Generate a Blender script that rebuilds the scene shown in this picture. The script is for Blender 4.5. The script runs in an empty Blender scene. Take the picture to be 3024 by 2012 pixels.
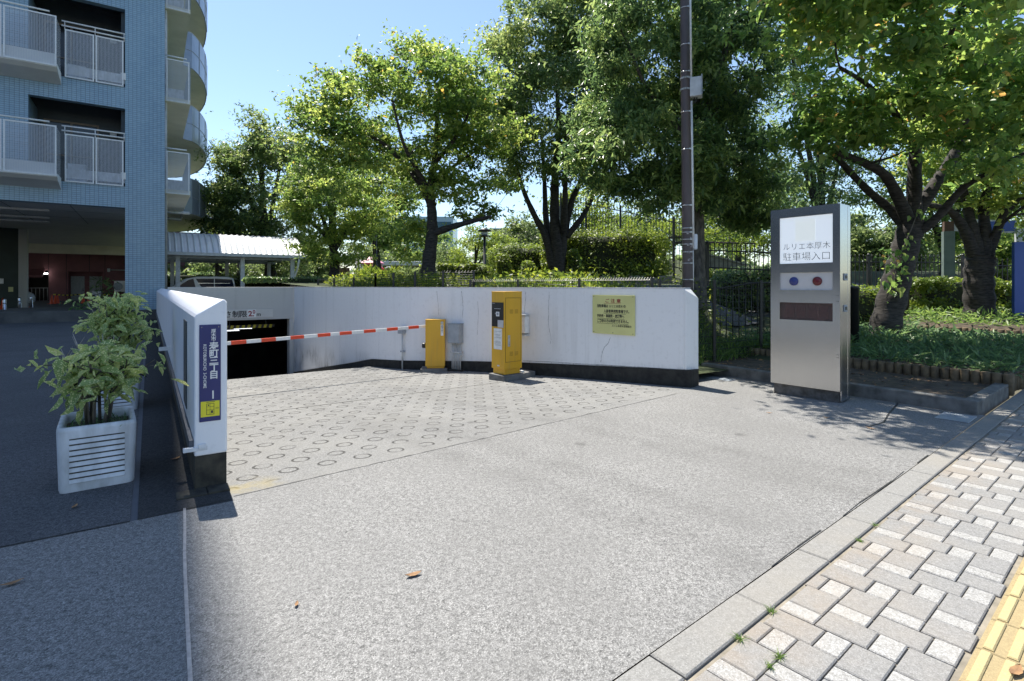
import bpy, bmesh, math, random
import numpy as np
from mathutils import Vector, Matrix
R = math.radians
random.seed(7)
rng = np.random.default_rng(11)
SC = bpy.context.scene
COL = SC.collection

# ------------------------------------------------------------------ camera
EYE = 1.5
FPX, CX, HY = 1580.0, 1512.0, 845.0          # focal length, centre and horizon of the 3024 px wide photograph
cam_data = bpy.data.cameras.new("camera")
cam = bpy.data.objects.new("camera", cam_data)
COL.objects.link(cam)
cam.location = (0, 0, EYE)
cam.rotation_euler = (R(90), 0, 0)
cam_data.sensor_width = 36
cam_data.lens = 36 * FPX / 3024
cam_data.shift_y = (HY - 1006) / 3024
cam_data.clip_start = 0.05
cam_data.clip_end = 2000
SC.camera = cam

# ------------------------------------------------------------------ sky, sun, exposure
SUN_AZ, SUN_EL = -33.5, 64.0
world = bpy.data.worlds.new("World")
SC.world = world
world.use_nodes = True
wn = world.node_tree
wn.nodes.clear()
sky = wn.nodes.new("ShaderNodeTexSky")
sky.sky_type = 'NISHITA'
sky.sun_disc = False
sky.sun_elevation = R(SUN_EL)
sky.sun_rotation = R(SUN_AZ % 360)
sky.air_density = 1.0
sky.dust_density = 0.3
sky.ozone_density = 1.7
bg = wn.nodes.new("ShaderNodeBackground")
bg.inputs[1].default_value = 0.122
wo = wn.nodes.new("ShaderNodeOutputWorld")
wn.links.new(sky.outputs[0], bg.inputs[0])
wn.links.new(bg.outputs[0], wo.inputs[0])
sun_data = bpy.data.lights.new("sun", 'SUN')
sun_data.energy = 5.0
sun_data.angle = R(0.35)
sun_data.color = (1.0, 0.95, 0.86)
sun = bpy.data.objects.new("sun", sun_data)
COL.objects.link(sun)
tosun = Vector((math.sin(R(SUN_AZ)) * math.cos(R(SUN_EL)), math.cos(R(SUN_AZ)) * math.cos(R(SUN_EL)), math.sin(R(SUN_EL))))
sun.rotation_euler = (-tosun).to_track_quat('-Z', 'Y').to_euler()
sun.location = (0, 0, 60)
SC.view_settings.view_transform = 'Standard'
SC.view_settings.look = 'None'
SC.view_settings.exposure = 0.84
SC.view_settings.gamma = 1
SC.cycles.max_bounces = 10
SC.cycles.diffuse_bounces = 5
SC.cycles.transparent_max_bounces = 24
SC.cycles.transmission_bounces = 6

# ------------------------------------------------------------------ coordinates
def at(px, py, Y):
    "world point seen at photo pixel (px, py) at distance Y"
    return Vector(((px - CX) / FPX * Y, Y, EYE + (HY - py) / FPX * Y))
def gp(px, py, z=0.0):
    "world point of height z seen at photo pixel"
    Y = FPX * (EYE - z) / (py - HY)
    return Vector(((px - CX) / FPX * Y, Y, z))
UU = Vector((-.5614, .8275, 0)); VV = Vector((.8275, .5614, 0))     # driveway axis, and across it
O0 = Vector((-2.1527, 4.0444, 0))                                  # foot of the name pillar
RZ = math.atan2(.5614, .8275)
def L(u, v, z=0.0):
    return O0 + UU * u + VV * v + Vector((0, 0, z))
def uv_of(p):
    d = Vector((p[0], p[1], 0)) - O0
    return d.dot(UU), d.dot(VV)
def v_at(px, u):
    "v of the point on the plane u = const in the vertical plane of column px"
    r = (px - CX) / FPX
    a = O0 + UU * u
    return (r * a.y - a.x) / (VV.x - r * VV.y)
def u_at(px, v):
    r = (px - CX) / FPX
    a = O0 + VV * v
    return (r * a.y - a.x) / (UU.x - r * UU.y)
def z_of(py, Y):
    return EYE + (HY - py) / FPX * Y
def sm(t):
    t = max(0.0, min(1.0, t)); return t * t * (3 - 2 * t)

# ------------------------------------------------------------------ objects
def tag(o, label=None, cat=None, group=None, kind=None):
    if label: o["label"] = label
    if cat: o["category"] = cat
    if group: o["group"] = group
    if kind: o["kind"] = kind
    return o
def thing(name, label, cat, loc=(0, 0, 0), rotz=0.0, group=None):
    o = bpy.data.objects.new(name, None)
    COL.objects.link(o)
    o.location = loc
    o.rotation_euler = (0, 0, rotz)
    o.empty_display_size = .2
    return tag(o, label, cat, group)
def link_mesh(name, me, mat, parent=None, loc=None, rot=None):
    o = bpy.data.objects.new(name, me)
    if mat is not None:
        if isinstance(mat, (list, tuple)):
            for m in mat: me.materials.append(m)
        else:
            me.materials.append(mat)
    COL.objects.link(o)
    if parent is not None: o.parent = parent
    if loc is not None: o.location = loc
    if rot is not None: o.rotation_euler = rot
    return o
def copy_tree(o, parent=None):
    c = o.copy(); COL.objects.link(c)
    if parent is not None: c.parent = parent
    for ch in list(o.children): copy_tree(ch, c)
    return c

class MB:
    "collects shapes into one mesh"
    def __init__(self):
        self.v = []; self.f = []; self.m = []; self.s = []
    def add(self, vs, fs, mi=0, smooth=False):
        b = len(self.v)
        self.v.extend([tuple(p) for p in vs])
        for f in fs:
            self.f.append([b + i for i in f]); self.m.append(mi); self.s.append(smooth)
        return self
    def box(self, x0, x1, y0, y1, z0, z1, mi=0):
        vs = [(x0, y0, z0), (x1, y0, z0), (x1, y1, z0), (x0, y1, z0), (x0, y0, z1), (x1, y0, z1), (x1, y1, z1), (x0, y1, z1)]
        return self.add(vs, [(3, 2, 1, 0), (4, 5, 6, 7), (0, 1, 5, 4), (1, 2, 6, 5), (2, 3, 7, 6), (3, 0, 4, 7)], mi)
    def quad(self, a, b, c, d, mi=0):
        return self.add([a, b, c, d], [(0, 1, 2, 3)], mi)
    def prism(self, poly, axis, a, b, mi=0, smooth=False):
        "poly: 2-D outline, extruded along axis from a to b ('x': poly is (y,z), 'y': (x,z), 'z': (x,y))"
        n = len(poly)
        def P(p, t):
            return (t, p[0], p[1]) if axis == 'x' else (p[0], t, p[1]) if axis == 'y' else (p[0], p[1], t)
        vs = [P(p, a) for p in poly] + [P(p, b) for p in poly]
        fs = [tuple(range(n))[::-1], tuple(range(n, 2 * n))]
        self.add(vs, fs, mi)
        bs = len(self.v) - 2 * n
        for i in range(n):
            j = (i + 1) % n
            self.f.append([bs + i, bs + j, bs + n + j, bs + n + i]); self.m.append(mi); self.s.append(smooth)
        return self
    def tube(self, pts, rad, n=8, mi=0, cap=True, smooth=True):
        pts = [Vector(p) for p in pts]
        if not isinstance(rad, (list, tuple)): rad = [rad] * len(pts)
        vs = []; fs = []
        ref = None
        for i, p in enumerate(pts):
            t = (pts[min(i + 1, len(pts) - 1)] - pts[max(i - 1, 0)])
            t = t.normalized() if t.length > 1e-9 else Vector((0, 0, 1))
            if ref is None:
                ref = Vector((1, 0, 0)) if abs(t.x) < .8 else Vector((0, 1, 0))
            a = (ref - t * ref.dot(t))
            if a.length < 1e-6: a = t.orthogonal()
            a.normalize(); ref = a
            b = t.cross(a)
            for k in range(n):
                q = 2 * math.pi * k / n
                vs.append(p + (a * math.cos(q) + b * math.sin(q)) * rad[i])
        for i in range(len(pts) - 1):
            for k in range(n):
                k2 = (k + 1) % n
                fs.append((i * n + k, i * n + k2, (i + 1) * n + k2, (i + 1) * n + k))
        self.add(vs, fs, mi, smooth)
        if cap:
            b = len(self.v) - len(vs)
            self.f.append([b + k for k in range(n)][::-1]); self.m.append(mi); self.s.append(False)
            e = b + (len(pts) - 1) * n
            self.f.append([e + k for k in range(n)]); self.m.append(mi); self.s.append(False)
        return self
    def lathe(self, prof, n=16, c=(0, 0, 0), mi=0, smooth=True):
        vs = []; fs = []
        for r, z in prof:
            for k in range(n):
                q = 2 * math.pi * k / n
                vs.append((c[0] + r * math.cos(q), c[1] + r * math.sin(q), c[2] + z))
        for i in range(len(prof) - 1):
            for k in range(n):
                k2 = (k + 1) % n
                fs.append((i * n + k, i * n + k2, (i + 1) * n + k2, (i + 1) * n + k))
        self.add(vs, fs, mi, smooth)
        b = len(self.v) - len(vs)
        self.f.append([b + k for k in range(n)][::-1]); self.m.append(mi); self.s.append(False)
        e = b + (len(prof) - 1) * n
        self.f.append([e + k for k in range(n)]); self.m.append(mi); self.s.append(False)
        return self
    def build(self, name, mat, parent=None, loc=None, rot=None, bevel=0, seg=2):
        me = bpy.data.meshes.new(name)
        me.from_pydata(self.v, [], self.f)
        me.polygons.foreach_set("material_index", self.m)
        me.polygons.foreach_set("use_smooth", self.s)
        me.update()
        o = link_mesh(name, me, mat, parent, loc, rot)
        if bevel:
            md = o.modifiers.new("bevel", 'BEVEL')
            md.width = bevel; md.segments = seg; md.limit_method = 'ANGLE'; md.angle_limit = R(40)
        return o

def each(name, shapes, m, parent, **kw):
    "one part per shape; shapes are functions that fill a builder"
    for f in shapes:
        b = MB(); f(b); b.build(name, m, parent, **kw)

def np_mesh(name, verts, faces, tone=None):
    "verts (n,3), faces (m,k) arrays -> mesh, with an optional per-face tone attribute"
    me = bpy.data.meshes.new(name)
    nv = len(verts); nf, k = faces.shape
    me.vertices.add(nv)
    me.vertices.foreach_set("co", np.ascontiguousarray(verts, dtype=np.float32).ravel())
    me.loops.add(nf * k)
    me.loops.foreach_set("vertex_index", np.ascontiguousarray(faces, dtype=np.int32).ravel())
    me.polygons.add(nf)
    me.polygons.foreach_set("loop_start", np.arange(0, nf * k, k, dtype=np.int32))
    if tone is not None:
        a = me.attributes.new("tone", 'FLOAT', 'FACE')
        a.data.foreach_set("value", np.ascontiguousarray(tone, dtype=np.float32))
    me.update(calc_edges=True)
    return me

# ------------------------------------------------------------------ materials
def new_mat(name):
    m = bpy.data.materials.new(name)
    m.use_nodes = True
    nt = m.node_tree
    b = nt.nodes["Principled BSDF"]
    return m, nt, b
def nd(nt, t, **kw):
    n = nt.nodes.new(t)
    for k, v in kw.items(): setattr(n, k, v)
    return n
def mth(nt, op, a, b=None, c=None, clamp=False):
    n = nt.nodes.new("ShaderNodeMath"); n.operation = op; n.use_clamp = clamp
    for i, x in enumerate((a, b, c)):
        if x is None: continue
        if isinstance(x, (int, float)): n.inputs[i].default_value = x
        else: nt.links.new(x, n.inputs[i])
    return n.outputs[0]
def mixc(nt, f, a, b):
    n = nt.nodes.new("ShaderNodeMix"); n.data_type = 'RGBA'
    for i, x in ((0, f), (6, a), (7, b)):
        if isinstance(x, (int, float)): n.inputs[i].default_value = x
        elif isinstance(x, tuple): n.inputs[i].default_value = (*x[:3], 1)
        else: nt.links.new(x, n.inputs[i])
    return n.outputs[2]
def coords(nt, scale=(1, 1, 1), kind="Object"):
    t = nd(nt, "ShaderNodeTexCoord")
    mp = nd(nt, "ShaderNodeMapping")
    mp.inputs[3].default_value = scale
    nt.links.new(t.outputs[kind], mp.inputs[0])
    return mp.outputs[0]
def noise(nt, vec, scale, detail=4, rough=.55):
    n = nd(nt, "ShaderNodeTexNoise")
    n.inputs["Scale"].default_value = scale
    n.inputs["Detail"].default_value = detail
    n.inputs["Roughness"].default_value = rough
    nt.links.new(vec, n.inputs["Vector"])
    return n.outputs[0]
def ramp(nt, fac, lo, hi):
    n = nd(nt, "ShaderNodeMapRange")
    n.inputs[1].default_value = lo; n.inputs[2].default_value = hi
    nt.links.new(fac, n.inputs[0])
    return n.outputs[0]
def bump(nt, b, h, strength=.3, dist=.01):
    n = nd(nt, "ShaderNodeBump")
    n.inputs["Strength"].default_value = strength
    n.inputs["Distance"].default_value = dist
    nt.links.new(h, n.inputs["Height"])
    nt.links.new(n.outputs[0], b.inputs["Normal"])
def mat(name, col, col2=None, scale=6, rough=.6, metal=0, bmp=0, stretch=(1, 1, 1), lo=.35, hi=.65, spec=.5, detail=5, bscale=None):
    m, nt, b = new_mat(name)
    b.inputs["Roughness"].default_value = rough
    b.inputs["Metallic"].default_value = metal
    b.inputs["Specular IOR Level"].default_value = spec
    if col2 is None: col2 = tuple(c * .82 for c in col)
    vec = coords(nt, stretch)
    n = noise(nt, vec, scale, detail)
    c = mixc(nt, ramp(nt, n, lo, hi), col2, col)
    nt.links.new(c, b.inputs["Base Color"])
    if bmp:
        n2 = noise(nt, vec, bscale or scale * 6, 4)
        bump(nt, b, n2, bmp, .01)
    return m
def emis(name, col, s):
    m, nt, b = new_mat(name)
    b.inputs["Base Color"].default_value = (*col, 1)
    b.inputs["Emission Color"].default_value = (*col, 1)
    b.inputs["Emission Strength"].default_value = s
    return m

def tracks(nt, vec, c, world_axes):
    sp = nd(nt, "ShaderNodeSeparateXYZ"); nt.links.new(vec, sp.inputs[0])
    if world_axes:
        v = mth(nt, 'ADD', mth(nt, 'MULTIPLY', mth(nt, 'ADD', sp.outputs[0], 2.1527), .8275), mth(nt, 'MULTIPLY', mth(nt, 'SUBTRACT', sp.outputs[1], 4.0444), .5614))
        u = mth(nt, 'ADD', mth(nt, 'MULTIPLY', mth(nt, 'ADD', sp.outputs[0], 2.1527), -.5614), mth(nt, 'MULTIPLY', mth(nt, 'SUBTRACT', sp.outputs[1], 4.0444), .8275))
    else:
        v, u = sp.outputs[0], sp.outputs[1]
    bend = mth(nt, 'MULTIPLY', mth(nt, 'MULTIPLY', mth(nt, 'SUBTRACT', u, 6), mth(nt, 'SUBTRACT', u, 6)), .012)
    w = mth(nt, 'ADD', mth(nt, 'SUBTRACT', v, bend), mth(nt, 'MULTIPLY', mth(nt, 'SUBTRACT', noise(nt, vec, .8, 3), .5), .5))
    blot = ramp(nt, noise(nt, vec, 2.6, 6, .7), .32, .68)
    for ctr, wid in ((1.30, .17), (2.85, .19), (1.75, .16), (3.25, .15)):
        d = mth(nt, 'DIVIDE', mth(nt, 'SUBTRACT', w, ctr), wid)
        f = mth(nt, 'MULTIPLY', mth(nt, 'POWER', 2.718, mth(nt, 'MULTIPLY', mth(nt, 'MULTIPLY', d, d), -1)), blot)
        c = mixc(nt, mth(nt, 'MULTIPLY', f, .30), c, (.075, .073, .07))
    # broad worn patches and a few old drips
    p = ramp(nt, noise(nt, vec, .55, 4, .62), .46, .70)
    c = mixc(nt, mth(nt, 'MULTIPLY', p, .42), c, (.16, .157, .15))
    vo = nd(nt, "ShaderNodeTexVoronoi"); vo.inputs["Scale"].default_value = 1.15; nt.links.new(vec, vo.inputs["Vector"])
    n = mth(nt, 'ADD', vo.outputs["Distance"], mth(nt, 'MULTIPLY', noise(nt, vec, 16, 4), .12))
    s = mth(nt, 'SUBTRACT', 1, ramp(nt, n, .09, .15))
    c = mixc(nt, mth(nt, 'MULTIPLY', s, .45), c, (.05, .048, .045))
    return c
def concrete_mat(name, dark, light, stain, fine=230, joint=False):
    "exposed aggregate: light grains in a darker ground, with broad stains"
    m, nt, b = new_mat(name)
    vec = coords(nt)
    n1 = noise(nt, vec, fine, 3, .7)
    vo = nd(nt, "ShaderNodeTexVoronoi"); vo.inputs["Scale"].default_value = fine * .55
    nt.links.new(vec, vo.inputs["Vector"])
    n2 = noise(nt, vec, fine * .22, 4, .65)
    n3 = noise(nt, vec, .9, 5, .6)
    ve = nd(nt, "ShaderNodeTexVoronoi"); ve.feature = 'DISTANCE_TO_EDGE'; ve.inputs["Scale"].default_value = fine
    wv = nd(nt, "ShaderNodeVectorMath"); wv.operation = 'MULTIPLY_ADD'
    ns = nd(nt, "ShaderNodeTexNoise"); ns.inputs["Scale"].default_value = fine * .6; nt.links.new(vec, ns.inputs["Vector"])
    nt.links.new(ns.outputs["Color"], wv.inputs[0]); wv.inputs[1].default_value = (.9 / fine,) * 3; nt.links.new(vec, wv.inputs[2])
    nt.links.new(wv.outputs[0], ve.inputs["Vector"]); nt.links.new(wv.outputs[0], vo.inputs["Vector"]); vo.inputs["Scale"].default_value = fine
    gap = ramp(nt, ve.outputs["Distance"], .0, .16)
    g = mth(nt, 'ADD', mth(nt, 'MULTIPLY', n1, .5), mth(nt, 'MULTIPLY', n2, .4))
    g = mth(nt, 'ADD', g, mth(nt, 'MULTIPLY', vo.outputs["Color"], .30))
    g = mth(nt, 'MULTIPLY', ramp(nt, g, .42, .80), mth(nt, 'ADD', mth(nt, 'MULTIPLY', gap, .65), .35))
    c = mixc(nt, g, dark, light)
    c = mixc(nt, mth(nt, 'MULTIPLY', ramp(nt, n3, .42, .75), .55), c, stain)
    if joint:
        # worn patches, drips and the two dark tyre tracks that lead to the ramp
        c = tracks(nt, vec, c, True)
    nt.links.new(c, b.inputs["Base Color"])
    b.inputs["Roughness"].default_value = .9
    b.inputs["Specular IOR Level"].default_value = .25
    bump(nt, b, g, .35, .006)
    return m

def kerb_stain(m):
    "brown soil stains washed along the kerb edge of the pavers"
    nt = m.node_tree; b = nt.nodes["Principled BSDF"]
    src = b.inputs["Base Color"].links[0].from_socket
    vec = coords(nt); sp = nd(nt, "ShaderNodeSeparateXYZ"); nt.links.new(vec, sp.inputs[0])
    n_ = mth(nt, 'ADD', mth(nt, 'SUBTRACT', mth(nt, 'MULTIPLY', sp.outputs[0], .632), mth(nt, 'MULTIPLY', sp.outputs[1], .775)), 1.165)
    near = mth(nt, 'SUBTRACT', 1, ramp(nt, n_, .0, .42))
    blot = ramp(nt, noise(nt, vec, 3.2, 5, .65), .42, .62)
    f = mth(nt, 'MULTIPLY', mth(nt, 'MULTIPLY', near, blot), .22)
    nt.links.new(mixc(nt, f, src, (.36, .24, .12)), b.inputs["Base Color"])
def leaf_mat(name, dark, mid, light, trans=.45, spots=None, rough=.42, odd=None):
    m, nt, b = new_mat(name)
    at_ = nd(nt, "ShaderNodeAttribute"); at_.attribute_name = "tone"
    cr = nd(nt, "ShaderNodeValToRGB")
    e = cr.color_ramp.elements
    e[0].position = 0; e[0].color = (*dark, 1)
    e[1].position = 1; e[1].color = (*light, 1)
    x = e.new(.5); x.color = (*mid, 1)
    if odd:
        x = e.new(.955); x.color = (*light, 1)
        x = e.new(.97); x.color = (*odd, 1)
        e[len(e) - 1].color = (*odd, 1)
    nt.links.new(at_.outputs["Fac"], cr.inputs[0])
    c = cr.outputs[0]
    if spots:
        vec = coords(nt)
        vo = nd(nt, "ShaderNodeTexVoronoi"); vo.inputs["Scale"].default_value = 75
        nt.links.new(vec, vo.inputs["Vector"])
        n = noise(nt, vec, 30, 3)
        f = mth(nt, 'MULTIPLY', mth(nt, 'LESS_THAN', vo.outputs["Distance"], .42), ramp(nt, n, .38, .5))
        c = mixc(nt, mth(nt, 'MULTIPLY', f, .8), c, spots)
    nt.links.new(c, b.inputs["Base Color"])
    b.inputs["Roughness"].default_value = rough
    tr = nd(nt, "ShaderNodeBsdfTranslucent")
    hs = nd(nt, "ShaderNodeHueSaturation")
    hs.inputs["Hue"].default_value = .485
    hs.inputs["Saturation"].default_value = 1.0
    hs.inputs["Value"].default_value = 2.6
    nt.links.new(c, hs.inputs["Color"])
    nt.links.new(hs.outputs[0], tr.inputs[0])
    mx = nd(nt, "ShaderNodeMixShader"); mx.inputs[0].default_value = trans
    nt.links.new(b.outputs[0], mx.inputs[1]); nt.links.new(tr.outputs[0], mx.inputs[2])
    nt.links.new(mx.outputs[0], nt.nodes["Material Output"].inputs[0])
    return m

def tile_mat(name, c1, c2, grout, w, h):
    m, nt, b = new_mat(name)
    t = nd(nt, "ShaderNodeTexCoord")
    sp = nd(nt, "ShaderNodeSeparateXYZ"); nt.links.new(t.outputs["Object"], sp.inputs[0])
    cb = nd(nt, "ShaderNodeCombineXYZ")
    nt.links.new(mth(nt, 'ADD', sp.outputs[0], sp.outputs[1]), cb.inputs[0])
    nt.links.new(sp.outputs[2], cb.inputs[1])
    br = nd(nt, "ShaderNodeTexBrick"); br.offset = 0; br.squash = 1
    br.inputs["Scale"].default_value = 1
    br.inputs["Brick Width"].default_value = w
    br.inputs["Row Height"].default_value = h
    br.inputs["Mortar Size"].default_value = .007
    br.inputs["Mortar Smooth"].default_value = .1
    br.inputs["Bias"].default_value = 0
    br.inputs["Color1"].default_value = (*c1, 1); br.inputs["Color2"].default_value = (*c2, 1)
    br.inputs["Mortar"].default_value = (*grout, 1)
    nt.links.new(cb.outputs[0], br.inputs["Vector"])
    n = noise(nt, coords(nt, (1, 1, .35)), .5, 4)
    c = mixc(nt, mth(nt, 'MULTIPLY', ramp(nt, n, .4, .7), .22), br.outputs["Color"], (c1[0] * 1.5, c1[1] * 1.4, c1[2] * 1.25))
    nt.links.new(c, b.inputs["Base Color"])
    b.inputs["Roughness"].default_value = .3
    bump(nt, b, mth(nt, 'SUBTRACT', 1, br.outputs["Fac"]), .4, .004)
    return m

def mesh_panel_mat(name, col, pitch, fill, metal=.0):
    "perforated sheet: square holes"
    m, nt, b = new_mat(name)
    b.inputs["Base Color"].default_value = (*col, 1)
    b.inputs["Roughness"].default_value = .45; b.inputs["Metallic"].default_value = metal
    t = nd(nt, "ShaderNodeTexCoord")
    sp = nd(nt, "ShaderNodeSeparateXYZ"); nt.links.new(t.outputs["Object"], sp.inputs[0])
    fx = mth(nt, 'FRACT', mth(nt, 'DIVIDE', mth(nt, 'ADD', sp.outputs[0], sp.outputs[1]), pitch))
    fz = mth(nt, 'FRACT', mth(nt, 'DIVIDE', sp.outputs[2], pitch))
    hole = mth(nt, 'MULTIPLY', mth(nt, 'GREATER_THAN', fx, fill), mth(nt, 'GREATER_THAN', fz, fill))
    tr = nd(nt, "ShaderNodeBsdfTransparent")
    mx = nd(nt, "ShaderNodeMixShader")
    nt.links.new(hole, mx.inputs[0]); nt.links.new(b.outputs[0], mx.inputs[1]); nt.links.new(tr.outputs[0], mx.inputs[2])
    nt.links.new(mx.outputs[0], nt.nodes["Material Output"].inputs[0])
    return m

def paint_wall_mat(name, col, streak, dirt_z=None):
    "white paint with vertical rain streaks"
    m, nt, b = new_mat(name)
    v1 = coords(nt, (5, 5, .25)); v2 = coords(nt, (1, 1, 1))
    n1 = noise(nt, v1, 1.2, 6, .65); n2 = noise(nt, v2, 1.1, 5)
    n3 = noise(nt, v2, 14, 5)
    f = mth(nt, 'MULTIPLY', ramp(nt, n1, .52, .85), ramp(nt, n2, .35, .75))
    c = mixc(nt, mth(nt, 'MULTIPLY', f, .85), col, streak)
    c = mixc(nt, mth(nt, 'MULTIPLY', ramp(nt, n3, .55, .8), .25), c, streak)
    if dirt_z is not None:
        # moss and soot creeping up from the foot, in a ragged band
        t = nd(nt, "ShaderNodeTexCoord"); sp = nd(nt, "ShaderNodeSeparateXYZ")
        nt.links.new(t.outputs["Object"], sp.inputs[0])
        up = mth(nt, 'ADD', sp.outputs[2], mth(nt, 'MULTIPLY', sp.outputs[1], dirt_z[1]))
        h = mth(nt, 'SUBTRACT', 1, ramp(nt, up, dirt_z[0], dirt_z[0] + .38))
        n4 = noise(nt, coords(nt, (9, 9, 1.5)), 2.2, 6, .7)
        d = mth(nt, 'MULTIPLY', h, ramp(nt, n4, .4, .62))
        d = mth(nt, 'MULTIPLY', d, ramp(nt, noise(nt, v2, .55, 2), .45, .6))
        c = mixc(nt, mth(nt, 'MULTIPLY', d, .85), c, (.07, .07, .055))
    nt.links.new(c, b.inputs["Base Color"])
    b.inputs["Roughness"].default_value = .65
    bump(nt, b, noise(nt, v2, 120, 3), .25, .004)
    return m

M = {}
M['apron'] = concrete_mat('apron concrete', (.075, .074, .072), (.48, .473, .458), (.19, .187, .181), 150, True)
M['asphalt'] = concrete_mat('worn asphalt', (.040, .042, .046), (.22, .224, .232), (.062, .064, .068), 130)
M['asphalt_dark'] = concrete_mat('dark asphalt', (.022, .023, .024), (.10, .101, .104), (.03, .03, .031), 110)
M['kerbstone'] = concrete_mat('kerb stone', (.19, .186, .176), (.36, .353, .338), (.31, .28, .235), 160)
M['paver_grey'] = concrete_mat('grey paver', (.18, .177, .172), (.365, .36, .352), (.34, .30, .25), 170)
M['paver_white'] = concrete_mat('white granite paver', (.20, .195, .185), (.54, .535, .525), (.45, .425, .385), 150)
kerb_stain(M['paver_grey']); kerb_stain(M['paver_white'])
M['sand'] = mat('joint sand', (.30, .265, .21), (.18, .16, .125), 9, .95, bmp=.4)
M['tactile'] = concrete_mat('yellow tactile paving', (.29, .225, .125), (.45, .36, .195), (.34, .28, .17), 150)
M['tactile_bar'] = concrete_mat('worn yellow tactile bar', (.45, .365, .18), (.50, .42, .24), (.42, .345, .20), 150)
M['white_paint'] = paint_wall_mat('white wall paint', (.80, .80, .805), (.46, .455, .44), (-.02, .052))
M['white_paint_left'] = paint_wall_mat('white pillar paint', (.78, .79, .82), (.45, .46, .50))
M['grey_concrete'] = paint_wall_mat('smooth grey concrete', (.50, .495, .48), (.30, .295, .28))
M['skirt'] = mat('mossy dark skirting', (.035, .034, .030), (.014, .014, .013), 9, .9, bmp=.4)
M['skirt_front'] = mat('mossy brown skirting', (.075, .068, .050), (.022, .021, .018), 7, .9, bmp=.4)
M['cap_paint'] = mat('white cap paint', (.82, .82, .83), (.55, .55, .56), 5, .6, bmp=.15, stretch=(6, .6, 1))
def yellow_mat():
    "powder coat, a little faded, with scuffs and grey grime"
    m, nt, b = new_mat('yellow powder coat')
    vec = coords(nt)
    c = mixc(nt, ramp(nt, noise(nt, coords(nt, (1, 1, .3)), 2.0, 4), .35, .65), (.62, .335, .018), (.72, .405, .028))
    sc_ = ramp(nt, noise(nt, coords(nt, (14, 14, 2)), 3.0, 6, .75), .66, .72)
    c = mixc(nt, mth(nt, 'MULTIPLY', sc_, .5), c, (.40, .30, .14))
    gr = ramp(nt, noise(nt, coords(nt, (6, 6, .5)), 2.2, 5, .65), .52, .8)
    c = mixc(nt, mth(nt, 'MULTIPLY', gr, .35), c, (.36, .25, .07))
    nt.links.new(c, b.inputs["Base Color"])
    nt.links.new(mth(nt, 'ADD', mth(nt, 'MULTIPLY', gr, .25), .34), b.inputs["Roughness"])
    return m
M['yellow'] = yellow_mat()
M['orange_red'] = mat('orange red stripe', (.80, .075, .02), (.66, .06, .02), 12, .5)
M['white'] = mat('white gloss', (.82, .82, .81), (.70, .70, .69), 14, .4)
M['white_shabby'] = mat('stained white plastic', (.72, .75, .80), (.48, .50, .52), 9, .5, bmp=.05, stretch=(1, 1, .4))
M['black'] = mat('black plastic', (.012, .012, .013), (.02, .02, .02), 12, .4)
M['black_metal'] = mat('black fence steel', (.014, .014, .015), (.022, .021, .02), 20, .45)
M['grey_metal'] = mat('grey painted steel', (.36, .39, .42), (.26, .29, .32), 6, .5)
M['light_metal'] = mat('galvanised white steel', (.58, .60, .61), (.46, .48, .49), 8, .45)
M['alu'] = mat('anodised aluminium', (.62, .63, .66), (.55, .56, .6), 8, .4, metal=.35)
M['brown_pole'] = mat('brown pole paint', (.10, .075, .072), (.065, .05, .048), 4, .5, stretch=(1, 1, .3), bmp=.08)
M['band'] = mat('steel band', (.55, .55, .55), (.4, .4, .4), 20, .35, metal=.6)
M['tile'] = tile_mat('blue facade tile', (.285, .42, .53), (.235, .365, .48), (.08, .12, .17), .149, .085)
M['soffit'] = mat('grey soffit board', (.78, .78, .75), (.70, .70, .68), 1.3, .8)
M['cream'] = mat('cream balcony soffit', (.80, .77, .64), (.70, .67, .55), 1.2, .75)
M['parapet'] = mat('blue grey metal parapet', (.27, .31, .37), (.22, .26, .32), 1.5, .35, metal=.4)
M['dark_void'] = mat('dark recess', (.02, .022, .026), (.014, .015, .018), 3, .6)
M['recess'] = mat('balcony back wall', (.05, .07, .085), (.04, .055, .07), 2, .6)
M['window'] = mat('window glass', (.03, .035, .04), (.02, .024, .03), 3, .08)
M['frame_brown'] = mat('brown sash', (.20, .15, .11), (.16, .12, .09), 6, .5)
M['perf'] = mesh_panel_mat('perforated sheet', (.58, .60, .64), .047, .24)
M['redwall'] = mat('maroon wall', (.20, .085, .095), (.165, .068, .078), 1.2, .7, bmp=.1)
M['greenwall'] = mat('dark green panel', (.035, .055, .05), (.028, .042, .04), 2, .5)
M['cone'] = mat('cone orange', (.75, .095, .03), (.6, .07, .02), 10, .5)
M['steel'] = mat('chrome bollard', (.6, .6, .62), (.5, .5, .52), 8, .18, metal=1)
M['bark'] = mat('dark cherry bark', (.065, .056, .050), (.016, .014, .013), 5, .85, bmp=1.0, stretch=(1.5, 1.5, 6), bscale=9)
M['bark_grey'] = mat('grey bark', (.16, .14, .12), (.05, .045, .04), 6, .85, bmp=.9, stretch=(2.5, 2.5, .9), bscale=14)
M['twig'] = mat('pale dead twig', (.42, .38, .34), (.28, .25, .22), 30, .8)
M['soil'] = mat('dry brown soil', (.115, .088, .062), (.045, .035, .026), 7, .95, bmp=.8)
M['park'] = mat('park soil and moss', (.06, .075, .028), (.03, .04, .016), 2.2, .95, bmp=.8)
M['edging'] = mat('weathered log edging', (.20, .145, .085), (.085, .065, .042), 9, .9, bmp=.5)
M['kerb_dark'] = mat('stained concrete kerb', (.20, .195, .185), (.10, .098, .092), 6, .9, bmp=.35)
M['stone'] = mat('grey stone edging', (.25, .24, .22), (.15, .145, .13), 4, .9, bmp=.5)
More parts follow.
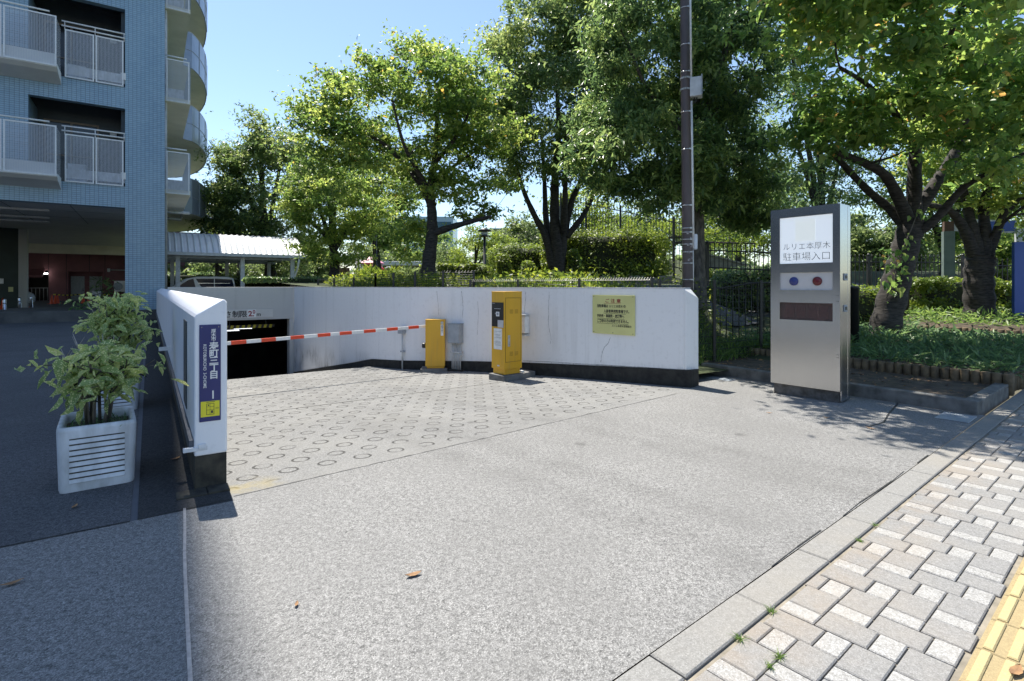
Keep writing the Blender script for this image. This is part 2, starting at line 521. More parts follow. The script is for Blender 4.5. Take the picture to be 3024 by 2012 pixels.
M['leaf_cherry'] = leaf_mat('cherry leaves', (.040, .085, .020), (.120, .195, .042), (.32, .37, .09), .50, odd=(.50, .33, .06))
M['leaf_near'] = leaf_mat('near cherry leaves', (.055, .120, .034), (.120, .215, .050), (.27, .34, .085), .50, odd=(.58, .38, .10))
M['leaf_dark'] = leaf_mat('evergreen oak leaves', (.032, .066, .028), (.095, .165, .056), (.27, .34, .11), .45, rough=.33)
M['leaf_zelkova'] = leaf_mat('zelkova leaves', (.035, .068, .026), (.100, .158, .050), (.28, .33, .11), .46, rough=.32)
M['leaf_olive'] = leaf_mat('olive green leaves', (.060, .096, .036), (.105, .15, .054), (.18, .23, .085), .48)
M['leaf_hedge'] = leaf_mat('hedge leaves', (.05, .09, .014), (.12, .175, .022), (.24, .28, .03), .45)
M['leaf_lime'] = leaf_mat('lime shrub leaves', (.06, .11, .016), (.12, .18, .025), (.22, .27, .035), .45)
M['leaf_cover'] = leaf_mat('juniper sprays', (.05, .10, .045), (.09, .165, .07), (.16, .25, .09), .4)
M['leaf_grass'] = leaf_mat('weed blades', (.05, .10, .022), (.09, .165, .035), (.17, .25, .06), .45)
M['leaf_aucuba'] = leaf_mat('spotted aucuba leaves', (.15, .23, .075), (.27, .36, .12), (.46, .50, .18), .35, spots=(.68, .66, .36))
M['leaf_dry'] = mat('dry brown leaf', (.38, .22, .10), (.22, .12, .06), 30, .8)
M['navy'] = mat('navy enamel', (.018, .026, .15), (.014, .02, .12), 3, .3)
M['sign_yellow'] = mat('pale yellow board', (.66, .64, .27), (.58, .56, .23), 2, .45)
M['map_yellow'] = mat('map yellow', (.78, .70, .03), (.7, .62, .03), 5, .4)
M['ink'] = mat('black lettering', (.02, .02, .022), (.03, .03, .03), 20, .5)
M['ink_red'] = mat('dark red lettering', (.30, .015, .03), (.25, .012, .025), 20, .5)
M['ink_grey'] = mat('grey faded lettering', (.10, .105, .11), (.22, .22, .22), 45, .5)
M['blue'] = mat('blue board', (.025, .075, .33), (.02, .065, .29), 2, .4)
M['pink'] = mat('pink play roof', (.80, .30, .42), (.70, .25, .36), 3, .5)
M['red'] = mat('red play metal', (.62, .03, .04), (.5, .02, .03), 4, .4)

def steel_mat():
    "vertically brushed stainless sheet"
    m, nt, b = new_mat('brushed stainless')
    n = noise(nt, coords(nt, (220, 220, 1.2)), 1, 4)
    n2 = noise(nt, coords(nt, (1, 1, 1)), 1.2, 3)
    c = mixc(nt, n, (.50, .50, .505), (.64, .635, .62))
    nt.links.new(c, b.inputs["Base Color"])
    b.inputs["Metallic"].default_value = 1
    nt.links.new(mth(nt, 'ADD', mth(nt, 'MULTIPLY', n2, .10), .17), b.inputs["Roughness"])
    return m
M['stainless'] = steel_mat()

def ramp_mat():
    "ramp concrete with the cast-in staggered ring grooves"
    m, nt, b = new_mat('ring grooved concrete')
    vec = coords(nt)
    n1 = noise(nt, vec, 190, 3, .7); n2 = noise(nt, vec, 60, 4, .65); n3 = noise(nt, vec, 1.0, 5, .6)
    g = ramp(nt, mth(nt, 'ADD', mth(nt, 'MULTIPLY', n1, .6), mth(nt, 'MULTIPLY', n2, .4)), .36, .66)
    c = mixc(nt, g, (.075, .0745, .073), (.37, .367, .358))
    c = mixc(nt, mth(nt, 'MULTIPLY', ramp(nt, n3, .40, .7), .6), c, (.27, .265, .25))
    sp = nd(nt, "ShaderNodeSeparateXYZ"); nt.links.new(vec, sp.inputs[0])
    x = mth(nt, 'DIVIDE', sp.outputs[0], .31); y = mth(nt, 'DIVIDE', sp.outputs[1], .2685)
    row = mth(nt, 'FLOOR', y)
    xo = mth(nt, 'ADD', x, mth(nt, 'MULTIPLY', mth(nt, 'FLOORED_MODULO', row, 2), .5))
    fx = mth(nt, 'MULTIPLY', mth(nt, 'SUBTRACT', mth(nt, 'FRACT', xo), .5), .31)
    fy = mth(nt, 'MULTIPLY', mth(nt, 'SUBTRACT', mth(nt, 'FRACT', y), .5), .2685)
    wob = mth(nt, 'MULTIPLY', mth(nt, 'SUBTRACT', noise(nt, vec, 24, 3), .5), .022)
    d = mth(nt, 'ADD', mth(nt, 'SQRT', mth(nt, 'ADD', mth(nt, 'MULTIPLY', fx, fx), mth(nt, 'MULTIPLY', fy, fy))), wob)
    e = mth(nt, 'ABSOLUTE', mth(nt, 'SUBTRACT', d, .070))
    ring = mth(nt, 'SUBTRACT', 1, ramp(nt, e, .006, .014))
    worn = mth(nt, 'MULTIPLY', ramp(nt, noise(nt, vec, 7, 3), .30, .5), ramp(nt, noise(nt, vec, 60, 2), .2, .42))
    ring = mth(nt, 'MULTIPLY', ring, worn)
    # rings only past the joint
    lim = mth(nt, 'GREATER_THAN', sp.outputs[1], mth(nt, 'ADD', mth(nt, 'MULTIPLY', sp.outputs[0], .111), -.12))
    ring = mth(nt, 'MULTIPLY', ring, lim)
    c = mixc(nt, mth(nt, 'MULTIPLY', ring, .9), c, (.045, .043, .040))
    c = tracks(nt, vec, c, False)
    # yellow lichen by the pillar
    n5 = noise(nt, vec, 5, 5)
    dx = mth(nt, 'SUBTRACT', sp.outputs[0], .12); dy = mth(nt, 'ADD', sp.outputs[1], .12)
    dd = mth(nt, 'SQRT', mth(nt, 'ADD', mth(nt, 'MULTIPLY', dx, dx), mth(nt, 'MULTIPLY', dy, dy)))
    li = mth(nt, 'MULTIPLY', mth(nt, 'SUBTRACT', 1, ramp(nt, dd, .06, .3)), ramp(nt, n5, .42, .6))
    c = mixc(nt, mth(nt, 'MULTIPLY', li, .4), c, (.38, .29, .07))
    nt.links.new(c, b.inputs["Base Color"])
    b.inputs["Roughness"].default_value = .9
    b.inputs["Specular IOR Level"].default_value = .25
    h = mth(nt, 'SUBTRACT', mth(nt, 'MULTIPLY', g, .35), ring)
    bump(nt, b, h, .6, .012)
    return m
M['ramp'] = ramp_mat()

# ------------------------------------------------------------------ lettering
def text(name, body, size, mat_, parent, loc, rot, align='LEFT', bold=0.0, sx=1.0, line=1.0, shear=0, valign='TOP_BASELINE'):
    cu = bpy.data.curves.new(name, 'FONT')
    cu.body = body; cu.size = size; cu.align_x = align; cu.align_y = valign
    cu.offset = bold * size
    cu.extrude = .0008
    cu.space_line = line; cu.shear = shear
    cu.resolution_u = 3
    tmp = bpy.data.objects.new("tmp", cu)
    COL.objects.link(tmp)
    bpy.context.view_layer.update()
    dg = bpy.context.evaluated_depsgraph_get()
    me = bpy.data.meshes.new_from_object(tmp.evaluated_get(dg))
    bpy.data.objects.remove(tmp); bpy.data.curves.remove(cu)
    me.name = name
    me.materials.clear()
    o = link_mesh(name, me, mat_, parent, loc, rot)
    o.scale = (sx, 1, 1)
    return o
# ================================================================== GROUND
WU = np.array([-3, .48, 2.2, 3.78, 5.15, 6.5, 7.8, 10, 15.5, 60]); WV = np.array([6.9, 6.16, 5.80, 5.41, 4.90, 4.12, 3.84, 3.78, 3.77, 3.77])
_uu = np.linspace(-3, 40, 861); _vv = np.interp(_uu, WU, WV)
_k = np.hanning(31); _k /= _k.sum()
_vs = np.convolve(np.pad(_vv, 15, mode='edge'), _k, 'valid')
def wallv(u): return float(np.interp(u, _uu, _vs))
def rampz(u, v):
    j = -.29 + .111 * v
    z = -.052 * max(0.0, u - j) if u < 7.75 else -.052 * (7.75 - j) - .17 * (u - 7.75)
    return z
SS = Vector((.775, .632, 0)); NN = Vector((.632, -.775, 0))
def SP(s, n, z=0.0): return SS * s + NN * n + Vector((0, 0, z))

def structure(name, verts, faces, m, lane=False):
    me = bpy.data.meshes.new(name); me.from_pydata([tuple(p) for p in verts], [], faces); me.update()
    o = link_mesh(name, me, m)
    if lane: o.location = O0; o.rotation_euler = (0, 0, RZ)
    return tag(o, kind='structure')

structure('yard_asphalt', [L(-.37, -300), L(-.37, -.55 - .04), L(300, -.55 - .04), L(300, -300)], [(0, 1, 2, 3)], M['asphalt'])
structure('wall_foot_strip', [L(-.37, -.55), L(-.37, 0), L(60, 0), L(60, -.55)], [(0, 1, 2, 3)], M['asphalt_dark'])
M['gutter'] = mat('dark gutter steel', (.10, .11, .13), (.07, .08, .10), 6, .6)
structure('gutter_strip', [L(-.37, -.59, -.006), L(-.37, -.55, -.006), L(60, -.55, -.006), L(60, -.59, -.006)], [(0, 1, 2, 3)], M['gutter'])
E_ = SP(8.2, -1.336)
ap = [L(-.37, -300), L(-.37, -.0), L(-.29, 0), L(.33, 5.6), L(.40, 6.2), L(1.3, 6.5), L(1.3, 7.45), L(-2.4, 7.45), E_, SP(-300, -1.336), L(-300, -300)]
structure('apron', ap, [tuple(range(len(ap)))], M['apron'])
# joints: pale mortar line in the apron, and the dark line where yard and ramp begin
mb = MB()
def strip(mb, pts, w, z):
    for a, b in zip(pts[:-1], pts[1:]):
        a = Vector(a); b = Vector(b); d = (b - a).normalized(); n = Vector((-d.y, d.x, 0)) * w / 2
        mb.quad(a - n + Vector((0, 0, z)), b - n + Vector((0, 0, z)), b + n + Vector((0, 0, z)), a + n + Vector((0, 0, z)))
jp = [gp(x, y) for x, y in ((545, 1502), (546, 1560), (545, 1640), (547, 1700), (551, 1790), (556, 1890), (562, 2012))]
jp.append(jp[-1] + (jp[-1] - jp[-2]) * 6)
strip(mb, jp, .016, .003)
tag(mb.build('apron_joint', mat('pale mortar joint', (.52, .48, .44), (.36, .33, .31), 30, .9)), kind='structure')
mb = MB()
strip(mb, [L(-.37, -14), L(-.37, -.59)], .018, .003)
strip(mb, [L(-.37, -.55), L(-.33, -.02)], .012, .003)
tag(mb.build('dark_joint', M['skirt']), kind='structure')
mb = MB(); strip(mb, [L(-.285, .01, 0), L(.33, 5.6, 0)], .013, .004)
tag(mb.build('ramp_edge_joint', mat('grey joint filler', (.30, .29, .28), (.10, .098, .095), 6, .9)), kind='structure')
# cracks in the apron by the kerb
mb = MB()
pts = [gp(x, y) for x, y in ((2690, 1165), (2655, 1172), (2650, 1195), (2625, 1222), (2610, 1248), (2560, 1262))]
strip(mb, pts, .018, .003)
k0 = [SP(.9 + i * .33, -1.344 + .006 * math.sin(i * 2.3)) for i in range(24)]

for q in range(0, 23):
    if q % 5 != 3 and 5 < q < 15: strip(mb, k0[q:q + 2], .004 + .004 * (q % 3), .003)
tag(mb.build('pavement_crack', M['ink']), kind='structure')

# ramp
us = np.concatenate([np.linspace(-.5, 7.75, 60), np.linspace(8.1, 30, 40)])
nv_ = 14
vs_, fs_ = [], []
for i, u in enumerate(us):
    for k in range(nv_ + 1):
        t = k / nv_
        w = (wallv(u) if u < 15.4 else 9.0) + .08
        v = t * w
        uu_ = max(u, -.29 + .111 * v) if i else -.29 + .111 * v
        vs_.append((v, uu_, rampz(uu_, v)))
for i in range(len(us) - 1):
    for k in range(nv_):
        a = i * (nv_ + 1) + k
        fs_.append((a, a + 1, a + nv_ + 2, a + nv_ + 1))
rampo = structure('ramp', vs_, fs_, M['ramp'], lane=True)
# a narrow cross joint on the ramp
mb = MB()
for u in (3.15, 6.2):
    strip(mb, [(v, u, rampz(u, v)) for v in np.linspace(.02, wallv(u) - .02, 5)], .014, .004)
o = mb.build('ramp_joint', M['skirt']); o.location = O0; o.rotation_euler = (0, 0, RZ); tag(o, kind='structure')

# sidewalk: sand bed, kerb stones, interlocking pavers, tactile strip
structure('sidewalk_bed', [SP(-300, -1.336, -.012), SP(300, -1.336, -.012), SP(300, 2.4, -.012), SP(-300, 2.4, -.012)], [(3, 2, 1, 0)], M['sand'])
structure('road', [SP(-300, 2.4, -.02), SP(300, 2.4, -.02), SP(300, 300, -.02), SP(-300, 300, -.02)], [(3, 2, 1, 0)], M['asphalt_dark'])
def slab(mb, s0, s1, n0, n1, z0, z1, c=.006, mi=0):
    a = [SP(s0, n0, z1 - c), SP(s1, n0, z1 - c), SP(s1, n1, z1 - c), SP(s0, n1, z1 - c)]
    t = [SP(s0 + c, n0 + c, z1), SP(s1 - c, n0 + c, z1), SP(s1 - c, n1 - c, z1), SP(s0 + c, n1 - c, z1)]
    b = [SP(s0, n0, z0), SP(s1, n0, z0), SP(s1, n1, z0), SP(s0, n1, z0)]
    fs = [(7, 6, 5, 4)]
    for i in range(4):
        j = (i + 1) % 4
        fs.append((4 + i, 4 + j, j, i)); fs.append((i, j, 8 + j, 8 + i))
    mb.add(a + t + b, fs, mi)
mb = MB(); s = -3.02
while s < 30:
    slab(mb, s + .003, s + .685, -1.333, -1.168, -.01, .004 + random.uniform(-.002, .002), .006)
    s += .69
tag(mb.build('kerb_stones', M['kerbstone']), kind='structure')
mb = MB()
def paver(s0, s1, n0, n1, mi, lo, hi):
    n0 = max(n0, lo); n1 = min(n1, hi)
    if n1 - n0 < .025: return
    g = .0030
    z = random.uniform(-.002, .002)
    slab(mb, s0 + g, s1 - g, n0 + g, n1 - g, -.01, z, .005, mi)
P1, P2 = .155, .62
for lo, hi, smax in ((-1.160, -.510, 17.0), (-.195, .75, 9.0)):
    for i in range(-12, 24):
        for j in range(-8, 40):
            n = -1.148 + P1 * i
            s = 3.466 + P1 * i + P2 * j
            if s < .3 or s > smax + 1 or n > hi or n + .21 < lo: continue
            paver(s - .208, s, n, n + .155, 0, lo, hi)
            paver(s - .31, s - .208, n, n + .155, 1, lo, hi)
            paver(s - .465, s - .31, n, n + .207, 0, lo, hi)
            paver(s - .62, s - .465, n + .052, n + .155, 1, lo, hi)
tag(mb.build('sidewalk_pavers', [M['paver_grey'], M['paver_white']]), kind='structure')
mb = MB(); s = .2
while s < 12:
    slab(mb, s + .003, s + .297, -.505, -.208, -.01, .0, .004)
    for k in range(4):
        n = -.468 + k * .075
        slab(mb, s + .012, s + .288, n - .0175, n + .0175, -.001, .009, .005, 1)
    s += .3
tag(mb.build('tactile_strip', [M['tactile'], M['tactile_bar']]), kind='structure')

# the raised park behind the wall: one terrain sheet in strips
def tz(X, Y):
    u, v = uv_of((X, Y)); r = X / max(Y, 1)
    A = .12 + 1.30 * sm((u - 1.6) / 2.6) + .35 * sm((Y - 14) / 14) + 1.1 * sm((Y - 23) / 5) * sm((r - .03) / .1)
    B = .11 + .16 * sm((v - 9.25) / .12) + .14 * sm((v - 9.6) / 4) + .22 * sm((v - 14.15) / .15)
    if u > 1.5: B -= .05 * sm((u - 1.5) / 1.0)
    if r < .5: B += 1.75 * sm((Y - 19) / 3)
    else: B += .75 * sm((Y - 15) / 5) + .9 * sm((Y - 22) / 4)
    w = sm((.40 - r) / .06)
    return A * w + B * (1 - w)
def terrain(name, us, vfun, m):
    vs, fs = [], []
    n = None
    for u in us:
        row = vfun(u); n = len(row)
        for v in row:
            p = L(u, v); p.z = tz(p.x, p.y); vs.append(p)
    for i in range(len(us) - 1):
        for k in range(n - 1):
            a = i * n + k
            fs.append((a, a + 1, a + n + 1, a + n))
    o = structure(name, vs, fs, m)
    for p in o.data.polygons: p.use_smooth = True
    return o
off = np.concatenate([np.arange(0, 16, .45), np.linspace(16, 70, 28)])
terrain('park_ground', np.concatenate([np.arange(.75, 26, .5), np.linspace(27, 110, 40)]), lambda u: [max(wallv(u) + .16, 0) + o if u < 15.6 else 3.93 + o - (4.2 if u > 40 else 0) for o in off], M['park'])
def bedrow(u):
    return [7.62, 8.2, 8.7, 9.2, 9.24, 9.28, 9.33, 9.5, 10, 10.6, 11.2, 12, 12.8, 13.4, 14.0, 14.12, 14.2, 14.3, 14.6, 15.2, 16, 17, 18.5, 20, 23, 27, 33, 45]
pb_ = terrain('planting_bed', np.arange(-2.33, 1.6, .28), bedrow, M['soil']); pb_.location.z = .014
# the path behind the fence
pth = []
pth_n = 14
for k in range(pth_n + 1):
    t = k / pth_n
    for du in (0, 1.8, 3.4):
        p = L(4.2 + du + .0 * t, 11.2 + 14 * t); pth.append(Vector((p.x, p.y, tz(p.x, p.y) + .03)))
structure('park_path', pth, [(k * 3 + j, (k + 1) * 3 + j, (k + 1) * 3 + j + 1, k * 3 + j + 1) for k in range(pth_n) for j in range(2)], M['asphalt'])
structure('far_ground', [L(40, -.0, -.06), L(40, 200, -.06), L(400, 200, -.06), L(400, 0, -.06)], [(0, 1, 2, 3)], M['park'])
structure('far_verge', [L(-60, 60, -.06), L(-60, 300, -.06), L(45, 300, -.06), L(45, 60, -.06)], [(0, 1, 2, 3)], M['park'])
# deck over the garage, behind the entrance beam
mb = MB(); mb.box(0, 3.9, 15.95, 26.4, .50, .72); mb.box(.0, 9.0, 26.4, 60, -.05, .0)
o = mb.build('garage_deck', M['asphalt']); o.location = O0; o.rotation_euler = (0, 0, RZ); tag(o, kind='structure')

# ================================================================== WALLS
def lane_thing(name, label, cat, u=0, v=0, z=0, group=None, rot=0):
    return thing(name, label, cat, L(u, v, z), RZ + rot, group)

# --- white pillar wall on the left
t = lane_thing('boundary_wall', 'long white painted wall with sloping top, standing left of the ramp', 'wall')
mb = MB()
mb.prism([(-.215, .245), (0, .245), (0, 1.375), (-.014, 1.398), (-.03, 1.398), (-.200, 1.290), (-.215, 1.270)], 'y', 0, 24.3)
o = mb.build('painted_wall', M['white_paint_left'], t, bevel=.012)
mb = MB(); mb.box(-.211, -.004, .004, 24.29, -.02, .243)
mb.build('skirting', M['skirt_front'], t)
mb = MB(); mb.box(-.205, -.006, .004, 24.29, -4.2, -.021)
mb.build('foundation', M['kerb_dark'], t)
mb = MB()
mb.box(-.245, -.216, .03, 24.2, .27, .36)
mb.build('cable_trough', M['gutter'], t)
mb = MB(); mb.box(-.285, -.13, -.006, .028, .285, .315); mb.box(-.19, -.14, -.014, -.001, .30, .335)
mb.build('trough_bracket', M['white_shabby'], t, bevel=.003)
mb = MB(); mb.box(-.222, -.2155, .88, 1.32, .43, 1.19)
mb.build('narrow_panel', M['recess'], t)
mb = MB()
mb.box(-.33, -.14, -.15, -.0, -.01, .012); mb.box(-.135, .004, -.15, -.0, -.01, .016)
mb.build('cracked_plinth', M['skirt_front'], t, bevel=.006)

# street name plate
t = lane_thing('street_name_plate', 'navy blue vertical street name plate on the end of the white wall', 'sign', 0, -.183, .495)
mb = MB(); mb.box(0, .140, -.007, -.001, 0, .718)
o = mb.build('plate', M['navy'], t, bevel=.006, seg=3)
fr = (R(90), 0, 0)
text('lettering', "厚\n木\n市", .034, M['white'], t, (.092, -.0085, .718 * .915), fr, 'CENTER', .012, line=.86)
text('lettering', "寿\n町\n三\n丁\n目", .064, M['white'], t, (.094, -.0085, .718 * .745), fr, 'CENTER', .02, line=.84)
text('lettering', "1", .088, M['white'], t, (.088, -.0085, .718 * .232), fr, 'CENTER', .004)
text('lettering', "KOTOBUKICHO  3-CHOME", .0285, M['white'], t, (.026, -.0085, .718 * .80), (R(90), R(90), 0), 'LEFT', .012, sx=.93)
mb = MB(); mb.box(.009, .131, -.0085, -.0072, .036, .150)
mp = mb.build('map_sticker', M['map_yellow'], t)
mb = MB()
for x0, x1, z0, z1 in ((.045, .096, .05, .053), (.045, .096, .13, .133), (.045, .048, .05, .133), (.093, .096, .05, .133), (.045, .096, .085, .087), (.045, .096, .108, .11), (.068, .07, .05, .133), (.045, .10, .142, .146), (.104, .127, .09, .092), (.104, .127, .097, .099), (.055, .064, .115, .125), (.075, .088, .06, .08)):
    mb.box(x0, x1, -.0093, -.0086, z0, z1)
mb.build('map_lines', M['ink'], mp)
each('screw', [lambda b, x=x: b.lathe([(.0035, 0), (.0035, .003)], 8, (x, 0, 0)) for x in (.015, .125)], M['steel'], t, loc=(0, -.007, .70), rot=(R(90), 0, 0))

# --- garage entrance beam and room
t = lane_thing('garage_entrance', 'grey concrete garage entrance beam with dark opening below, right of the white pillar wall', 'garage entrance')
mb = MB(); mb.box(0.0, 3.768, 15.5, 15.92, .345, 1.462)
mb.build('beam', M['grey_concrete'], t, bevel=.01)
mb = MB(); mb.box(3.62, 3.768, 15.505, 15.9, -2.2, .344)
mb.build('jamb', M['grey_concrete'], t)
GD = mat('garage dark concrete', (.13, .13, .125), (.07, .07, .07), 1.5, .9)
mb = MB()
mb.box(-6, 0, 24.4, 30.3, -4.6, .45); mb.box(-.004, 9.2, 15.93, 30.3, .43, .49); mb.box(0, 9.2, 30, 30.3, -4.6, .43); mb.box(9.0, 9.2, 15.93, 30, -4.6, .43)
mb.box(3.77, 9.0, 15.6, 15.93, -4.6, .43)
mb.build('interior', GD, t)
# height limit board
xa, xb = v_at(598, 15.48), v_at(806, 15.48)
t = lane_thing('height_limit_board', 'pale height limit board fixed on the garage beam', 'sign', 15.5, 0, 0)
mb = MB(); mb.box(xa, xb, -.028, -.003, .425, .705)
bd = mb.build('board', mat('pale board', (.62, .61, .58), (.55, .54, .52), 2, .5), t, bevel=.004)
text('lettering', "高", .235, M['ink'], t, (v_at(640, 15.47), -.030, .475), fr, 'LEFT', .022)
text('lettering', "さ", .235, M['ink'], t, (v_at(661, 15.47), -.030, .468), fr, 'LEFT', .022)
text('lettering', "制", .235, M['ink'], t, (v_at(685.5, 15.47), -.030, .468), fr, 'LEFT', .022)
text('lettering', "限", .235, M['ink'], t, (v_at(707, 15.47), -.030, .468), fr, 'LEFT', .022)
mb = MB(); mb.box(v_at(731, 15.47), v_at(756, 15.47), -.033, -.0285, .43, .70)
st = mb.build('number_sticker', M['white'], t)
text('lettering', "2.", .25, M['ink_red'], t, (v_at(733, 15.47), -.035, .475), fr, 'LEFT', .03)
text('lettering', "0", .17, M['ink_red'], t, (v_at(746, 15.47), -.035, .56), fr, 'LEFT', .03)
text('lettering', "m", .18, M['ink'], t, (v_at(757.5, 15.47), -.035, .475), fr, 'LEFT', .02)
# striped headroom bar, hung in the opening
t = lane_thing('headroom_bar', 'yellow and black striped bar hanging in the garage opening', 'barrier bar', 17.0, 0, 0)
mb = MB(); n = 34
for k in range(n):
    x = .25 + k * .092
    mb.add([(x, -.03, -.06), (x + .092, -.03, -.06), (x + .127, -.03, .06), (x + .035, -.03, .06), (x, .03, -.06), (x + .092, .03, -.06), (x + .127, .03, .06), (x + .035, .03, .06)],
           [(0, 1, 2, 3), (7, 6, 5, 4), (0, 4, 5, 1), (3, 2, 6, 7), (1, 5, 6, 2), (0, 3, 7, 4)], k % 2)
mb.build('bar', [M['map_yellow'], M['black']], t, (0, 0, .02))
each('hanger', [lambda b, x=x: b.tube([(x, 0, .08), (x, 0, .43)], .008, 5) for x in (.6, 1.9, 3.1)], M['grey_metal'], t)
LAMP = emis('fluorescent tube', (.9, .95, 1.0), 2.2)
for k, (px0, px1, py) in enumerate(((668, 706, 977), (690, 744, 971))):
    Y = 21.5 + k; a = at(px0, py, Y); b = at(px1, py - 1.5, Y + .3)
    mb = MB(); mb.tube([(0, 0, 0), b - a], .018, 6)
    o = mb.build('fluorescent_lamp', LAMP, loc=a)
    tag(o, ['short lit fluorescent tube deep in the garage, nearer the pillar', 'longer lit fluorescent tube just below the striped bar'][k], 'lamp', 'fluorescent lamps in the garage')

# --- curved white retaining wall on the right
t = lane_thing('retaining_wall', 'curved white painted retaining wall along the right of the ramp', 'wall')
TOPZ = 1.462; TH = .21
wu = np.concatenate([np.linspace(.62, 8.6, 50), np.linspace(8.9, 15.5, 16)])
def wframe(u):
    d = (wallv(u + .05) - wallv(u - .05)) / .1
    T = Vector((d, 1, 0)).normalized(); N = Vector((T.y, -T.x, 0))      # N points away from the ramp
    return Vector((wallv(u), u, 0)), T, N
def wall_sheet(us, off0, off1, zlo, zhi):
    mb = MB(); rows = []
    for u in us:
        P, T, N = wframe(u)
        a = P + N * off0; b = P + N * off1
        rows.append([(a.x, a.y, zlo(u)), (a.x, a.y, zhi(u)), (b.x, b.y, zhi(u)), (b.x, b.y, zlo(u))])
    vs = [p for r in rows for p in r]; fs = []
    for i in range(len(rows) - 1):
        for k in range(4):
            k2 = (k + 1) % 4
            fs.append((i * 4 + k, (i + 1) * 4 + k, (i + 1) * 4 + k2, i * 4 + k2))
    fs.append((0, 1, 2, 3)); e = (len(rows) - 1) * 4; fs.append((e + 3, e + 2, e + 1, e))
    mb.add(vs, [f[::-1] for f in fs])
    return mb
floor = lambda u: rampz(u, wallv(u))
# skirting height shrinks a little down the ramp
skh = lambda u: .265 - .012 * min(u, 9)
mb = wall_sheet(wu, .0, TH, lambda u: floor(u) + skh(u), lambda u: TOPZ - (.0 if u > .62 else .0))
# chamfered front end
P, T, N = wframe(.62)
w_ = mb.build('painted_wall', M['white_paint'], t, bevel=.012)
md = w_.modifiers["bevel"]; md.angle_limit = R(60)
mb = MB()
ext = -T
a0 = P; b0 = P + N * TH
zt = floor(.62) + skh(.62)
def e(p, d, z): q = p + ext * d; return (q.x, q.y, z)
mb = MB()
mb.add([e(a0, .0, zt), e(b0, .0, zt), e(b0, .0, TOPZ), e(a0, .0, TOPZ), e(a0, .03, zt), e(b0, .13, zt), e(b0, .13, TOPZ - .15), e(a0, .03, TOPZ - .03)],
       [(4, 5, 6, 7), (0, 4, 7, 3), (1, 2, 6, 5), (3, 7, 6, 2), (0, 1, 5, 4), (0, 3, 2, 1)])
mb.build('wall_end', M['white_paint'], t, bevel=.01)
mb = wall_sheet(np.concatenate([[.50], wu]), -.018, TH + .02, lambda u: floor(u) - .6, lambda u: floor(u) + skh(u) - .001)
mb.build('skirting', M['skirt'], t)
mb = wall_sheet(wu, -.006, TH + .006, lambda u: TOPZ + .001, lambda u: TOPZ + .012)
mb.build('coping', M['cap_paint'], t)
# hairline cracks and the joint of the skim band above the skirting
mb = MB()
def wp(px, py, proud=.002):
    "point on the wall face at a photo pixel, in lane axes"
    u = 0.5
    lo, hi = .3, 15
    r = (px - CX) / FPX
    best = None
    for q in np.linspace(.45, 12, 900):
        p = L(q, wallv(q)); d = abs(p.x / p.y - r)
        if best is None or d < best[0]: best = (d, q, p.y)
    _, q, Y = best
    P, T, N = wframe(q)
    z = z_of(py, Y)
    p = P - N * proud
    return Vector((p.x, p.y, z))
def crack(pts, w=.006):
    ps = [wp(*p) for p in pts]
    out = []
    for a, b in zip(ps[:-1], ps[1:]):
        for k in range(4):
            q = a.lerp(b, k / 4); q = q + Vector((0, 0, 0))
            u = q.y; P, T, N = wframe(u)
            q = q + T * random.uniform(-.006, .006)
            out.append(q)
    out.append(ps[-1])
    for i in range(len(out) - 1):
        a, b = out[i], out[i + 1]; d = (b - a)
        P, T, N = wframe(a.y)
        nrm = d.cross(N).normalized() * w * random.uniform(.25, .6)
        mb.quad(a - nrm, a + nrm, b + nrm, b - nrm)
crack([(1290, 860), (1293, 900), (1296, 930)]); crack([(1362, 860), (1366, 885), (1368, 905), (1366, 940)])
crack([(1553, 862), (1551, 890), (1549, 925)]); crack([(1622, 862), (1621, 900), (1620, 960), (1628, 1000), (1627, 1016)])
crack([(1804, 997), (1797, 1012), (1786, 1025), (1777, 1043), (1774, 1070)], .008); crack([(1411, 890), (1413, 930), (1409, 990)], .005)
band = [(1545, 1066), (1580, 1067), (1640, 1070), (1700, 1074), (1760, 1077), (1830, 1081), (1900, 1085), (1960, 1089), (2040, 1095)]
crack(band, .007)
for x, y in ((1565, 1067), (1628, 1069), (1662, 1071), (1695, 1074), (1762, 1077), (1806, 1080), (1872, 1083), (1908, 1086), (1990, 1091)):
    crack([(x, y), (x, y + 10 + (x - 1560) * .015)], .006)
crack([(1004 + 0, 960), (1004, 1085)], .008); crack([(1120, 860), (1119, 1060)], .003)
mb.build('cracks', mat('crack grey', (.20, .20, .21), (.12, .12, .12), 20, .9), t)
# ================================================================== THINGS ON THE RAMP
def on_wall(px, py):
    q = wp(px, py, 0); P, T, N = wframe(q.y)
    w = O0 + VV * q.x + UU * q.y + Vector((0, 0, q.z))
    # rotation of an object whose local -y looks out of the wall (towards the ramp)
    Nw = VV * N.x + UU * N.y
    return w, math.atan2(Nw.y, Nw.x) - math.pi / 2
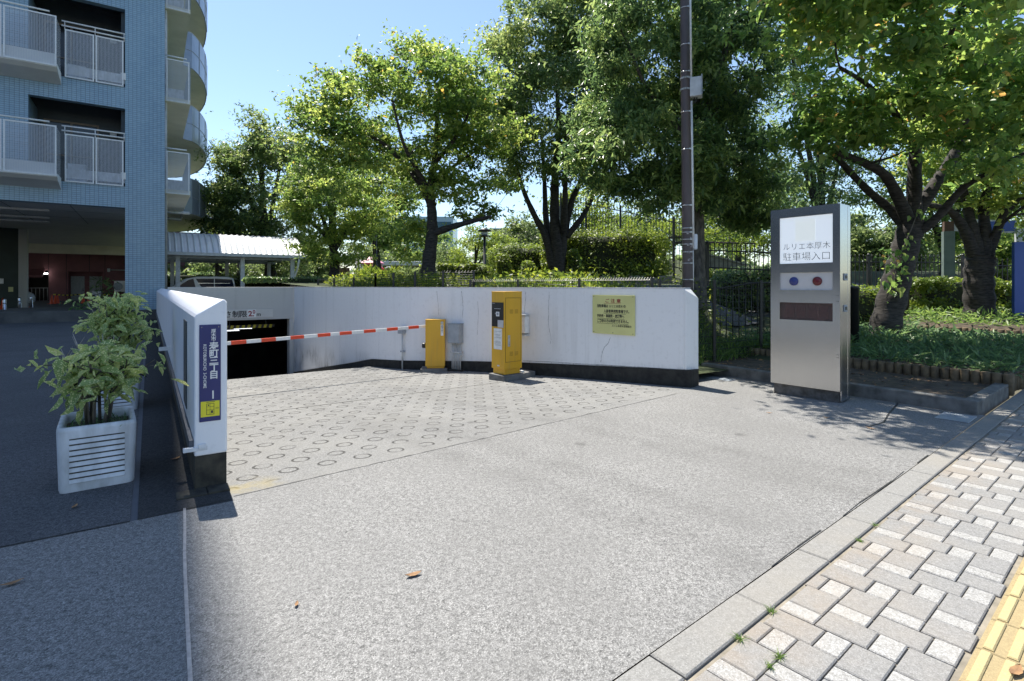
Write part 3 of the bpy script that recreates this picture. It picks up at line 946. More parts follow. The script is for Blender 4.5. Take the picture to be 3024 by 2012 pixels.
# notice board
w0, rz = on_wall(1752, 986)
wR, _ = on_wall(1877, 996)
bw = (wR - w0).length
ang = math.atan2(wR.y - w0.y, wR.x - w0.x)
t = thing('notice_board', 'pale yellow notice board with black writing on the white wall', 'sign', (w0.x, w0.y, z_of(983, w0.y)), ang)
bh = z_of(871, w0.y) - z_of(983, w0.y)
mb = MB(); mb.box(0, bw, -.030, -.012, 0, bh)
mb.build('board', M['sign_yellow'], t, bevel=.003)
each('screw', [lambda b, x=x, z=z: b.tube([(x, -.012, z), (x, -.034, z)], .007, 8) for x, z in ((.03, .025), (bw - .03, .025), (bw / 2, .025), (.03, bh - .025), (bw - .03, bh - .025))], M['ink'], t)
def line(s, size, xf, zf, m=M['ink'], bold=.022, sx=1.0, shear=0, w=None):
    o = text('lettering', s, size, m, t, (bw * xf, -.032, bh * zf), fr, 'LEFT', bold, shear=shear)
    if w: 
        wd = max(v.co.x for v in o.data.vertices) - min(v.co.x for v in o.data.vertices)
        o.scale = (bw * w / wd, 1, 1)
line("ご 注 意", bh * .105, .31, .815, M['ink_red'], .012, w=.36)
line("当駐車場は", bh * .088, .115, .685, w=.265)
line("ルリエ本厚木", bh * .082, .405, .685, bold=.004, shear=.12, w=.325)
line("の", bh * .082, .745, .690, w=.05)
line("入居者専用駐車場です。", bh * .088, .28, .555, w=.60)
line("市役所・事務所・店舗等へ", bh * .088, .115, .430, w=.65)
line("ご来訪の方は利用できません。", bh * .088, .115, .305, w=.745)
line("ルリエ本厚木管理組合", bh * .065, .475, .195, bold=.004, shear=.12, w=.455)
mb = MB(); mb.box(bw * .28, bw * .68, -.0325, -.0305, bh * .785 - .002, bh * .785 + .002); mb.build('underline', M['ink_red'], t)
def wave(x0, x1, z):
    n = 26
    pts = [(bw * (x0 + (x1 - x0) * i / n), -.031, bh * z + (.005 if i % 2 else -.005)) for i in range(n + 1)]
    mb = MB(); mb.tube(pts, .0028, 4, smooth=False); mb.build('underline', M['ink'], t)
wave(.28, .80, .525); wave(.115, .77, .395); wave(.115, .86, .270)

# grey electric box with conduits
w0, rz = on_wall(1352, 1010)
t = thing('electric_box', 'grey electric box with six conduits running down the white wall', 'electric box', (w0.x, w0.y, 0), rz)
z0, z1 = z_of(1012, w0.y), z_of(956, w0.y); hw = 20 / FPX * w0.y
mb = MB(); mb.box(-hw, hw, -.16, -.012, z0, z1); mb.box(-hw - .012, hw + .012, -.172, -.008, z1, z1 + .012); mb.box(-hw + .01, hw - .01, -.166, -.159, z0 + .012, z1 - .012)
mb.build('cabinet', M['grey_metal'], t, bevel=.004)
zb = rampz(*uv_of(w0)) + .02
for k in range(6):
    x = -hw * .72 + k * hw * 1.44 / 5
    mb = MB(); mb.tube([(x, -.06, z0), (x, -.06, zb)], .0135, 8)
    mb.build('conduit', M['light_metal'], t)
mb = MB(); mb.box(-hw, hw, -.082, -.030, zb + .36, zb + .385); mb.tube([(hw - .02, -.06, zb + .33), (hw + .03, -.09, zb + .33)], .02, 6)
mb.build('clamp', M['light_metal'], t)
mb = MB(); mb.box(-hw - .02, hw + .02, -.12, .0, zb - .08, zb + .02)
mb.build('foot_pad', M['skirt'], t)
# small switch box with one conduit
w0, rz = on_wall(1192, 985)
t = thing('switch_box', 'small grey switch box with a single conduit, left of the barrier post', 'electric box', (w0.x, w0.y, 0), rz)
z0, z1 = z_of(985, w0.y), z_of(966, w0.y)
mb = MB(); mb.box(-.075, .075, -.11, -.012, z0, z1); mb.build('cabinet', M['grey_metal'], t, bevel=.004)
zb = rampz(*uv_of(w0))
mb = MB(); mb.tube([(.01, -.05, z0), (.01, -.05, zb)], .017, 8); mb.build('conduit', M['light_metal'], t)
for zz in (.86, .38):
    mb = MB(); mb.box(-.03, .06, -.08, -.012, zb + zz, zb + zz + .03); mb.tube([(.05, -.07, zb + zz + .015), (.075, -.09, zb + zz + .015)], .018, 6)
    mb.build('clamp', M['grey_metal'], t)
# white intercom box half behind the ticket machine
w0, rz = on_wall(1551, 980)
t = thing('white_wall_box', 'white box fixed to the white wall behind the yellow ticket machine', 'box', (w0.x, w0.y, 0), rz)
z0, z1 = z_of(983, w0.y), z_of(933, w0.y)
mb = MB(); mb.box(-.16, .095, -.14, -.012, z0, z1); mb.build('case', M['white'], t, bevel=.006)
mb = MB(); mb.box(-.05, .088, -.146, -.1405, z0 + .01, z1 - .06); mb.build('cover', M['white'], t, bevel=.003)
each('bracket', [lambda b: b.box(-.17, .10, -.15, -.01, z0 - .055, z0 - .02), lambda b: b.box(-.165, .105, -.16, -.01, z1 + .01, z1 + .03)], M['light_metal'], t)

# --- barrier gate
bz = -.28
by = 11.08
bx0, bx1 = (1256 - CX) / FPX * by, (1313.5 - CX) / FPX * by
bw_ = bx1 - bx0
t = thing('barrier_gate', 'yellow barrier post with a red and white striped arm across the ramp', 'barrier', (bx0, by, bz), R(3))
H1 = z_of(944, by) - bz; H0 = z_of(1083, by) - bz
mb = MB(); mb.box(0, bw_, 0, .30, H0, H1 - .012); mb.box(-.006, bw_ + .006, -.006, .306, H1 - .012, H1)
mb.build('body', M['yellow'], t, bevel=.006)
mb = MB(); mb.box(.03, bw_ - .02, .02, .28, .07, H0 - .001)
mb.build('base', M['yellow'], t, bevel=.004)
mb = MB(); mb.box(-.10, bw_ + .05, -.06, .36, -.15, .07)
mb.build('plinth', M['kerb_dark'], t, bevel=.01)
mb = MB(); mb.box(bw_ * .79, bw_ * .92, -.0035, -.001, H1 - .335, H1 - .105)
stk = mb.build('sticker', M['white'], t)
mb = MB(); mb.tube([(bw_ * .855, -.001, H1 - .068), (bw_ * .855, -.004, H1 - .068)], .030, 16); mb.build('prohibition_disc', M['white'], t)
mb = MB()
for k in range(20):
    a, b = 2 * math.pi * k / 20, 2 * math.pi * (k + 1) / 20
    c = (bw_ * .855, H1 - .068)
    mb.quad((c[0] + .027 * math.cos(a), -.0048, c[1] + .027 * math.sin(a)), (c[0] + .027 * math.cos(b), -.0048, c[1] + .027 * math.sin(b)), (c[0] + .021 * math.cos(b), -.0048, c[1] + .021 * math.sin(b)), (c[0] + .021 * math.cos(a), -.0048, c[1] + .021 * math.sin(a)))
mb.box(c[0] - .006, c[0] + .006, -.0054, -.0046, c[1] - .012, c[1] + .014)
mb.build('disc_mark', M['ink'], t)
text('lettering', "車\n路\n歩\n行\n禁\n止", .030, M['ink'], t, (bw_ * .855, -.0045, H1 - .138), fr, 'CENTER', .01, line=.84)
mb = MB(); mb.lathe([(.050, 0), (.055, .012), (.055, .06), (.045, .075)], 16)
mb.build('dial', M['black'], t, (-.0, .09, .54 - .0), (0, R(-90), 0))
# arm
A = at(1256, 965, by); A.y += .12
tipz = z_of(1015, 8.6) - .0
B = at(662, 1015, 8.75)
dirn = (B - A).normalized()
Ln = (B - A).length + .9
inv = Matrix.Rotation(-R(3), 4, 'Z') @ Matrix.Translation(-Vector((bx0, by, bz)))
Al = inv @ A; Dl = (inv.to_3x3() @ dirn)
arm = MB(); seg = 0.0
lens = []
edges_px = [1933, 1873, 1783, 1690, 1595, 1497, 1395, 1290, 1184, 1105, 993, 875, 757, 630, 503, 374, 240, 176]
def arm_t(cx):
    r = (600 + cx / 2.946 - CX) / FPX
    return (A.x - r * A.y) / (r * dirn.y - dirn.x)
ts = [arm_t(c) for c in edges_px] + [Ln - .35, Ln]
ts[0] = -.06
side = Dl.cross(Vector((0, 0, 1))).normalized(); up = side.cross(Dl).normalized()
for k in range(len(ts) - 1):
    a = Al + Dl * ts[k]; b = Al + Dl * (ts[k + 1] - .0005)
    vs = [p + side * sx * .018 + up * sz * .029 for p in (a, b) for sx, sz in ((-1, -1), (1, -1), (1, 1), (-1, 1))]
    arm.add(vs, [(0, 1, 5, 4), (1, 2, 6, 5), (2, 3, 7, 6), (3, 0, 4, 7), (3, 2, 1, 0), (4, 5, 6, 7)], 1 if k % 2 else 0)
arm.build('arm', [M['white'], M['orange_red']], t)

# --- ticket machine
f0 = gp(1489, 1126, -.16)
f0.z = -.165
t = thing('ticket_machine', 'tall yellow ticket machine with black reader panel standing on a concrete plinth', 'ticket machine', f0, R(40.5))
Yf = f0.y
zt = z_of(862, Yf) - f0.z; zb = z_of(1093, Yf) - f0.z; zk = z_of(1107, Yf) - f0.z
W_, D_ = .415, .355
mb = MB(); mb.box(0, W_, 0, D_, zb, zt); mb.box(-.004, W_ + .004, -.004, D_ + .004, zt - .012, zt + .004)
mb.build('body', M['yellow'], t, bevel=.006)
mb = MB(); mb.box(.022, W_ - .03, .02, D_ - .02, zk - .01, zb - .001)
mb.build('base', M['yellow'], t, bevel=.004)
mb = MB(); mb.prism([(-.05, -.06), (W_ + .02, -.06), (W_ + .02, -.06 + .02), (W_ + .33, .0), (W_ + .33, D_ + .02), (-.05, D_ + .02)], 'z', -.12, zk - .012)
mb.build('plinth', M['kerb_dark'], t, bevel=.012)
mb = MB(); mb.box(W_ + .012, W_ + .07, .02, .09, zk - .012, zk + .02); mb.build('anchor_block', M['light_metal'], t)
mb = MB(); mb.box(.032, W_ - .035, -.006, -.0005, zb + .135, zt - .115)
door = mb.build('door', M['yellow'], t, bevel=.003)
mb = MB()
x0, x1, z0, z1 = .028, W_ - .031, zb + .130, zt - .111
for a in ((x0, x1, z0 - .004, z0), (x0, x1, z1, z1 + .004), (x0 - .004, x0, z0, z1), (x1, x1 + .004, z0, z1)): mb.box(a[0], a[1], -.0025, -.0003, a[2], a[3])
mb.build('door_seam', M['ink'], t)
mb = MB(); mb.box(.075, .125, -.016, -.006, .70 - .10, .70 + .10); h = mb.build('handle', M['band'], door, bevel=.004)
mb = MB(); mb.tube([(.10, -.016, .64), (.10, -.021, .64)], .014, 10); mb.build('lock', M['grey_metal'], door)
VS = mat('vent shadow', (.25, .13, .01), (.2, .1, .01), 20, .6)
for zc in (zt - .385, zb + .235):
    for xc in (.12, .24):
        mb = MB()
        for k in range(6): mb.box(xc, xc + .075, -.0072, -.0058, zc + k * .013, zc + k * .013 + .004)
        mb.build('vent_slots', VS, door)
# reader panel on the lane side (local -x face)
def face_x(mb, y0, y1, z0, z1, d0, d1): mb.box(-d1, -d0, y0, y1, z0, z1)
mb = MB(); face_x(mb, .015, D_ - .012, zt - .62, zt - .19, .0005, .007)
pn = mb.build('reader_panel', M['black'], t, bevel=.005)
mb = MB(); face_x(mb, .013, .17, zt - .63, zt - .50, .0075, .010)
mb.build('card_slot', M['alu'], pn)
mb = MB(); face_x(mb, .125, .215, zt - .435, zt - .355, .0075, .010)
mb.build('touch_pad', M['white'], pn)
mb = MB(); mb.tube([(-.0105, .17, zt - .395), (-.0112, .17, zt - .395)], .026, 16); mb.build('pad_ring', M['grey_metal'], pn)
for a_, b_, c_, d_ in ((.25, .325, .212, .205), (.09, .27, .305, .298), (.22, .25, .385, .378), (.22, .25, .400, .393)):
    mb = MB(); face_x(mb, a_, b_, zt - c_, zt - d_, .0075, .0085); mb.build('panel_print', M['alu'], pn)
mb = MB(); face_x(mb, .06, .29, zt - 1.02, zt - .65, .0005, .0025)
nt_ = mb.build('paper_notice', M['white'], t)
mb = MB()
for k, z in enumerate((.70, .755, .77, .80, .815, .875, .89, .905, .925, .945)):
    face_x(mb, .085 + .01 * (k % 3), .265 - .02 * (k % 2), zt - z - .004, zt - z, .0028, .0034)
mb.build('notice_lines', M['ink_grey'], nt_)
mb = MB(); face_x(mb, .13, .19, zb + .045, zb + .07, .0005, .006); mb.build('nameplate', M['alu'], t)

# --- stainless sign tower
c0 = gp(2481, 1193)
t = thing('sign_tower', 'tall brushed stainless sign tower with white panel and two round lamps', 'sign', c0, math.atan2(-.783, .622))
SW, SD = .880, .345                 # local x from the left edge to the right edge of the front: runs -SW..0
Yc = c0.y
ztop = z_of(600, Yc); zbot = z_of(1158, Yc)
mb = MB()
# front sheet with the openings left free: frames of strips
dW = math.hypot(.622, .783)
def lx(px):
    "local x on the front face seen at px"
    r = (px - CX) / FPX
    k = (c0.x - r * c0.y) / (-.622 * -1 * 0 + (.622 + r * .783))
    return -k
def lz(px, py):
    k = -lx(px); Y = c0.y + .783 * k
    return z_of(py, Y)
F = lambda cx, cy: (1980 + cx / 2.2403, 550 + cy / 2.24)
p1 = (lx(F(723, 0)[0]), lx(F(1073, 0)[0])); 
pz = (lz(*F(1070, 504)), lz(*F(1073, 181)))
q1 = (lx(F(719, 0)[0]), lx(F(1069, 0)[0])); qz = (lz(*F(1069, 688)), lz(*F(1069, 568)))
s1 = (lx(F(716, 0)[0]), lx(F(1063, 0)[0])); sz = (lz(*F(1063, 896)), lz(*F(1063, 776)))
xl = lx(2276)
xs = [xl, p1[0], p1[1], 0]
holes = [(pz[0], pz[1]), (qz[0], qz[1]), (sz[0], sz[1])]
HX0, HX1 = p1[0], p1[1]
TH_ = .05
mb.box(xl, HX0, 0, TH_, zbot, ztop); mb.box(HX1, 0, 0, TH_, zbot, ztop)
zz = [zbot] + [z for h in holes[::-1] for z in h] + [ztop]
for k in range(0, len(zz), 2): mb.box(HX0 + .0004, HX1 - .0004, 0, TH_, zz[k], zz[k + 1])
mb.build('front_sheet', M['stainless'], t)
mb = MB(); mb.box(xl + .002, -.002, TH_ + .001, SD - .04, zbot - .0, ztop - .002)
mb.build('cabinet', M['stainless'], t)
mb = MB(); mb.box(-.022, -.0, TH_ + .004, SD - .02, .02, ztop - .004); mb.box(-.024, .004, SD - .10, SD - .02, .03, ztop - .02)
mb.build('side_frame', M['stainless'], t, bevel=.003)
mb = MB(); mb.box(xl + .03, -.026, .035, SD - .06, -.02, zbot + .0)
mb.build('plinth', mat('rusty plinth steel', (.16, .155, .15), (.075, .068, .06), 14, .6, metal=.4), t)
GLOWP = mat('white sign panel', (.88, .89, .90), (.84, .86, .88), 2, .35)
b_ = GLOWP.node_tree.nodes['Principled BSDF']; b_.inputs['Emission Color'].default_value = (.85, .93, 1, 1); b_.inputs['Emission Strength'].default_value = .22  # added glow, brightens the white sheet where it stands in shade
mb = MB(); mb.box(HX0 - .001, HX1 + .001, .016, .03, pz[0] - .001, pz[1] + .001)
pan = mb.build('sign_panel', GLOWP, t)
pw = HX1 - HX0; ph = pz[1] - pz[0]
mb = MB(); mb.box(HX0 + pw * .30, HX0 + pw * .68, .0125, .0158, pz[0] + ph * .48, pz[1] - ph * .07)
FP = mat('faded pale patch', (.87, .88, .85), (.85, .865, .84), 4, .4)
b_ = FP.node_tree.nodes['Principled BSDF']; b_.inputs['Emission Color'].default_value = (.87, .92, .86, 1); b_.inputs['Emission Strength'].default_value = .215  # same added glow, so the patch stays as bright as the panel
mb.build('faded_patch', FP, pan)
def tline(s, xf0, xf1, zf, size, m):
    o = text('lettering', s, size, m, t, (HX0 + pw * xf0, .0148, pz[0] + ph * zf), fr, 'LEFT', -.012)
    xs_ = [v.co.x for v in o.data.vertices]
    o.scale = (pw * (xf1 - xf0) / (max(xs_) - min(xs_)), 1, 1)
tline("ルリエ本厚木", .05, .94, .305, ph * .165, M['ink_grey'])
tline("駐車場入口", .05, .93, .075, ph * .195, M['ink_grey'])
# lamp box
mb = MB(); mb.box(HX0 - .001, HX1 + .001, .022, .032, qz[0] - .001, qz[1] + .001)
mb.build('lamp_plate', mat('lamp plate', (.62, .60, .60), (.55, .54, .54), 4, .4), t)
lr = .052
def lampf(name, xf, m, parent):
    mb = MB(); mb.lathe([(lr * 1.12, 0), (lr * 1.12, .012), (lr, .016), (lr * .8, .024), (lr * .4, .030), (.004, .032)], 24)
    o = mb.build(name, m, parent, (HX0 + pw * xf, .0215, (qz[0] + qz[1]) / 2), (R(90), 0, 0)); return o
def lens_mat(name, col, r=.12):
    m, nt, b = new_mat(name)
    n = nd(nt, "ShaderNodeTexVoronoi"); n.inputs["Scale"].default_value = 90; nt.links.new(coords(nt), n.inputs["Vector"])
    c = mixc(nt, n.outputs["Distance"], col, tuple(x * .4 for x in col))
    nt.links.new(c, b.inputs["Base Color"]); b.inputs["Roughness"].default_value = r
    bump(nt, b, n.outputs["Distance"], .4, .004)
    return m
lampf('blue_lamp', .27, lens_mat('blue lens', (.05, .07, .30)), t)
lampf('red_lamp', .715, lens_mat('red lens', (.20, .02, .03)), t)
mb = MB(); mb.box(HX0 - .001, HX1 + .001, .028, .036, sz[0] - .001, sz[1] + .001)
led = mb.build('display_window', mat('dark display', (.10, .055, .05), (.06, .042, .04), 9, .15), t)
mb = MB()
for k in range(4): mb.box(HX0 + pw * (.1 + .215 * k), HX0 + pw * (.27 + .215 * k), .0262, .0278, sz[0] + .03, sz[1] - .03)
mb.build('display_module', mat('display module', (.095, .05, .046), (.07, .043, .042), 30, .3), led)
mb = MB()
for (z, x) in ((.62, -.035), (.585, -.035), (lz(2470, 873), -.035), (lz(2470, 890), -.035)):
    for dx in (0, .018):
        mb = MB(); mb.tube([(x + dx, .001, z), (x + dx, -.003, z)], .0045, 6); mb.build('rivet', M['ink'], t)
for z in (z_of(818, Yc), z_of(912, Yc)):
    mb = MB(); mb.box(.0005, .012, .11, .21, z - .045, z + .045); l = mb.build('latch', M['grey_metal'], t, bevel=.004)
    mb = MB(); mb.box(.0125, .016, .13, .19, z - .02, z + .02); mb.build('latch_pull', M['black'], l)

# --- brown pole behind the wall
Yp = 9.55
pb = at(2031, 853, Yp)
gz = tz(pb.x, pb.y)
t = thing('utility_pole', 'brown steel pole with white conduit and bands, standing behind the white wall end', 'pole', (pb.x, pb.y, gz - .05))
topv = at(2020, -150, Yp) - Vector((pb.x, pb.y, gz - .05))
def pole_pt(py, dx=0, dy=0):
    f = (853 - py) / 1003.0
    p = at(2031 - 11 * f, py, Yp) - Vector((pb.x, pb.y, gz - .05)); return p + Vector((dx, dy, 0))
mb = MB(); mb.tube([Vector((.002, 0, 0)), pole_pt(853), pole_pt(-150), pole_pt(-420)], [.094, .091, .076, .072], 20)
mb.build('post', M['brown_pole'], t)
each('conduit', [lambda b: b.tube([pole_pt(735, .100, -.02), pole_pt(300, .092, -.02)], .024, 8), lambda b: b.tube([pole_pt(737, .098, -.02), pole_pt(856, .094, -.02)], .011, 6), lambda b: b.tube([pole_pt(255, .09, -.03), pole_pt(0, .088, -.03), pole_pt(-420, .08, -.03)], .022, 8)], M['white'], t)
mb = MB(); mb.box(-.035, .035, -.05, .05, -.14, .14)
mb.build('junction_cover', M['white_shabby'], t, loc=pole_pt(715, .135, -.01), bevel=.02)
for k, py in enumerate((26, 135, 215, 333, 443, 608, 675, 687, 708, 722, 745, 778, 826)):
    f = (853 - py) / 1003.0
    c = pole_pt(py); r0 = .0925 - .015 * f
    mb = MB(); mb.lathe([(r0, -.008), (r0 + .004, -.008), (r0 + .004, .008), (r0, .008)], 20); mb.box(.02, .06, -r0 - .012, -r0 + .01, -.012, .012)
    mb.build('band', M['band'], t, loc=c)
c = pole_pt(262, .17, -.04)
mb = MB(); mb.box(-.095, .105, -.09, .10, -.17, .17); bx = mb.build('control_box', M['light_metal'], t, loc=c, rot=(0, 0, R(-22)), bevel=.008)
mb = MB(); mb.box(.095, .115, -.115, -.085, -.16, .19); mb.tube([(.09, -.10, .10), (.115, -.10, .10)], .018, 6); mb.tube([(.09, -.10, -.10), (.115, -.10, -.10)], .018, 6); mb.build('hinge', M['grey_metal'], bx)
each('cable', [lambda b: b.tube([(-.02, 0, -.17), (-.06, 0, -.26), (-.16, .02, -.30)], .012, 6), lambda b: b.tube([(.02, 0, -.17), (.0, 0, -.24), (-.13, .03, -.34)], .012, 6)], M['black'], bx)
for py in (233, 266):
    mb = MB(); f = (853 - py) / 1003.0; r0 = .094 - .015 * f
    for k in range(20):
        a = 2 * math.pi * k / 20
        mb.box(r0 * math.cos(a) - .008, r0 * math.cos(a) + .008, r0 * math.sin(a) - .008, r0 * math.sin(a) + .008, -.016, .016)
    mb.build('chain_strap', M['band'], t, loc=pole_pt(py))
mb = MB()
for k in range(7):
    z = pole_pt(690 + k * 13 + (k % 3) * 4).z; x = pole_pt(700).x
    a = R(-100 + (k * 37) % 70)
    mb.box(x - .001 + .0925 * math.cos(a) - .02, x + .0925 * math.cos(a) + .02, .0925 * math.sin(a) - .003, .0925 * math.sin(a) + .006, z - .02, z + .02 + .01 * (k % 2))
mb.build('sticker_remains', mat('torn paper', (.42, .40, .40), (.16, .13, .13), 40, .9), t)

# --- planters
def rounded(w, d, r, n=5):
    pts = []
    for cx, cy, a0 in ((w / 2 - r, -d / 2 + r, -90), (w / 2 - r, d / 2 - r, 0), (-w / 2 + r, d / 2 - r, 90), (-w / 2 + r, -d / 2 + r, 180)):
        for k in range(n + 1):
            a = R(a0 + 90 * k / n); pts.append((cx + r * math.cos(a), cy + r * math.sin(a)))
    return pts
def make_planter(name, label, loc, rotz, group):
    t = thing(name, label, 'planter', loc, rotz, group)
    w, d, hgt = .475, .62, .475
    mb = MB()
    sec = [(.93, .93, 0.0, .045), (.95, .95, .02, .05), (1.0, 1.0, hgt - .03, .05), (.985, .985, hgt, .05), (.86, .90, hgt, .04), (.845, .885, hgt - .03, .04), (.83, .87, hgt - .13, .04)]
    rings = []
    for sx, sy, z, r in sec:
        rings.append([(p[0], p[1], z) for p in rounded(w * sx, d * sy, r)])
    n = len(rings[0]); vs = [p for r_ in rings for p in r_]; fs = []
    for i in range(len(rings) - 1):
        for k in range(n):
            k2 = (k + 1) % n
            fs.append((i * n + k, i * n + k2, (i + 1) * n + k2, (i + 1) * n + k))
    mb.add(vs, fs, 0, True); mb.add(rings[0], [tuple(range(n))[::-1]])
    mb.build('tub', M['white_shabby'], t)
    # louvred panels: slats with dark gaps
    for (ax, sgn) in (('y', -1), ('x', 1), ('x', -1), ('y', 1)):
        mb = MB(); gp_ = MB()
        half = (w if ax == 'y' else d) / 2 - .075
        base = (d if ax == 'y' else w) / 2
        for k in range(8):
            z0 = .065 + k * .041
            off = base * (.955 + .04 * (z0 / .47)) - (.009 if ax == 'x' else 0)
            if ax == 'y':
                mb.prism([(sgn * (off + .004), z0), (sgn * (off + .012), z0 + .004), (sgn * (off + .005), z0 + .031), (sgn * (off - .01), z0 + .031), (sgn * (off - .01), z0)], 'x', -half, half)
                gp_.box(-half, half, min(sgn * (off - .012), sgn * (off + .0035)), max(sgn * (off - .012), sgn * (off + .0035)), z0 + .0312, z0 + .0408)
            else:
                mb.prism([(sgn * (off + .001), z0), (sgn * (off + .005), z0 + .004), (sgn * (off + .001), z0 + .031), (sgn * (off - .01), z0 + .031), (sgn * (off - .01), z0)], 'y', -half, half)
                gp_.box(min(sgn * (off - .012), sgn * (off + .0035)), max(sgn * (off - .012), sgn * (off + .0035)), -half, half, z0 + .0312, z0 + .0408)
        lv = mb.build('louvre', M['white_shabby'], t)
        gp_.build('louvre_gaps', mat('grime', (.10, .095, .08), (.05, .05, .04), 20, .9), lv)
    mb = MB(); mb.prism(rounded(w * .84, d * .88, .04), 'z', hgt - .13, hgt - .075)
    mb.build('planter_soil', M['soil'], t)
    return t
pl_rot = RZ + R(3)
PL1 = gp(280, 1445); 
pc1 = L(.42 + .33, -.82); pc2 = L(3.35 + .33, -.83)
make_planter('planter_box', 'white louvred plastic planter standing nearest the camera', (pc1.x, pc1.y, 0), pl_rot, 'white planters by the pillar wall')
make_planter('planter_box', 'white louvred plastic planter standing farther back, half hidden by the front shrub', (pc2.x, pc2.y, 0), RZ + R(1), 'white planters by the pillar wall')

# dry leaves lying about
def dry_leaf(px, py, s, label, up=.006):
    p = gp(px, py)
    mb = MB(); a = random.uniform(0, 6.28); n = 5
    c, sn = math.cos(a), math.sin(a)
    prof = [(-1, 0), (-.45, .30), (.15, .38), (.65, .22), (1, 0)]
    top = []; bot = []
    for x, w in prof:
        for sg, lst in ((1, top), (-1, bot)):
            X = x * s; Yy = w * s * sg; z = .008 + s * .22 * abs(x) ** 2 + s * .25 * w * abs(w)
            lst.append((c * X - sn * Yy, sn * X + c * Yy, z))
    mid = [(c * x * s, sn * x * s, .006 + s * .2 * abs(x) ** 2) for x, w in prof]
    m_ = len(prof); vs = top + mid + bot; fs = []
    for k in range(m_ - 1): fs += [(k, k + 1, m_ + k + 1, m_ + k), (m_ + k, m_ + k + 1, 2 * m_ + k + 1, 2 * m_ + k)]
    mb.add(vs, fs)
    o = mb.build('fallen_leaf', M['leaf_dry'], loc=(p.x, p.y, p.z + up - .004))
    tag(o, label, 'leaf', 'fallen leaves on the paving')
dry_leaf(1221, 1702, .045, 'tan fallen leaf lying alone on the bright concrete foreground')
dry_leaf(876, 1790, .022, 'small dark fallen leaf on the concrete, between the tan leaf and the mortar joint')
dry_leaf(518, 1358, .05, 'curled fallen leaf on the dark strip by the foot of the white wall')
dry_leaf(220, 1500, .035, 'fallen leaf on the dark asphalt in front of the near planter')
dry_leaf(36, 1728, .045, 'brown fallen leaf on the shaded concrete at the left edge')
dry_leaf(2572, 1268, .05, 'reddish fallen leaf in the shade beside the sidewalk kerb')
dry_leaf(2272, 1222, .035, 'pale fallen leaf on the paving below the sign tower')
dry_leaf(2440, 1236, .035, 'white looking fallen leaf in front of the sign tower base')
dry_leaf(2095, 1106, .04, 'fallen leaf beside the end of the white wall')
dry_leaf(3000, 1990, .05, 'reddish fallen leaf on the yellow tactile strip')
# hatch plates
for (px, py, w, d, lab) in ((2823, 1234, .30, .42, 'grey steel hatch plate set in the paving by the bed corner'), (2128, 1120, .4, .20, 'long dark hatch plate beside the end of the white wall')):
    p = gp(px, py)
    mb = MB(); mb.box(-d / 2, d / 2, -w / 2, w / 2, .001, .010)
    o = mb.build('hatch_plate', M['grey_metal'], loc=p, rot=(0, 0, RZ + R(5)), bevel=.003); tag(o, lab, 'hatch')
# ================================================================== APARTMENT BUILDING
bO = Vector(((487 - CX) / FPX * 24.3, 24.3, 0))
t = thing('apartment_building', 'tall blue tiled apartment building with mesh balconies on an open ground floor', 'building', bO, RZ)
def bz_(py, px, y=0.0):
    "height on the building at a photo pixel, on the plane local y"
    r = (px - CX) / FPX
    a = bO + UU * y
    x = (r * a.y - a.x) / (VV.x - r * VV.y)
    return z_of(py, (a + VV * x).y)
ST = 4.36; Z0 = 5.87; TOPB = 62.0; NF = 13
mb = MB()
mb.box(-1.466, 0, 0, 1.3, -.02, TOPB)
mb.build('corner_pillar', M['tile'], t)
mb = MB()
mb.box(-26, -1.467, .004, .5, 4.94, Z0)
for k in range(NF):
    z = Z0 + k * ST
    mb.box(-26, -1.467, .004, .35, z + 3.41, z + ST)
    mb.box(-8.2, -4.65, .004, 2.2, z + .0005, z + 3.4095)
    mb.box(-26, -13.5, .004, .35, z + .0005, z + 3.4095)
mb.build('facade_wall', M['tile'], t)
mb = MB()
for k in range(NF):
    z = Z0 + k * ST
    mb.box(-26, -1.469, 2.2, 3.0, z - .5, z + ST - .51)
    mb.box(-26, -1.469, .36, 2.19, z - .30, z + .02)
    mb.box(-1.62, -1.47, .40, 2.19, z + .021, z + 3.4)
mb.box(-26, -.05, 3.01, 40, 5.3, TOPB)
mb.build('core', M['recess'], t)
mb = MB(); mb.box(-.049, -.002, 1.31, 40, 4.96, TOPB - .5); mb.build('side_wall', M['tile'], t)
mb = MB(); mb.box(-26, -.01, .51, 9, 4.945, 5.29); mb.box(-26, -.06, 9.01, 41, 5.15, 5.29)
sf = mb.build('ground_floor_ceiling', M['soffit'], t)
mb = MB()
for x in (-3.4, -5.6, -8): mb.box(x, x + .02, .6, 8.9, 4.938, 4.944)
for y in (2.8, 5.8): mb.box(-25, -.3, y, y + .02, 4.937, 4.9435)
mb.build('ceiling_seams', M['dark_void'], sf)
mb = MB(); mb.box(-26, -.1, 32.0, 32.6, 4.35, 5.14)
mb.build('ceiling_beam', M['cream'], t)
for y in (2.6, 6.0, 8.2):
    mb = MB(); mb.box(-6.6 - y * .12, -4.0 - y * .12, y, y + .16, 4.85, 4.936)
    mb.build('ceiling_lamp', M['white'], t)
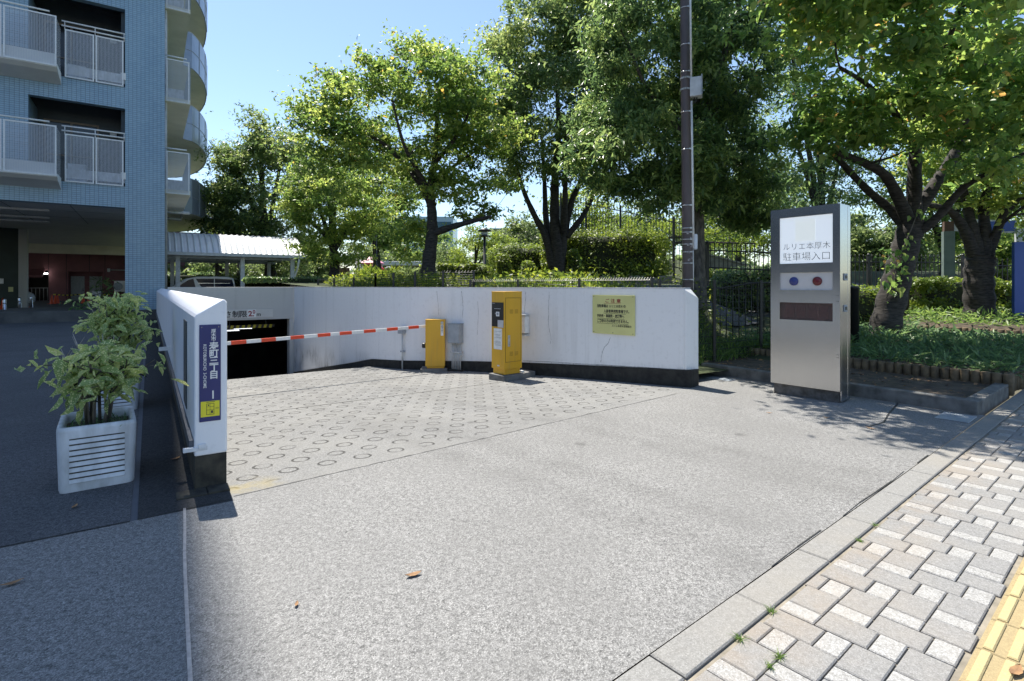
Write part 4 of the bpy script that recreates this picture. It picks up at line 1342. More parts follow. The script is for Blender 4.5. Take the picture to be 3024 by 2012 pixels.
# windows and doors on the recess back walls
for k in range(2):
    z = Z0 + k * ST
    mb = MB(); mb.box(-4.4, -2.55, 2.17, 2.198, z + .1, z + 2.95)
    w_ = mb.build('balcony_window', M['window'], t)
    mb = MB()
    for x in (-4.44, -3.53, -2.58): mb.box(x, x + .075, 2.13, 2.169, z + .08, z + 2.98)
    mb.box(-4.44, -2.505, 2.125, 2.168, z + 2.93, z + 3.02); mb.box(-4.44, -2.505, 2.128, 2.1685, z + 1.45, z + 1.51)
    mb.build('sash', M['frame_brown'], w_)
    mb = MB(); mb.box(-2.1, -1.85, 2.02, 2.199, z + 2.55, z + 2.78); mb.build('vent_hood', M['light_metal'], t, bevel=.02)
    mb = MB(); mb.box(-3.55, -2.9, 1.3, 1.6, z + .05, z + 1.0); mb.build('storage_box', M['white_shabby'], t, bevel=.01)
# front balconies
def railing(parent, x0, x1, y, z0, z1, nb, solid=.42):
    g = (x1 - x0) / nb
    for k in range(nb):
        a, b = x0 + k * g + .02, x0 + (k + 1) * g - .02
        mb = MB(); mb.quad((a + .05, y, z0 + .05), (b - .05, y, z0 + .05), (b - .05, y, z1 - .05), (a + .05, y, z1 - .05))
        p = mb.build('mesh_panel', M['perf'], parent)
        mb = MB()
        mb.box(a, a + .055, y - .02, y + .02, z0, z1); mb.box(b - .055, b, y - .02, y + .02, z0, z1)
        mb.box(a + .056, b - .056, y - .019, y + .019, z0, z0 + .055); mb.box(a + .056, b - .056, y - .019, y + .019, z1 - .055, z1)
        mb.build('panel_frame', M['white'], p)
for k in range(NF):
    z = Z0 + k * ST
    det = k < 3
    # protruding part on the left
    mb = MB(); mb.prism([(-1.18, z - .03), (-1.18, z + .10), (.003, z + .12), (.003, z - .36), (-.95, z - .15)], 'x', -14, -3.62)
    mb.box(-14, -3.7, -1.10, -1.06, z + .101, z + .52)
    s_ = mb.build('balcony_slab', M['soffit'], t)
    if det:
        railing(t, -8.43, -3.62, -1.2, z + .0, z + 2.0, 3)
        mb = MB(); mb.tube([(-14, -1.22, z + 2.12), (-3.85, -1.22, z + 2.12)], .035, 8); mb.build('top_rail', M['white'], t)
        mb = MB(); mb.quad((-3.64, -1.15, z + .05), (-3.64, -.02, z + .05), (-3.64, -.02, z + 1.95), (-3.64, -1.15, z + 1.95)); mb.build('mesh_panel', M['perf'], t)
        railing(t, -3.52, -1.50, -.06, z - .02, z + 1.98, 2)
        mb = MB(); mb.tube([(-3.6, -.08, z + 2.10), (-1.47, -.08, z + 2.10)], .032, 8); mb.tube([(-3.6, -.05, z + 2.30), (-1.47, -.05, z + 2.30)], .032, 8)
        for x in (-3.5, -2.5, -1.5): mb.tube([(x, -.06, z + 1.95), (x, -.06, z + 2.3)], .015, 6)
        mb.build('top_rail', M['white'], t)
        mb = MB(); mb.box(-3.5, -1.48, .05, .09, z + .15, z + .55); mb.build('slab_upstand', M['white_shabby'], t)
        mb = MB(); mb.box(-1.62, -1.44, -.03, .003, z + .30, z + .60); mb.build('wall_spout', M['white'], t)
    else:
        mb = MB(); mb.box(-14, -3.62, -1.2, -1.17, z + .11, z + 2.0); mb.box(-3.52, -1.5, -.06, -.03, z, z + 2); mb.build('balcony_front', M['perf'], t)
# side balconies and the round ones
def ell(y): 
    return .40 + 2.3 * math.sqrt(max(0, 1 - ((y - 14.7) / 7.3) ** 2))
cur = [(ell(y), y) for y in 14.7 - 7.3 * np.cos(np.linspace(0.12, math.pi - .02, 40))]
cur = [(1.05, 8.0)] + [c for c in cur if c[1] > 8.15] 
for k in range(6):
    z = Z0 + k * ST
    mb = MB(); mb.box(0.002, 1.05, 1.04, 8.0, z - .02, z + .2)
    mb.build('side_balcony_slab', M['cream'], t)
    if k < 4:
        railing(t, .05, 1.03, 1.0, z, z + 2.0, 1)
        mb = MB(); mb.tube([(0, .98, z + 2.12), (.9, .98, z + 2.12)], .035, 8); mb.build('top_rail', M['white'], t)
        mb = MB(); mb.box(.06, .8, 1.3, 1.34, z + .2, z + .7); mb.box(.02, .09, 1.2, 1.3, z + .2, z + 3.9); mb.build('partition', M['white_shabby'], t)
    mb = MB(); mb.box(1.02, 1.05, 1.05, 7.9, z + .2, z + 2.0); mb.build('side_parapet', M['parapet'], t)
    poly = [(0.001, 8.001), *[(x, y) for x, y in cur], (0.001, cur[-1][1])]
    mb = MB(); mb.prism(poly, 'z', z - .02, z + .2); mb.build('round_balcony_slab', M['cream'], t)
    mb = MB(); ins = .03
    n = len(cur)
    def offs(i, o):
        a = cur[max(i - 1, 0)]; b = cur[min(i + 1, n - 1)]
        d = Vector((b[0] - a[0], b[1] - a[1], 0)).normalized(); nn = Vector((d.y, -d.x, 0))
        return Vector((cur[i][0], cur[i][1], 0)) + nn * o
    vs = []; fs = []
    for i in range(n):
        for o_, zz_ in ((.03, z - .06), (.03, z + 2.0), (-.03, z + 2.0), (-.03, z - .06)):
            p = offs(i, o_); vs.append((p.x, p.y, zz_))
    for i in range(n - 1):
        for q in range(4):
            q2 = (q + 1) % 4; fs.append((i * 4 + q, (i + 1) * 4 + q, (i + 1) * 4 + q2, i * 4 + q2))
    mb.add(vs, [f[::-1] for f in fs], 0, False)
    pr = mb.build('round_parapet', M['parapet'], t)
    if k < 5:
        mb = MB()
        for i in range(0, n, 4):
            p = offs(i, .04); mb.tube([(p.x, p.y, z - .05), (p.x, p.y, z + 2.0)], .022, 4, smooth=False)
        mb.tube([offs(i, .035) + Vector((0, 0, z + .95)) for i in range(n)], .02, 4, smooth=False)
        mb.tube([offs(i, .0) + Vector((0, 0, z + 2.02)) for i in range(n)], .045, 6)
        mb.build('parapet_trim', M['grey_metal'], pr)
each('drain_pipe', [lambda b: b.tube([(.0, 6.0, Z0 - .25), (.75, 6.4, Z0 - .25), (1.3, 6.4, Z0 - .25)], .09, 8), lambda b: b.tube([(0, 9, Z0 - .3), (1.0, 9.6, Z0 - .3), (1.05, 9.6, Z0 - .05)], .09, 8), lambda b: b.tube([(.06, 1.28, 0), (.06, 1.28, 30)], .06, 8)], M['light_metal'], t)
# dark wall at the left edge of the open ground floor, its grey column
mb = MB()
a = at(-160, 845, 31.5) - bO; b = at(54, 845, 34.0) - bO
def tolocal(p): return Vector((p.x * VV.x + p.y * VV.y, p.x * UU.x + p.y * UU.y, 0))
a, b = tolocal(a), tolocal(b)
mb.prism([(a.x, a.y), (b.x, b.y), (b.x - .1, b.y + .5), (a.x - .1, a.y + .5)], 'z', 0, 5.14)
gw = mb.build('ground_floor_wall', M['greenwall'], t)
mb = MB(); mb.prism([(b.x + .01, b.y - .05), (b.x + .42, b.y + .05), (b.x + .40, b.y + .6), (b.x + .0, b.y + .6)], 'z', 0, 5.14)
mb.build('grey_column', M['grey_concrete'], t)
for (px, py0, py1, w) in ((33, 848, 862, .22), (2, 823, 838, .3)):
    p = tolocal(at(px, py1, 33.3) - bO); z0, z1 = z_of(py1, 33.3), z_of(py0, 33.3)
    mb = MB(); mb.box(p.x - w / 2, p.x + w / 2, p.y - .14, p.y - .10, z0, z1); mb.build('wall_notice', M['sign_yellow'] if px == 33 else M['white'], t)

# ================================================================== MAROON BUILDING BEHIND
urw = 41.0 + 24.4                                                # lane u of the maroon wall
def rx(px): return v_at(px, urw)
def rzh(py, px): return z_of(py, L(urw, rx(px)).y)
t = lane_thing('maroon_building', 'maroon walled building with two grey doors beyond the open ground floor', 'building', urw, 0, 0)
mb = MB()
dx0, dx1 = rx(201), rx(303); dz = rzh(803, 250)
nx0, nx1 = rx(60), rx(143); nz = rzh(798, 100)
xr = rx(603)
mb.box(rx(-200), nx0, 0, 6, -.02, 7.5); mb.box(nx0 + .001, nx1 - .001, 0, 6, nz, 7.5); mb.box(nx1, dx0, 0, 6, -.02, 7.5)
mb.box(dx0 + .001, dx1 - .001, 0, 6, dz, 7.5); mb.box(dx1, xr, 0, 6, -.02, 7.5)
wl = mb.build('wall', M['redwall'], t)
mb = MB()
for px in (143, 196, 264, 310): mb.box(rx(px) - .02, rx(px) + .02, -.006, -.001, (0 if px not in (264,) else dz), 7.4)
mb.build('wall_seams', M['dark_void'], wl)
mb = MB(); mb.box(dx0, dx1, .9, 1.0, -.02, dz); mb.build('door_recess', M['redwall'], t)
for a_, b_ in ((206, 247), (262, 300)):
    mb = MB(); mb.box(rx(a_), rx(b_), .84, .899, -.01, rzh(816, 250)); d_ = mb.build('door', M['grey_metal'], t, bevel=.01)
    mb = MB(); mb.tube([(rx(b_ - 4), .80, 1.0), (rx(b_ - 4), .80, 1.25)], .03, 6); mb.build('handle', M['steel'], d_)
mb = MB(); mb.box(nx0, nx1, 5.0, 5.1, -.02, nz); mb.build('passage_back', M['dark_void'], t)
mb = MB(); mb.prism([(-.01, nz + .1), (-1.6, nz - .55), (-1.6, nz - .75), (-.01, nz - .1)], 'x', rx(70), rx(133)); mb.build('awning', M['redwall'], t)
o = None
mb = MB(); mb.box(rx(541), rx(597), -.05, -.002, rzh(809, 560), rzh(797, 560)); mb.build('sign_strip', M['light_metal'], t)
PLAMP = emis('passage lamp glow', (1, 1, .97), 5)
mb = MB(); mb.box(rx(127), rx(143), -.5, -.3, rzh(810.5, 135), rzh(806.5, 135)); o = mb.build('passage_lamp', PLAMP); o.location = L(urw, 0); o.rotation_euler = (0, 0, RZ)
tag(o, 'lit white lamp at the dark passage beside the maroon wall', 'lamp')
t2 = lane_thing('wall_pipe', 'thin grey pipe with a square box running along the maroon wall', 'pipe', urw, 0, 0)
z = rzh(798, 340); mb = MB(); mb.tube([(rx(325), -.08, z), (rx(380), -.08, z)], .05, 6); mb.build('pipe', M['light_metal'], t2)
mb = MB(); mb.box(rx(317), rx(325.5), -.25, -.01, z - .2, z + .15); mb.build('pipe_box', M['light_metal'], t2)
# air conditioner unit
t = lane_thing('air_conditioner', 'white outdoor air conditioner unit on the maroon wall beside the blue pillar', 'air conditioner', urw - 1.0, rx(356), rzh(862, 356))
zz_ = rzh(830, 356) - rzh(862, 356); hw = (rx(373) - rx(338)) / 2
mb = MB(); mb.box(-hw, hw, 0, .7, 0, zz_); mb.build('case', M['white'], t, bevel=.03)
mb = MB(); mb.lathe([(zz_ * .36, 0), (zz_ * .36, .02), (zz_ * .30, .03), (zz_ * .1, .035)], 20); g_ = mb.build('fan_grille', M['grey_metal'], t, (-hw * .35, -.002, zz_ * .5), (R(90), 0, 0))
each('bracket', [lambda b: b.box(-hw * .9, -hw * .6, .1, .6, -.25, -.001), lambda b: b.box(hw * .6, hw * .9, .1, .6, -.25, -.001)], M['grey_metal'], t)

# ================================================================== CONES, BOLLARDS AND OTHER SMALL THINGS
def make_cone(loc, h, label, group, first=None):
    if first is not None:
        c = copy_tree(first)
    else:
        c = thing('traffic_cone', label, 'traffic cone', (0, 0, 0), 0, group)
        mb = MB(); mb.lathe([(.15, .03), (.135, .06), (.028, .69), (.02, .70)], 14); mb.build('cone_body', M['cone'], c)
        mb = MB(); mb.box(-.19, .19, -.19, .19, 0, .03); mb.build('cone_base', M['cone'], c, bevel=.01)
    c.location = loc; s = h / .70; c.scale = (s, s, s); c['label'] = label; c['group'] = group
    return c
cones = [(153, 898, 28, 'orange traffic cone nearest the dark passage, front of a row of three'), (164, 896.5, 27, 'orange traffic cone in the middle of the row of three by the maroon wall'), (170.5, 896, 26, 'orange traffic cone at the back of the row of three by the maroon wall'),
         (246, 896, 27, 'orange traffic cone in front of the left grey door'), (262, 893, 26, 'orange traffic cone between the two grey doors'),
         (75, 908, 30, 'orange traffic cone at the foot of the pale column'), (33, 914, 33, 'orange traffic cone in front of the dark green wall, between two bollards'),
         (8, 916, 34, 'orange traffic cone at the left edge behind the first bollard')]
c0_ = None
for px, py, hp, lab in cones:
    p = gp(px, py); c = make_cone(p, .76, lab, 'traffic cones under the building', c0_)
    if c0_ is None: c0_ = c
bol0 = None
for px, py, lab in ((14, 945, 'chrome bollard nearest the left edge of the open ground floor'), (58.5, 934, 'chrome bollard in front of the pale column'), (93, 924, 'chrome bollard standing by the white sack')):
    p = gp(px, py)
    if bol0 is None:
        b = thing('bollard', lab, 'bollard', p, 0, 'chrome bollards under the building')
        mb = MB(); mb.lathe([(.085, 0), (.085, .04), (.06, .05), (.06, .88), (.045, .93), (.01, .94)], 14); mb.build('post', M['steel'], b)
        mb = MB(); mb.lathe([(.062, .70), (.064, .70), (.064, .76), (.062, .76)], 14); mb.box(-.02, .02, -.085, -.06, .72, .75); mb.build('collar', M['band'], b)
        bol0 = b
    else:
        b = copy_tree(bol0); b.location = p; b['label'] = lab
# striped bar between the cones
p0 = gp(158, 897) + Vector((0, 0, .78)); p1 = gp(243, 895) + Vector((0, 0, .78)); p2 = gp(330, 893) + Vector((0, 0, .78))
for a, b, lab in ((p0, p1, 'yellow and black striped pole across the row of cones, left length'), (p1, p2, 'yellow and black striped pole in front of the grey doors, right length')):
    mb = MB(); n = 14
    for k in range(n):
        q0 = a.lerp(b, k / n) - a; q1 = a.lerp(b, (k + 1) / n) - a
        s_ = Vector((0, 0, -.08)) * math.sin(math.pi * (k + .5) / n) 
        mb.tube([q0 + s_, q1 + s_], .05, 6, k % 2)
    o = mb.build('striped_pole', [M['map_yellow'], M['black']], loc=a); tag(o, lab, 'barrier pole', 'striped poles on the cones')
# white sack and rack by the passage
p = gp(82, 895)
mb = MB(); mb.lathe([(.35, 0), (.5, .15), (.52, .5), (.4, .8), (.15, .95), (.05, 1.0)], 12); o = mb.build('white_sack', M['white_shabby'], loc=p); tag(o, 'bulging white sack beside the chrome bollard', 'sack')
t = thing('wire_rack', 'low barred rack inside the dark passage behind the white sack', 'rack', gp(84, 890) + Vector((0, .8, 0)), RZ)
mb = MB()
for k in range(9): mb.tube([(-1.2 + k * .3, 0, 0), (-1.2 + k * .3, 0, 1.3)], .03, 5)
mb.tube([(-1.2, 0, 1.3), (1.2, 0, 1.3)], .04, 5); mb.build('bars', M['grey_metal'], t)
p = gp(6, 935)
t = thing('parked_scooter', 'dark scooter with a pale top box, parked at the left edge under the building', 'scooter', (p.x - .1, p.y + 6, 0), R(-60))
mb = MB(); mb.tube([(-.6, 0, .28), (-.3, 0, .5), (.2, 0, .55), (.45, 0, .5)], [.12, .2, .2, .1], 10); mb.tube([(.45, 0, .35), (.6, 0, .95)], .08, 8); mb.build('body', M['black'], t)
for x in (-.55, .65):
    mb = MB(); mb.tube([(0, -.06, 0), (0, .06, 0)], .25, 18); mb.build('wheel', M['black_metal'], t, (x, 0, .25))
mb = MB(); mb.tube([(.58, -.35, 1.05), (.62, 0, .98), (.58, .35, 1.05)], .025, 6); mb.build('handlebar', M['steel'], t)
mb = MB(); mb.box(-.7, -.3, -.2, .2, .85, 1.2); mb.build('top_box', M['white_shabby'], t, bevel=.05)

# ================================================================== CANOPY AND VAN
uc = 27.0; CWD = 6.4
t = lane_thing('canopy', 'barrel roofed canopy on slim white posts above the garage wall', 'canopy', uc, 0, 0)
v1 = v_at(899, uc); v0 = v_at(440, uc)
ze = z_of(757, L(uc, v1).y)
zc = z_of(702, L(uc + CWD / 2, v1 - 1).y)
arc = []
for k in range(15):
    a = math.pi * k / 14
    th_ = math.atan2(zc - ze, CWD / 2); Rr = CWD / 2 / math.sin(2 * th_); q_ = -2 * th_ + 4 * th_ * k / 14
    arc.append((CWD / 2 + Rr * math.sin(q_), ze + Rr * math.cos(q_) - Rr * math.cos(2 * th_)))
mb = MB(); thk = .03
nrib = 26
xs_ = np.linspace(v0, v1, nrib * 4 + 1)
vs = []; fs = []
for i, x in enumerate(xs_):
    dz_ = .05 if i % 4 == 0 else 0
    for y, z in arc: vs.append((x, y, z + dz_))
n = len(arc)
for i in range(len(xs_) - 1):
    for k in range(n - 1): fs.append((i * n + k, (i + 1) * n + k, (i + 1) * n + k + 1, i * n + k + 1))
b = len(vs)
for i, x in enumerate(xs_):
    for y, z in arc: vs.append((x, y, z - .035))
fs += [tuple(b + q for q in f[::-1]) for f in fs]
e = (len(xs_) - 1) * n
for k in range(n - 1): fs.append((e + k, b + e + k, b + e + k + 1, e + k + 1)); fs.append((k, k + 1, b + k + 1, b + k))
mb.add(vs, fs, 0, False)
mb.build('roof', mat('canopy sheet', (.66, .67, .68), (.58, .59, .60), 1.5, .45, metal=.2), t)
mb = MB(); mb.box(v0, v1 + .05, -.13, -.005, ze - .13, ze + .03); mb.box(v0, v1 + .05, CWD + .005, CWD + .13, ze - .13, ze + .03)
mb.build('gutter', M['light_metal'], t)
mb = MB()
for y in (.35, CWD - .35): mb.box(v0, v1 - .4, y, y + .12, ze - .26, ze - .14)
x = v0 + .4
while x < v1 - .3:
    mb.box(x, x + .07, .36, CWD - .36, ze - .12, ze - .04); x += 1.5
mb.build('beam', M['grey_metal'], t)
for px in (525, 716, 863):
    x = v_at(px, uc + .45); mb = MB(); mb.box(x - .10, x + .10, .34, .54, 0, ze - .14); mb.build('post', M['light_metal'], t, bevel=.02)
for px in (509, 670, 794):
    x = v_at(px, uc + CWD - .45); mb = MB(); mb.box(x - .10, x + .10, CWD - .54, CWD - .34, 0, ze - .14); mb.build('post', M['light_metal'], t, bevel=.02)
x = v_at(871, uc + .4); mb = MB(); mb.tube([(x + .12, -.1, ze - .2), (x + .1, .2, ze - .7), (x - .02, .44, ze - 1.2), (x - .02, .44, 0)], .05, 8); mb.build('downpipe', M['white'], t)

# van
uv_ = uc + 2.0
def vx(px): return v_at(px, uv_)
Yv = L(uv_, vx(600)).y
t = lane_thing('parked_van', 'white roofed dark van parked under the canopy, facing left', 'van', uv_, 0, 0)
zr = z_of(816, Yv)
xr, xf = vx(697), vx(497)
prof = [(xf - 1.15, .35), (xf - 1.2, .9), (xf - .9, 1.15), (xf - .15, 1.28), (xf + .22, 1.5), (xf + .85, zr - .12), (xf + 1.3, zr - .02), (xf + 2.2, zr), (xr - .4, zr - .02), (xr - .12, zr - .10), (xr, 1.35), (xr + .06, .9), (xr + .04, .35)]
mb = MB(); mb.prism(prof, 'y', 0, 1.85); mb.build('body', mat('white van paint', (.80, .81, .83), (.76, .77, .79), 1.5, .25), t, bevel=.06, seg=3)
VG = mat('van glass', (.012, .017, .045), (.018, .025, .06), 2, .08, spec=.15)
zs = 1.36
def vpane(pts, nm='window'):
    mb = MB(); mb.prism(pts, 'y', -.012, -.0015); return mb.build(nm, VG, t)
vpane([(xf + .28, zs), (xf + .92, zr - .2), (vx(571), zr - .14), (vx(571) + .12, zs)])
vpane([(vx(578) + .0, zr - .14), (vx(632), zr - .13), (vx(632), zs), (vx(598), zs)])
vpane([(vx(634.5), zr - .13), (xr - .2, zr - .17), (xr - .08, zs), (vx(634.5), zs)])
mb = MB(); mb.box(vx(585), xr - .3, -.02, -.0125, zs + .28, zs + .30); mb.build('chrome_strip', M['steel'], t)
mb = MB(); mb.box(vx(597), vx(668), -.035, -.001, zs - .07, zs - .03); mb.build('side_trim', M['ink'], t)
for x in (xf - .4, xr - .85):
    for y in (-.03, 1.65):
        mb = MB(); mb.tube([(0, 0, 0), (0, .22, 0)], .33, 20); w_ = mb.build('wheel', M['black'], t, (x, y, .33))
        mb = MB(); mb.tube([(0, -.012, 0), (0, -.002, 0)], .2, 16); mb.build('rim', M['alu'], w_)
mb = MB(); mb.box(xf + .30, xf + .52, -.22, -.03, zs - .06, zs + .14); mb.build('wing_mirror', VG, t, bevel=.03)
# far white tower seen past the round balconies, low white park building
t = thing('white_tower_block', 'distant plain white tower block just right of the round balconies', 'building', at(612, 845, 95) * 1, 0)
t.location.z = 0
mb = MB(); mb.box(-1.2, 1.3, 0, 8, 0, 15.5); mb.build('wall', M['white_shabby'], t)
mb = MB()
for k in range(3): mb.box(.2, 1.0, -.05, -.001, 4 + k * 3.6, 5.4 + k * 3.6)
mb.build('window', M['window'], t)
# ================================================================== FOLIAGE
def rand_unit(n):
    v = rng.normal(size=(n, 3)); return v / np.linalg.norm(v, axis=1)[:, None]
HEX = np.array([(0, 0, 0), (.30, .5, .08), (.68, .36, .02), (1, 0, -.20), (.68, -.36, .02), (.30, -.5, .08)])
KITE = np.array([(0, 0, 0), (.45, .5, .05), (1, 0, -.08), (.45, -.5, .05)])
def leaves(P, length, width, tilt=.9, droop=.25, hexa=False, up=(0, 0, 1), out=None, tone=None, var=.38):
    "P (n,3) leaf bases -> verts, faces, tone"
    n = len(P)
    N = np.array(up)[None, :] * 1.0 + rng.normal(size=(n, 3)) * tilt
    if out is not None: N = N + out
    N /= np.linalg.norm(N, axis=1)[:, None]
    D = rng.normal(size=(n, 3)); D[:, 2] -= droop * 2
    D -= (D * N).sum(1)[:, None] * N
    D /= np.linalg.norm(D, axis=1)[:, None]
    S = np.cross(N, D)
    sc = (1 + rng.normal(size=n) * var).clip(.5, 1.7)
    tpl = HEX if hexa else KITE
    k = len(tpl)
    V = P[:, None, :] + (D[:, None, :] * tpl[None, :, 0:1] * length + S[:, None, :] * tpl[None, :, 1:2] * width + N[:, None, :] * tpl[None, :, 2:3] * length) * sc[:, None, None]
    idx = np.arange(n)[:, None] * k
    if hexa:
        f = np.concatenate([idx + np.array([[0, 1, 2, 3]]), idx + np.array([[0, 3, 4, 5]])], 1).reshape(-1, 4)
        rep = 2
    else:
        f = np.concatenate([idx + np.array([[0, 1, 2]]), idx + np.array([[0, 2, 3]])], 1).reshape(-1, 3)
        rep = 2
    if tone is None: tone = rng.random(n)
    return V.reshape(-1, 3), f, np.repeat(tone, rep)

def ellipsoid_pts(n, c, r, shell=.55):
    d = rand_unit(n); q = (shell + (1 - shell) * rng.random(n)) ** (1 / 1.0)
    return np.array(c)[None, :] + d * q[:, None] * np.array(r)[None, :]

def tree(name, label, limbs, lobes, leaf, nleaf, lm, bark, group=None, clump=(.55, .26), hexa=False, tilt=.8, droop=.25, twig_r=.012, cat='tree', twigs=True, shell=.5, extra=None, tone_var=.28, trunk_n=10):
    """limbs: list of (points, r0, r1); lobes: list of (centre, radii, number of clumps).
    leaf = (length, width); nleaf leaves per clump"""
    base = Vector(limbs[0][0][0])
    t = thing(name, label, cat, base, 0, group)
    nodes = []; mb = MB()
    for pts, r0, r1 in limbs:
        pts = [Vector(p) for p in pts]
        # smooth the polyline
        fine = []
        m_ = len(pts)
        for i in range(m_ - 1):
            p0 = pts[max(i - 1, 0)]; p1 = pts[i]; p2 = pts[i + 1]; p3 = pts[min(i + 2, m_ - 1)]
            for k in range(6):
                s = k / 6
                q = .5 * ((2 * p1) + (p2 - p0) * s + (2 * p0 - 5 * p1 + 4 * p2 - p3) * s * s + (3 * p1 - p0 - 3 * p2 + p3) * s ** 3)
                fine.append(q)
        fine.append(pts[-1])
        L_ = len(fine)
        rad = [r0 + (r1 - r0) * (i / (L_ - 1)) ** .8 for i in range(L_)]
        rad = [r * (1 + .06 * math.sin(i * 1.7 + r0 * 50)) for i, r in enumerate(rad)]
        if limbs[0][0] is pts or (Vector(limbs[0][0][0]) - fine[0]).length < .01:
            for i in range(min(5, L_)): rad[i] *= 1 + .45 * (1 - i / 5) ** 2
        mb.tube([p - base for p in fine], rad, trunk_n)
        for p, r in list(zip(fine, rad))[len(fine) // 3:]:
            nodes.append((p, r))
    cl = []
    for c, r, n in lobes:
        for p in ellipsoid_pts(n, c, r, shell): cl.append(p)
    cl = np.array(cl)
    np_nodes = np.array([tuple(p) for p, r in nodes]); nr = [r for p, r in nodes]
    order = np.argsort([np.min(np.linalg.norm(np_nodes - c, axis=1)) for c in cl])
    NP = [tuple(p) for p in np_nodes]
    arr = np.array(NP)
    twpts = []
    for oi in order:
        c = cl[oi]
        dv = arr - c
        d = np.linalg.norm(dv, axis=1) + np.maximum(0, dv[:, 2]) * .8
        j = int(np.argmin(d)); a = Vector(arr[j]); b = Vector(c)
        r0 = min(nr[j] * .7, .012 + .016 * (b - a).length)
        mid = a.lerp(b, .5) + Vector((random.uniform(-.1, .1), random.uniform(-.1, .1), random.uniform(-.02, .16))) * (b - a).length
        q1 = a.lerp(mid, .55) + Vector(rand_unit(1)[0]) * .04; q2 = mid.lerp(b, .55) + Vector(rand_unit(1)[0]) * .04
        seq = [a, q1, mid, q2, b]
        if twigs: mb.tube([p - base for p in seq], [r0, r0 * .85, r0 * .7, r0 * .55, twig_r * .5], 4, cap=False)
        new = [tuple(q1), tuple(mid), tuple(q2), tuple(b)]
        arr = np.vstack([arr, new]); nr += [r0 * .8, r0 * .7, r0 * .55, r0 * .5]
        twpts.append((mid, b))
    trunk = mb.build('trunk', bark, t)
    Vs, Fs, Ts = [], [], []; nb = 0
    P_all = []; T_all = []
    for c in cl:
        n = max(6, int(nleaf * random.uniform(.6, 1.4)))
        s = random.uniform(.7, 1.3)
        # leaves sit on a handful of short sprigs inside the clump
        ns = max(3, n // 9)
        sp = rng.normal(size=(ns, 3)) * np.array([clump[0], clump[0], clump[1]]) * s * .62
        which = rng.integers(0, ns, n)
        f = rng.random(n)[:, None]
        P = c + sp[which] * (.35 + .75 * f) + rng.normal(size=(n, 3)) * np.array([1, 1, .7]) * leaf[0] * .55
        P_all.append(P); T_all.append(np.clip(rng.normal(.5 + random.uniform(-.32, .32), tone_var * .6, n), 0, .94))
    P = np.vstack(P_all); T = np.concatenate(T_all)
    if extra:
        m_ = rng.random(len(T)) < extra
        T[m_] = 1.0
    V, F, T2 = leaves(P - np.array(base), leaf[0], leaf[1], tilt, droop, hexa, tone=T)
    link_mesh('crown', np_mesh('crown', V, F, T2), lm, t)
    return t
def leafy(name, pts, base, leaf, lm, parent, up=(0, 0, 1), out=None, tilt=.7, droop=.2, hexa=False, tone=None):
    V, F, T = leaves(pts - np.array(base), leaf[0], leaf[1], tilt, droop, hexa, out=out, up=up, tone=tone)
    return link_mesh(name, np_mesh(name, V, F, T), lm, parent)

# --- cherry tree behind the ticket machine
def A3(px, py, Y): return at(px, py, Y)
Y = 17.0; k_ = Y / FPX
g = A3(1262, 845, Y); g.z = tz(g.x, g.y) - .1
tree('cherry_tree', 'bright green spreading cherry tree behind the middle of the white wall', [
    ([g, A3(1266, 780, Y), A3(1275, 700, Y), A3(1276, 640, Y), A3(1272, 560, Y), A3(1285, 470, Y), A3(1290, 380, Y), A3(1296, 260, Y)], .27, .05),
    ([A3(1278, 690, Y), A3(1330, 672, Y - .3), A3(1390, 655, Y - .6), A3(1450, 640, Y - .9)], .14, .05),
    ([A3(1276, 610, Y), A3(1240, 540, Y + .2), A3(1180, 470, Y), A3(1110, 410, Y - .3), A3(1000, 370, Y - .3)], .15, .03),
    ([A3(1272, 560, Y), A3(1330, 500, Y + .5), A3(1400, 450, Y + .8)], .11, .03),
    ([A3(1276, 580, Y), A3(1230, 500, Y - .8), A3(1190, 420, Y - 1.6), A3(1160, 300, Y - 2)], .10, .03),
    ([A3(1285, 480, Y), A3(1350, 400, Y - .6), A3(1400, 300, Y - 1)], .09, .03)],
    [(A3(1200, 330, Y), (3.1, 2.9, 1.9), 105), (A3(1010, 400, Y), (1.6, 1.6, .9), 42), (A3(1290, 230, Y), (2.0, 2.0, 1.05), 34), (A3(1420, 360, Y), (1.5, 1.9, 1.6), 30),
     (A3(1120, 520, Y), (2.3, 2.0, .8), 26), (A3(1400, 560, Y), (1.5, 1.5, .9), 24), (A3(980, 260, Y), (.7, .9, .45), 9), (A3(1230, 150, Y + .3), (.9, .9, .55), 8), (A3(1205, 700, Y + .5), (.6, .8, .9), 12), (A3(905, 310, Y), (.5, .6, .3), 5)],
    (.12, .062), 185, M['leaf_cherry'], M['bark'], None, clump=(.62, .24), droop=.3, extra=.006)

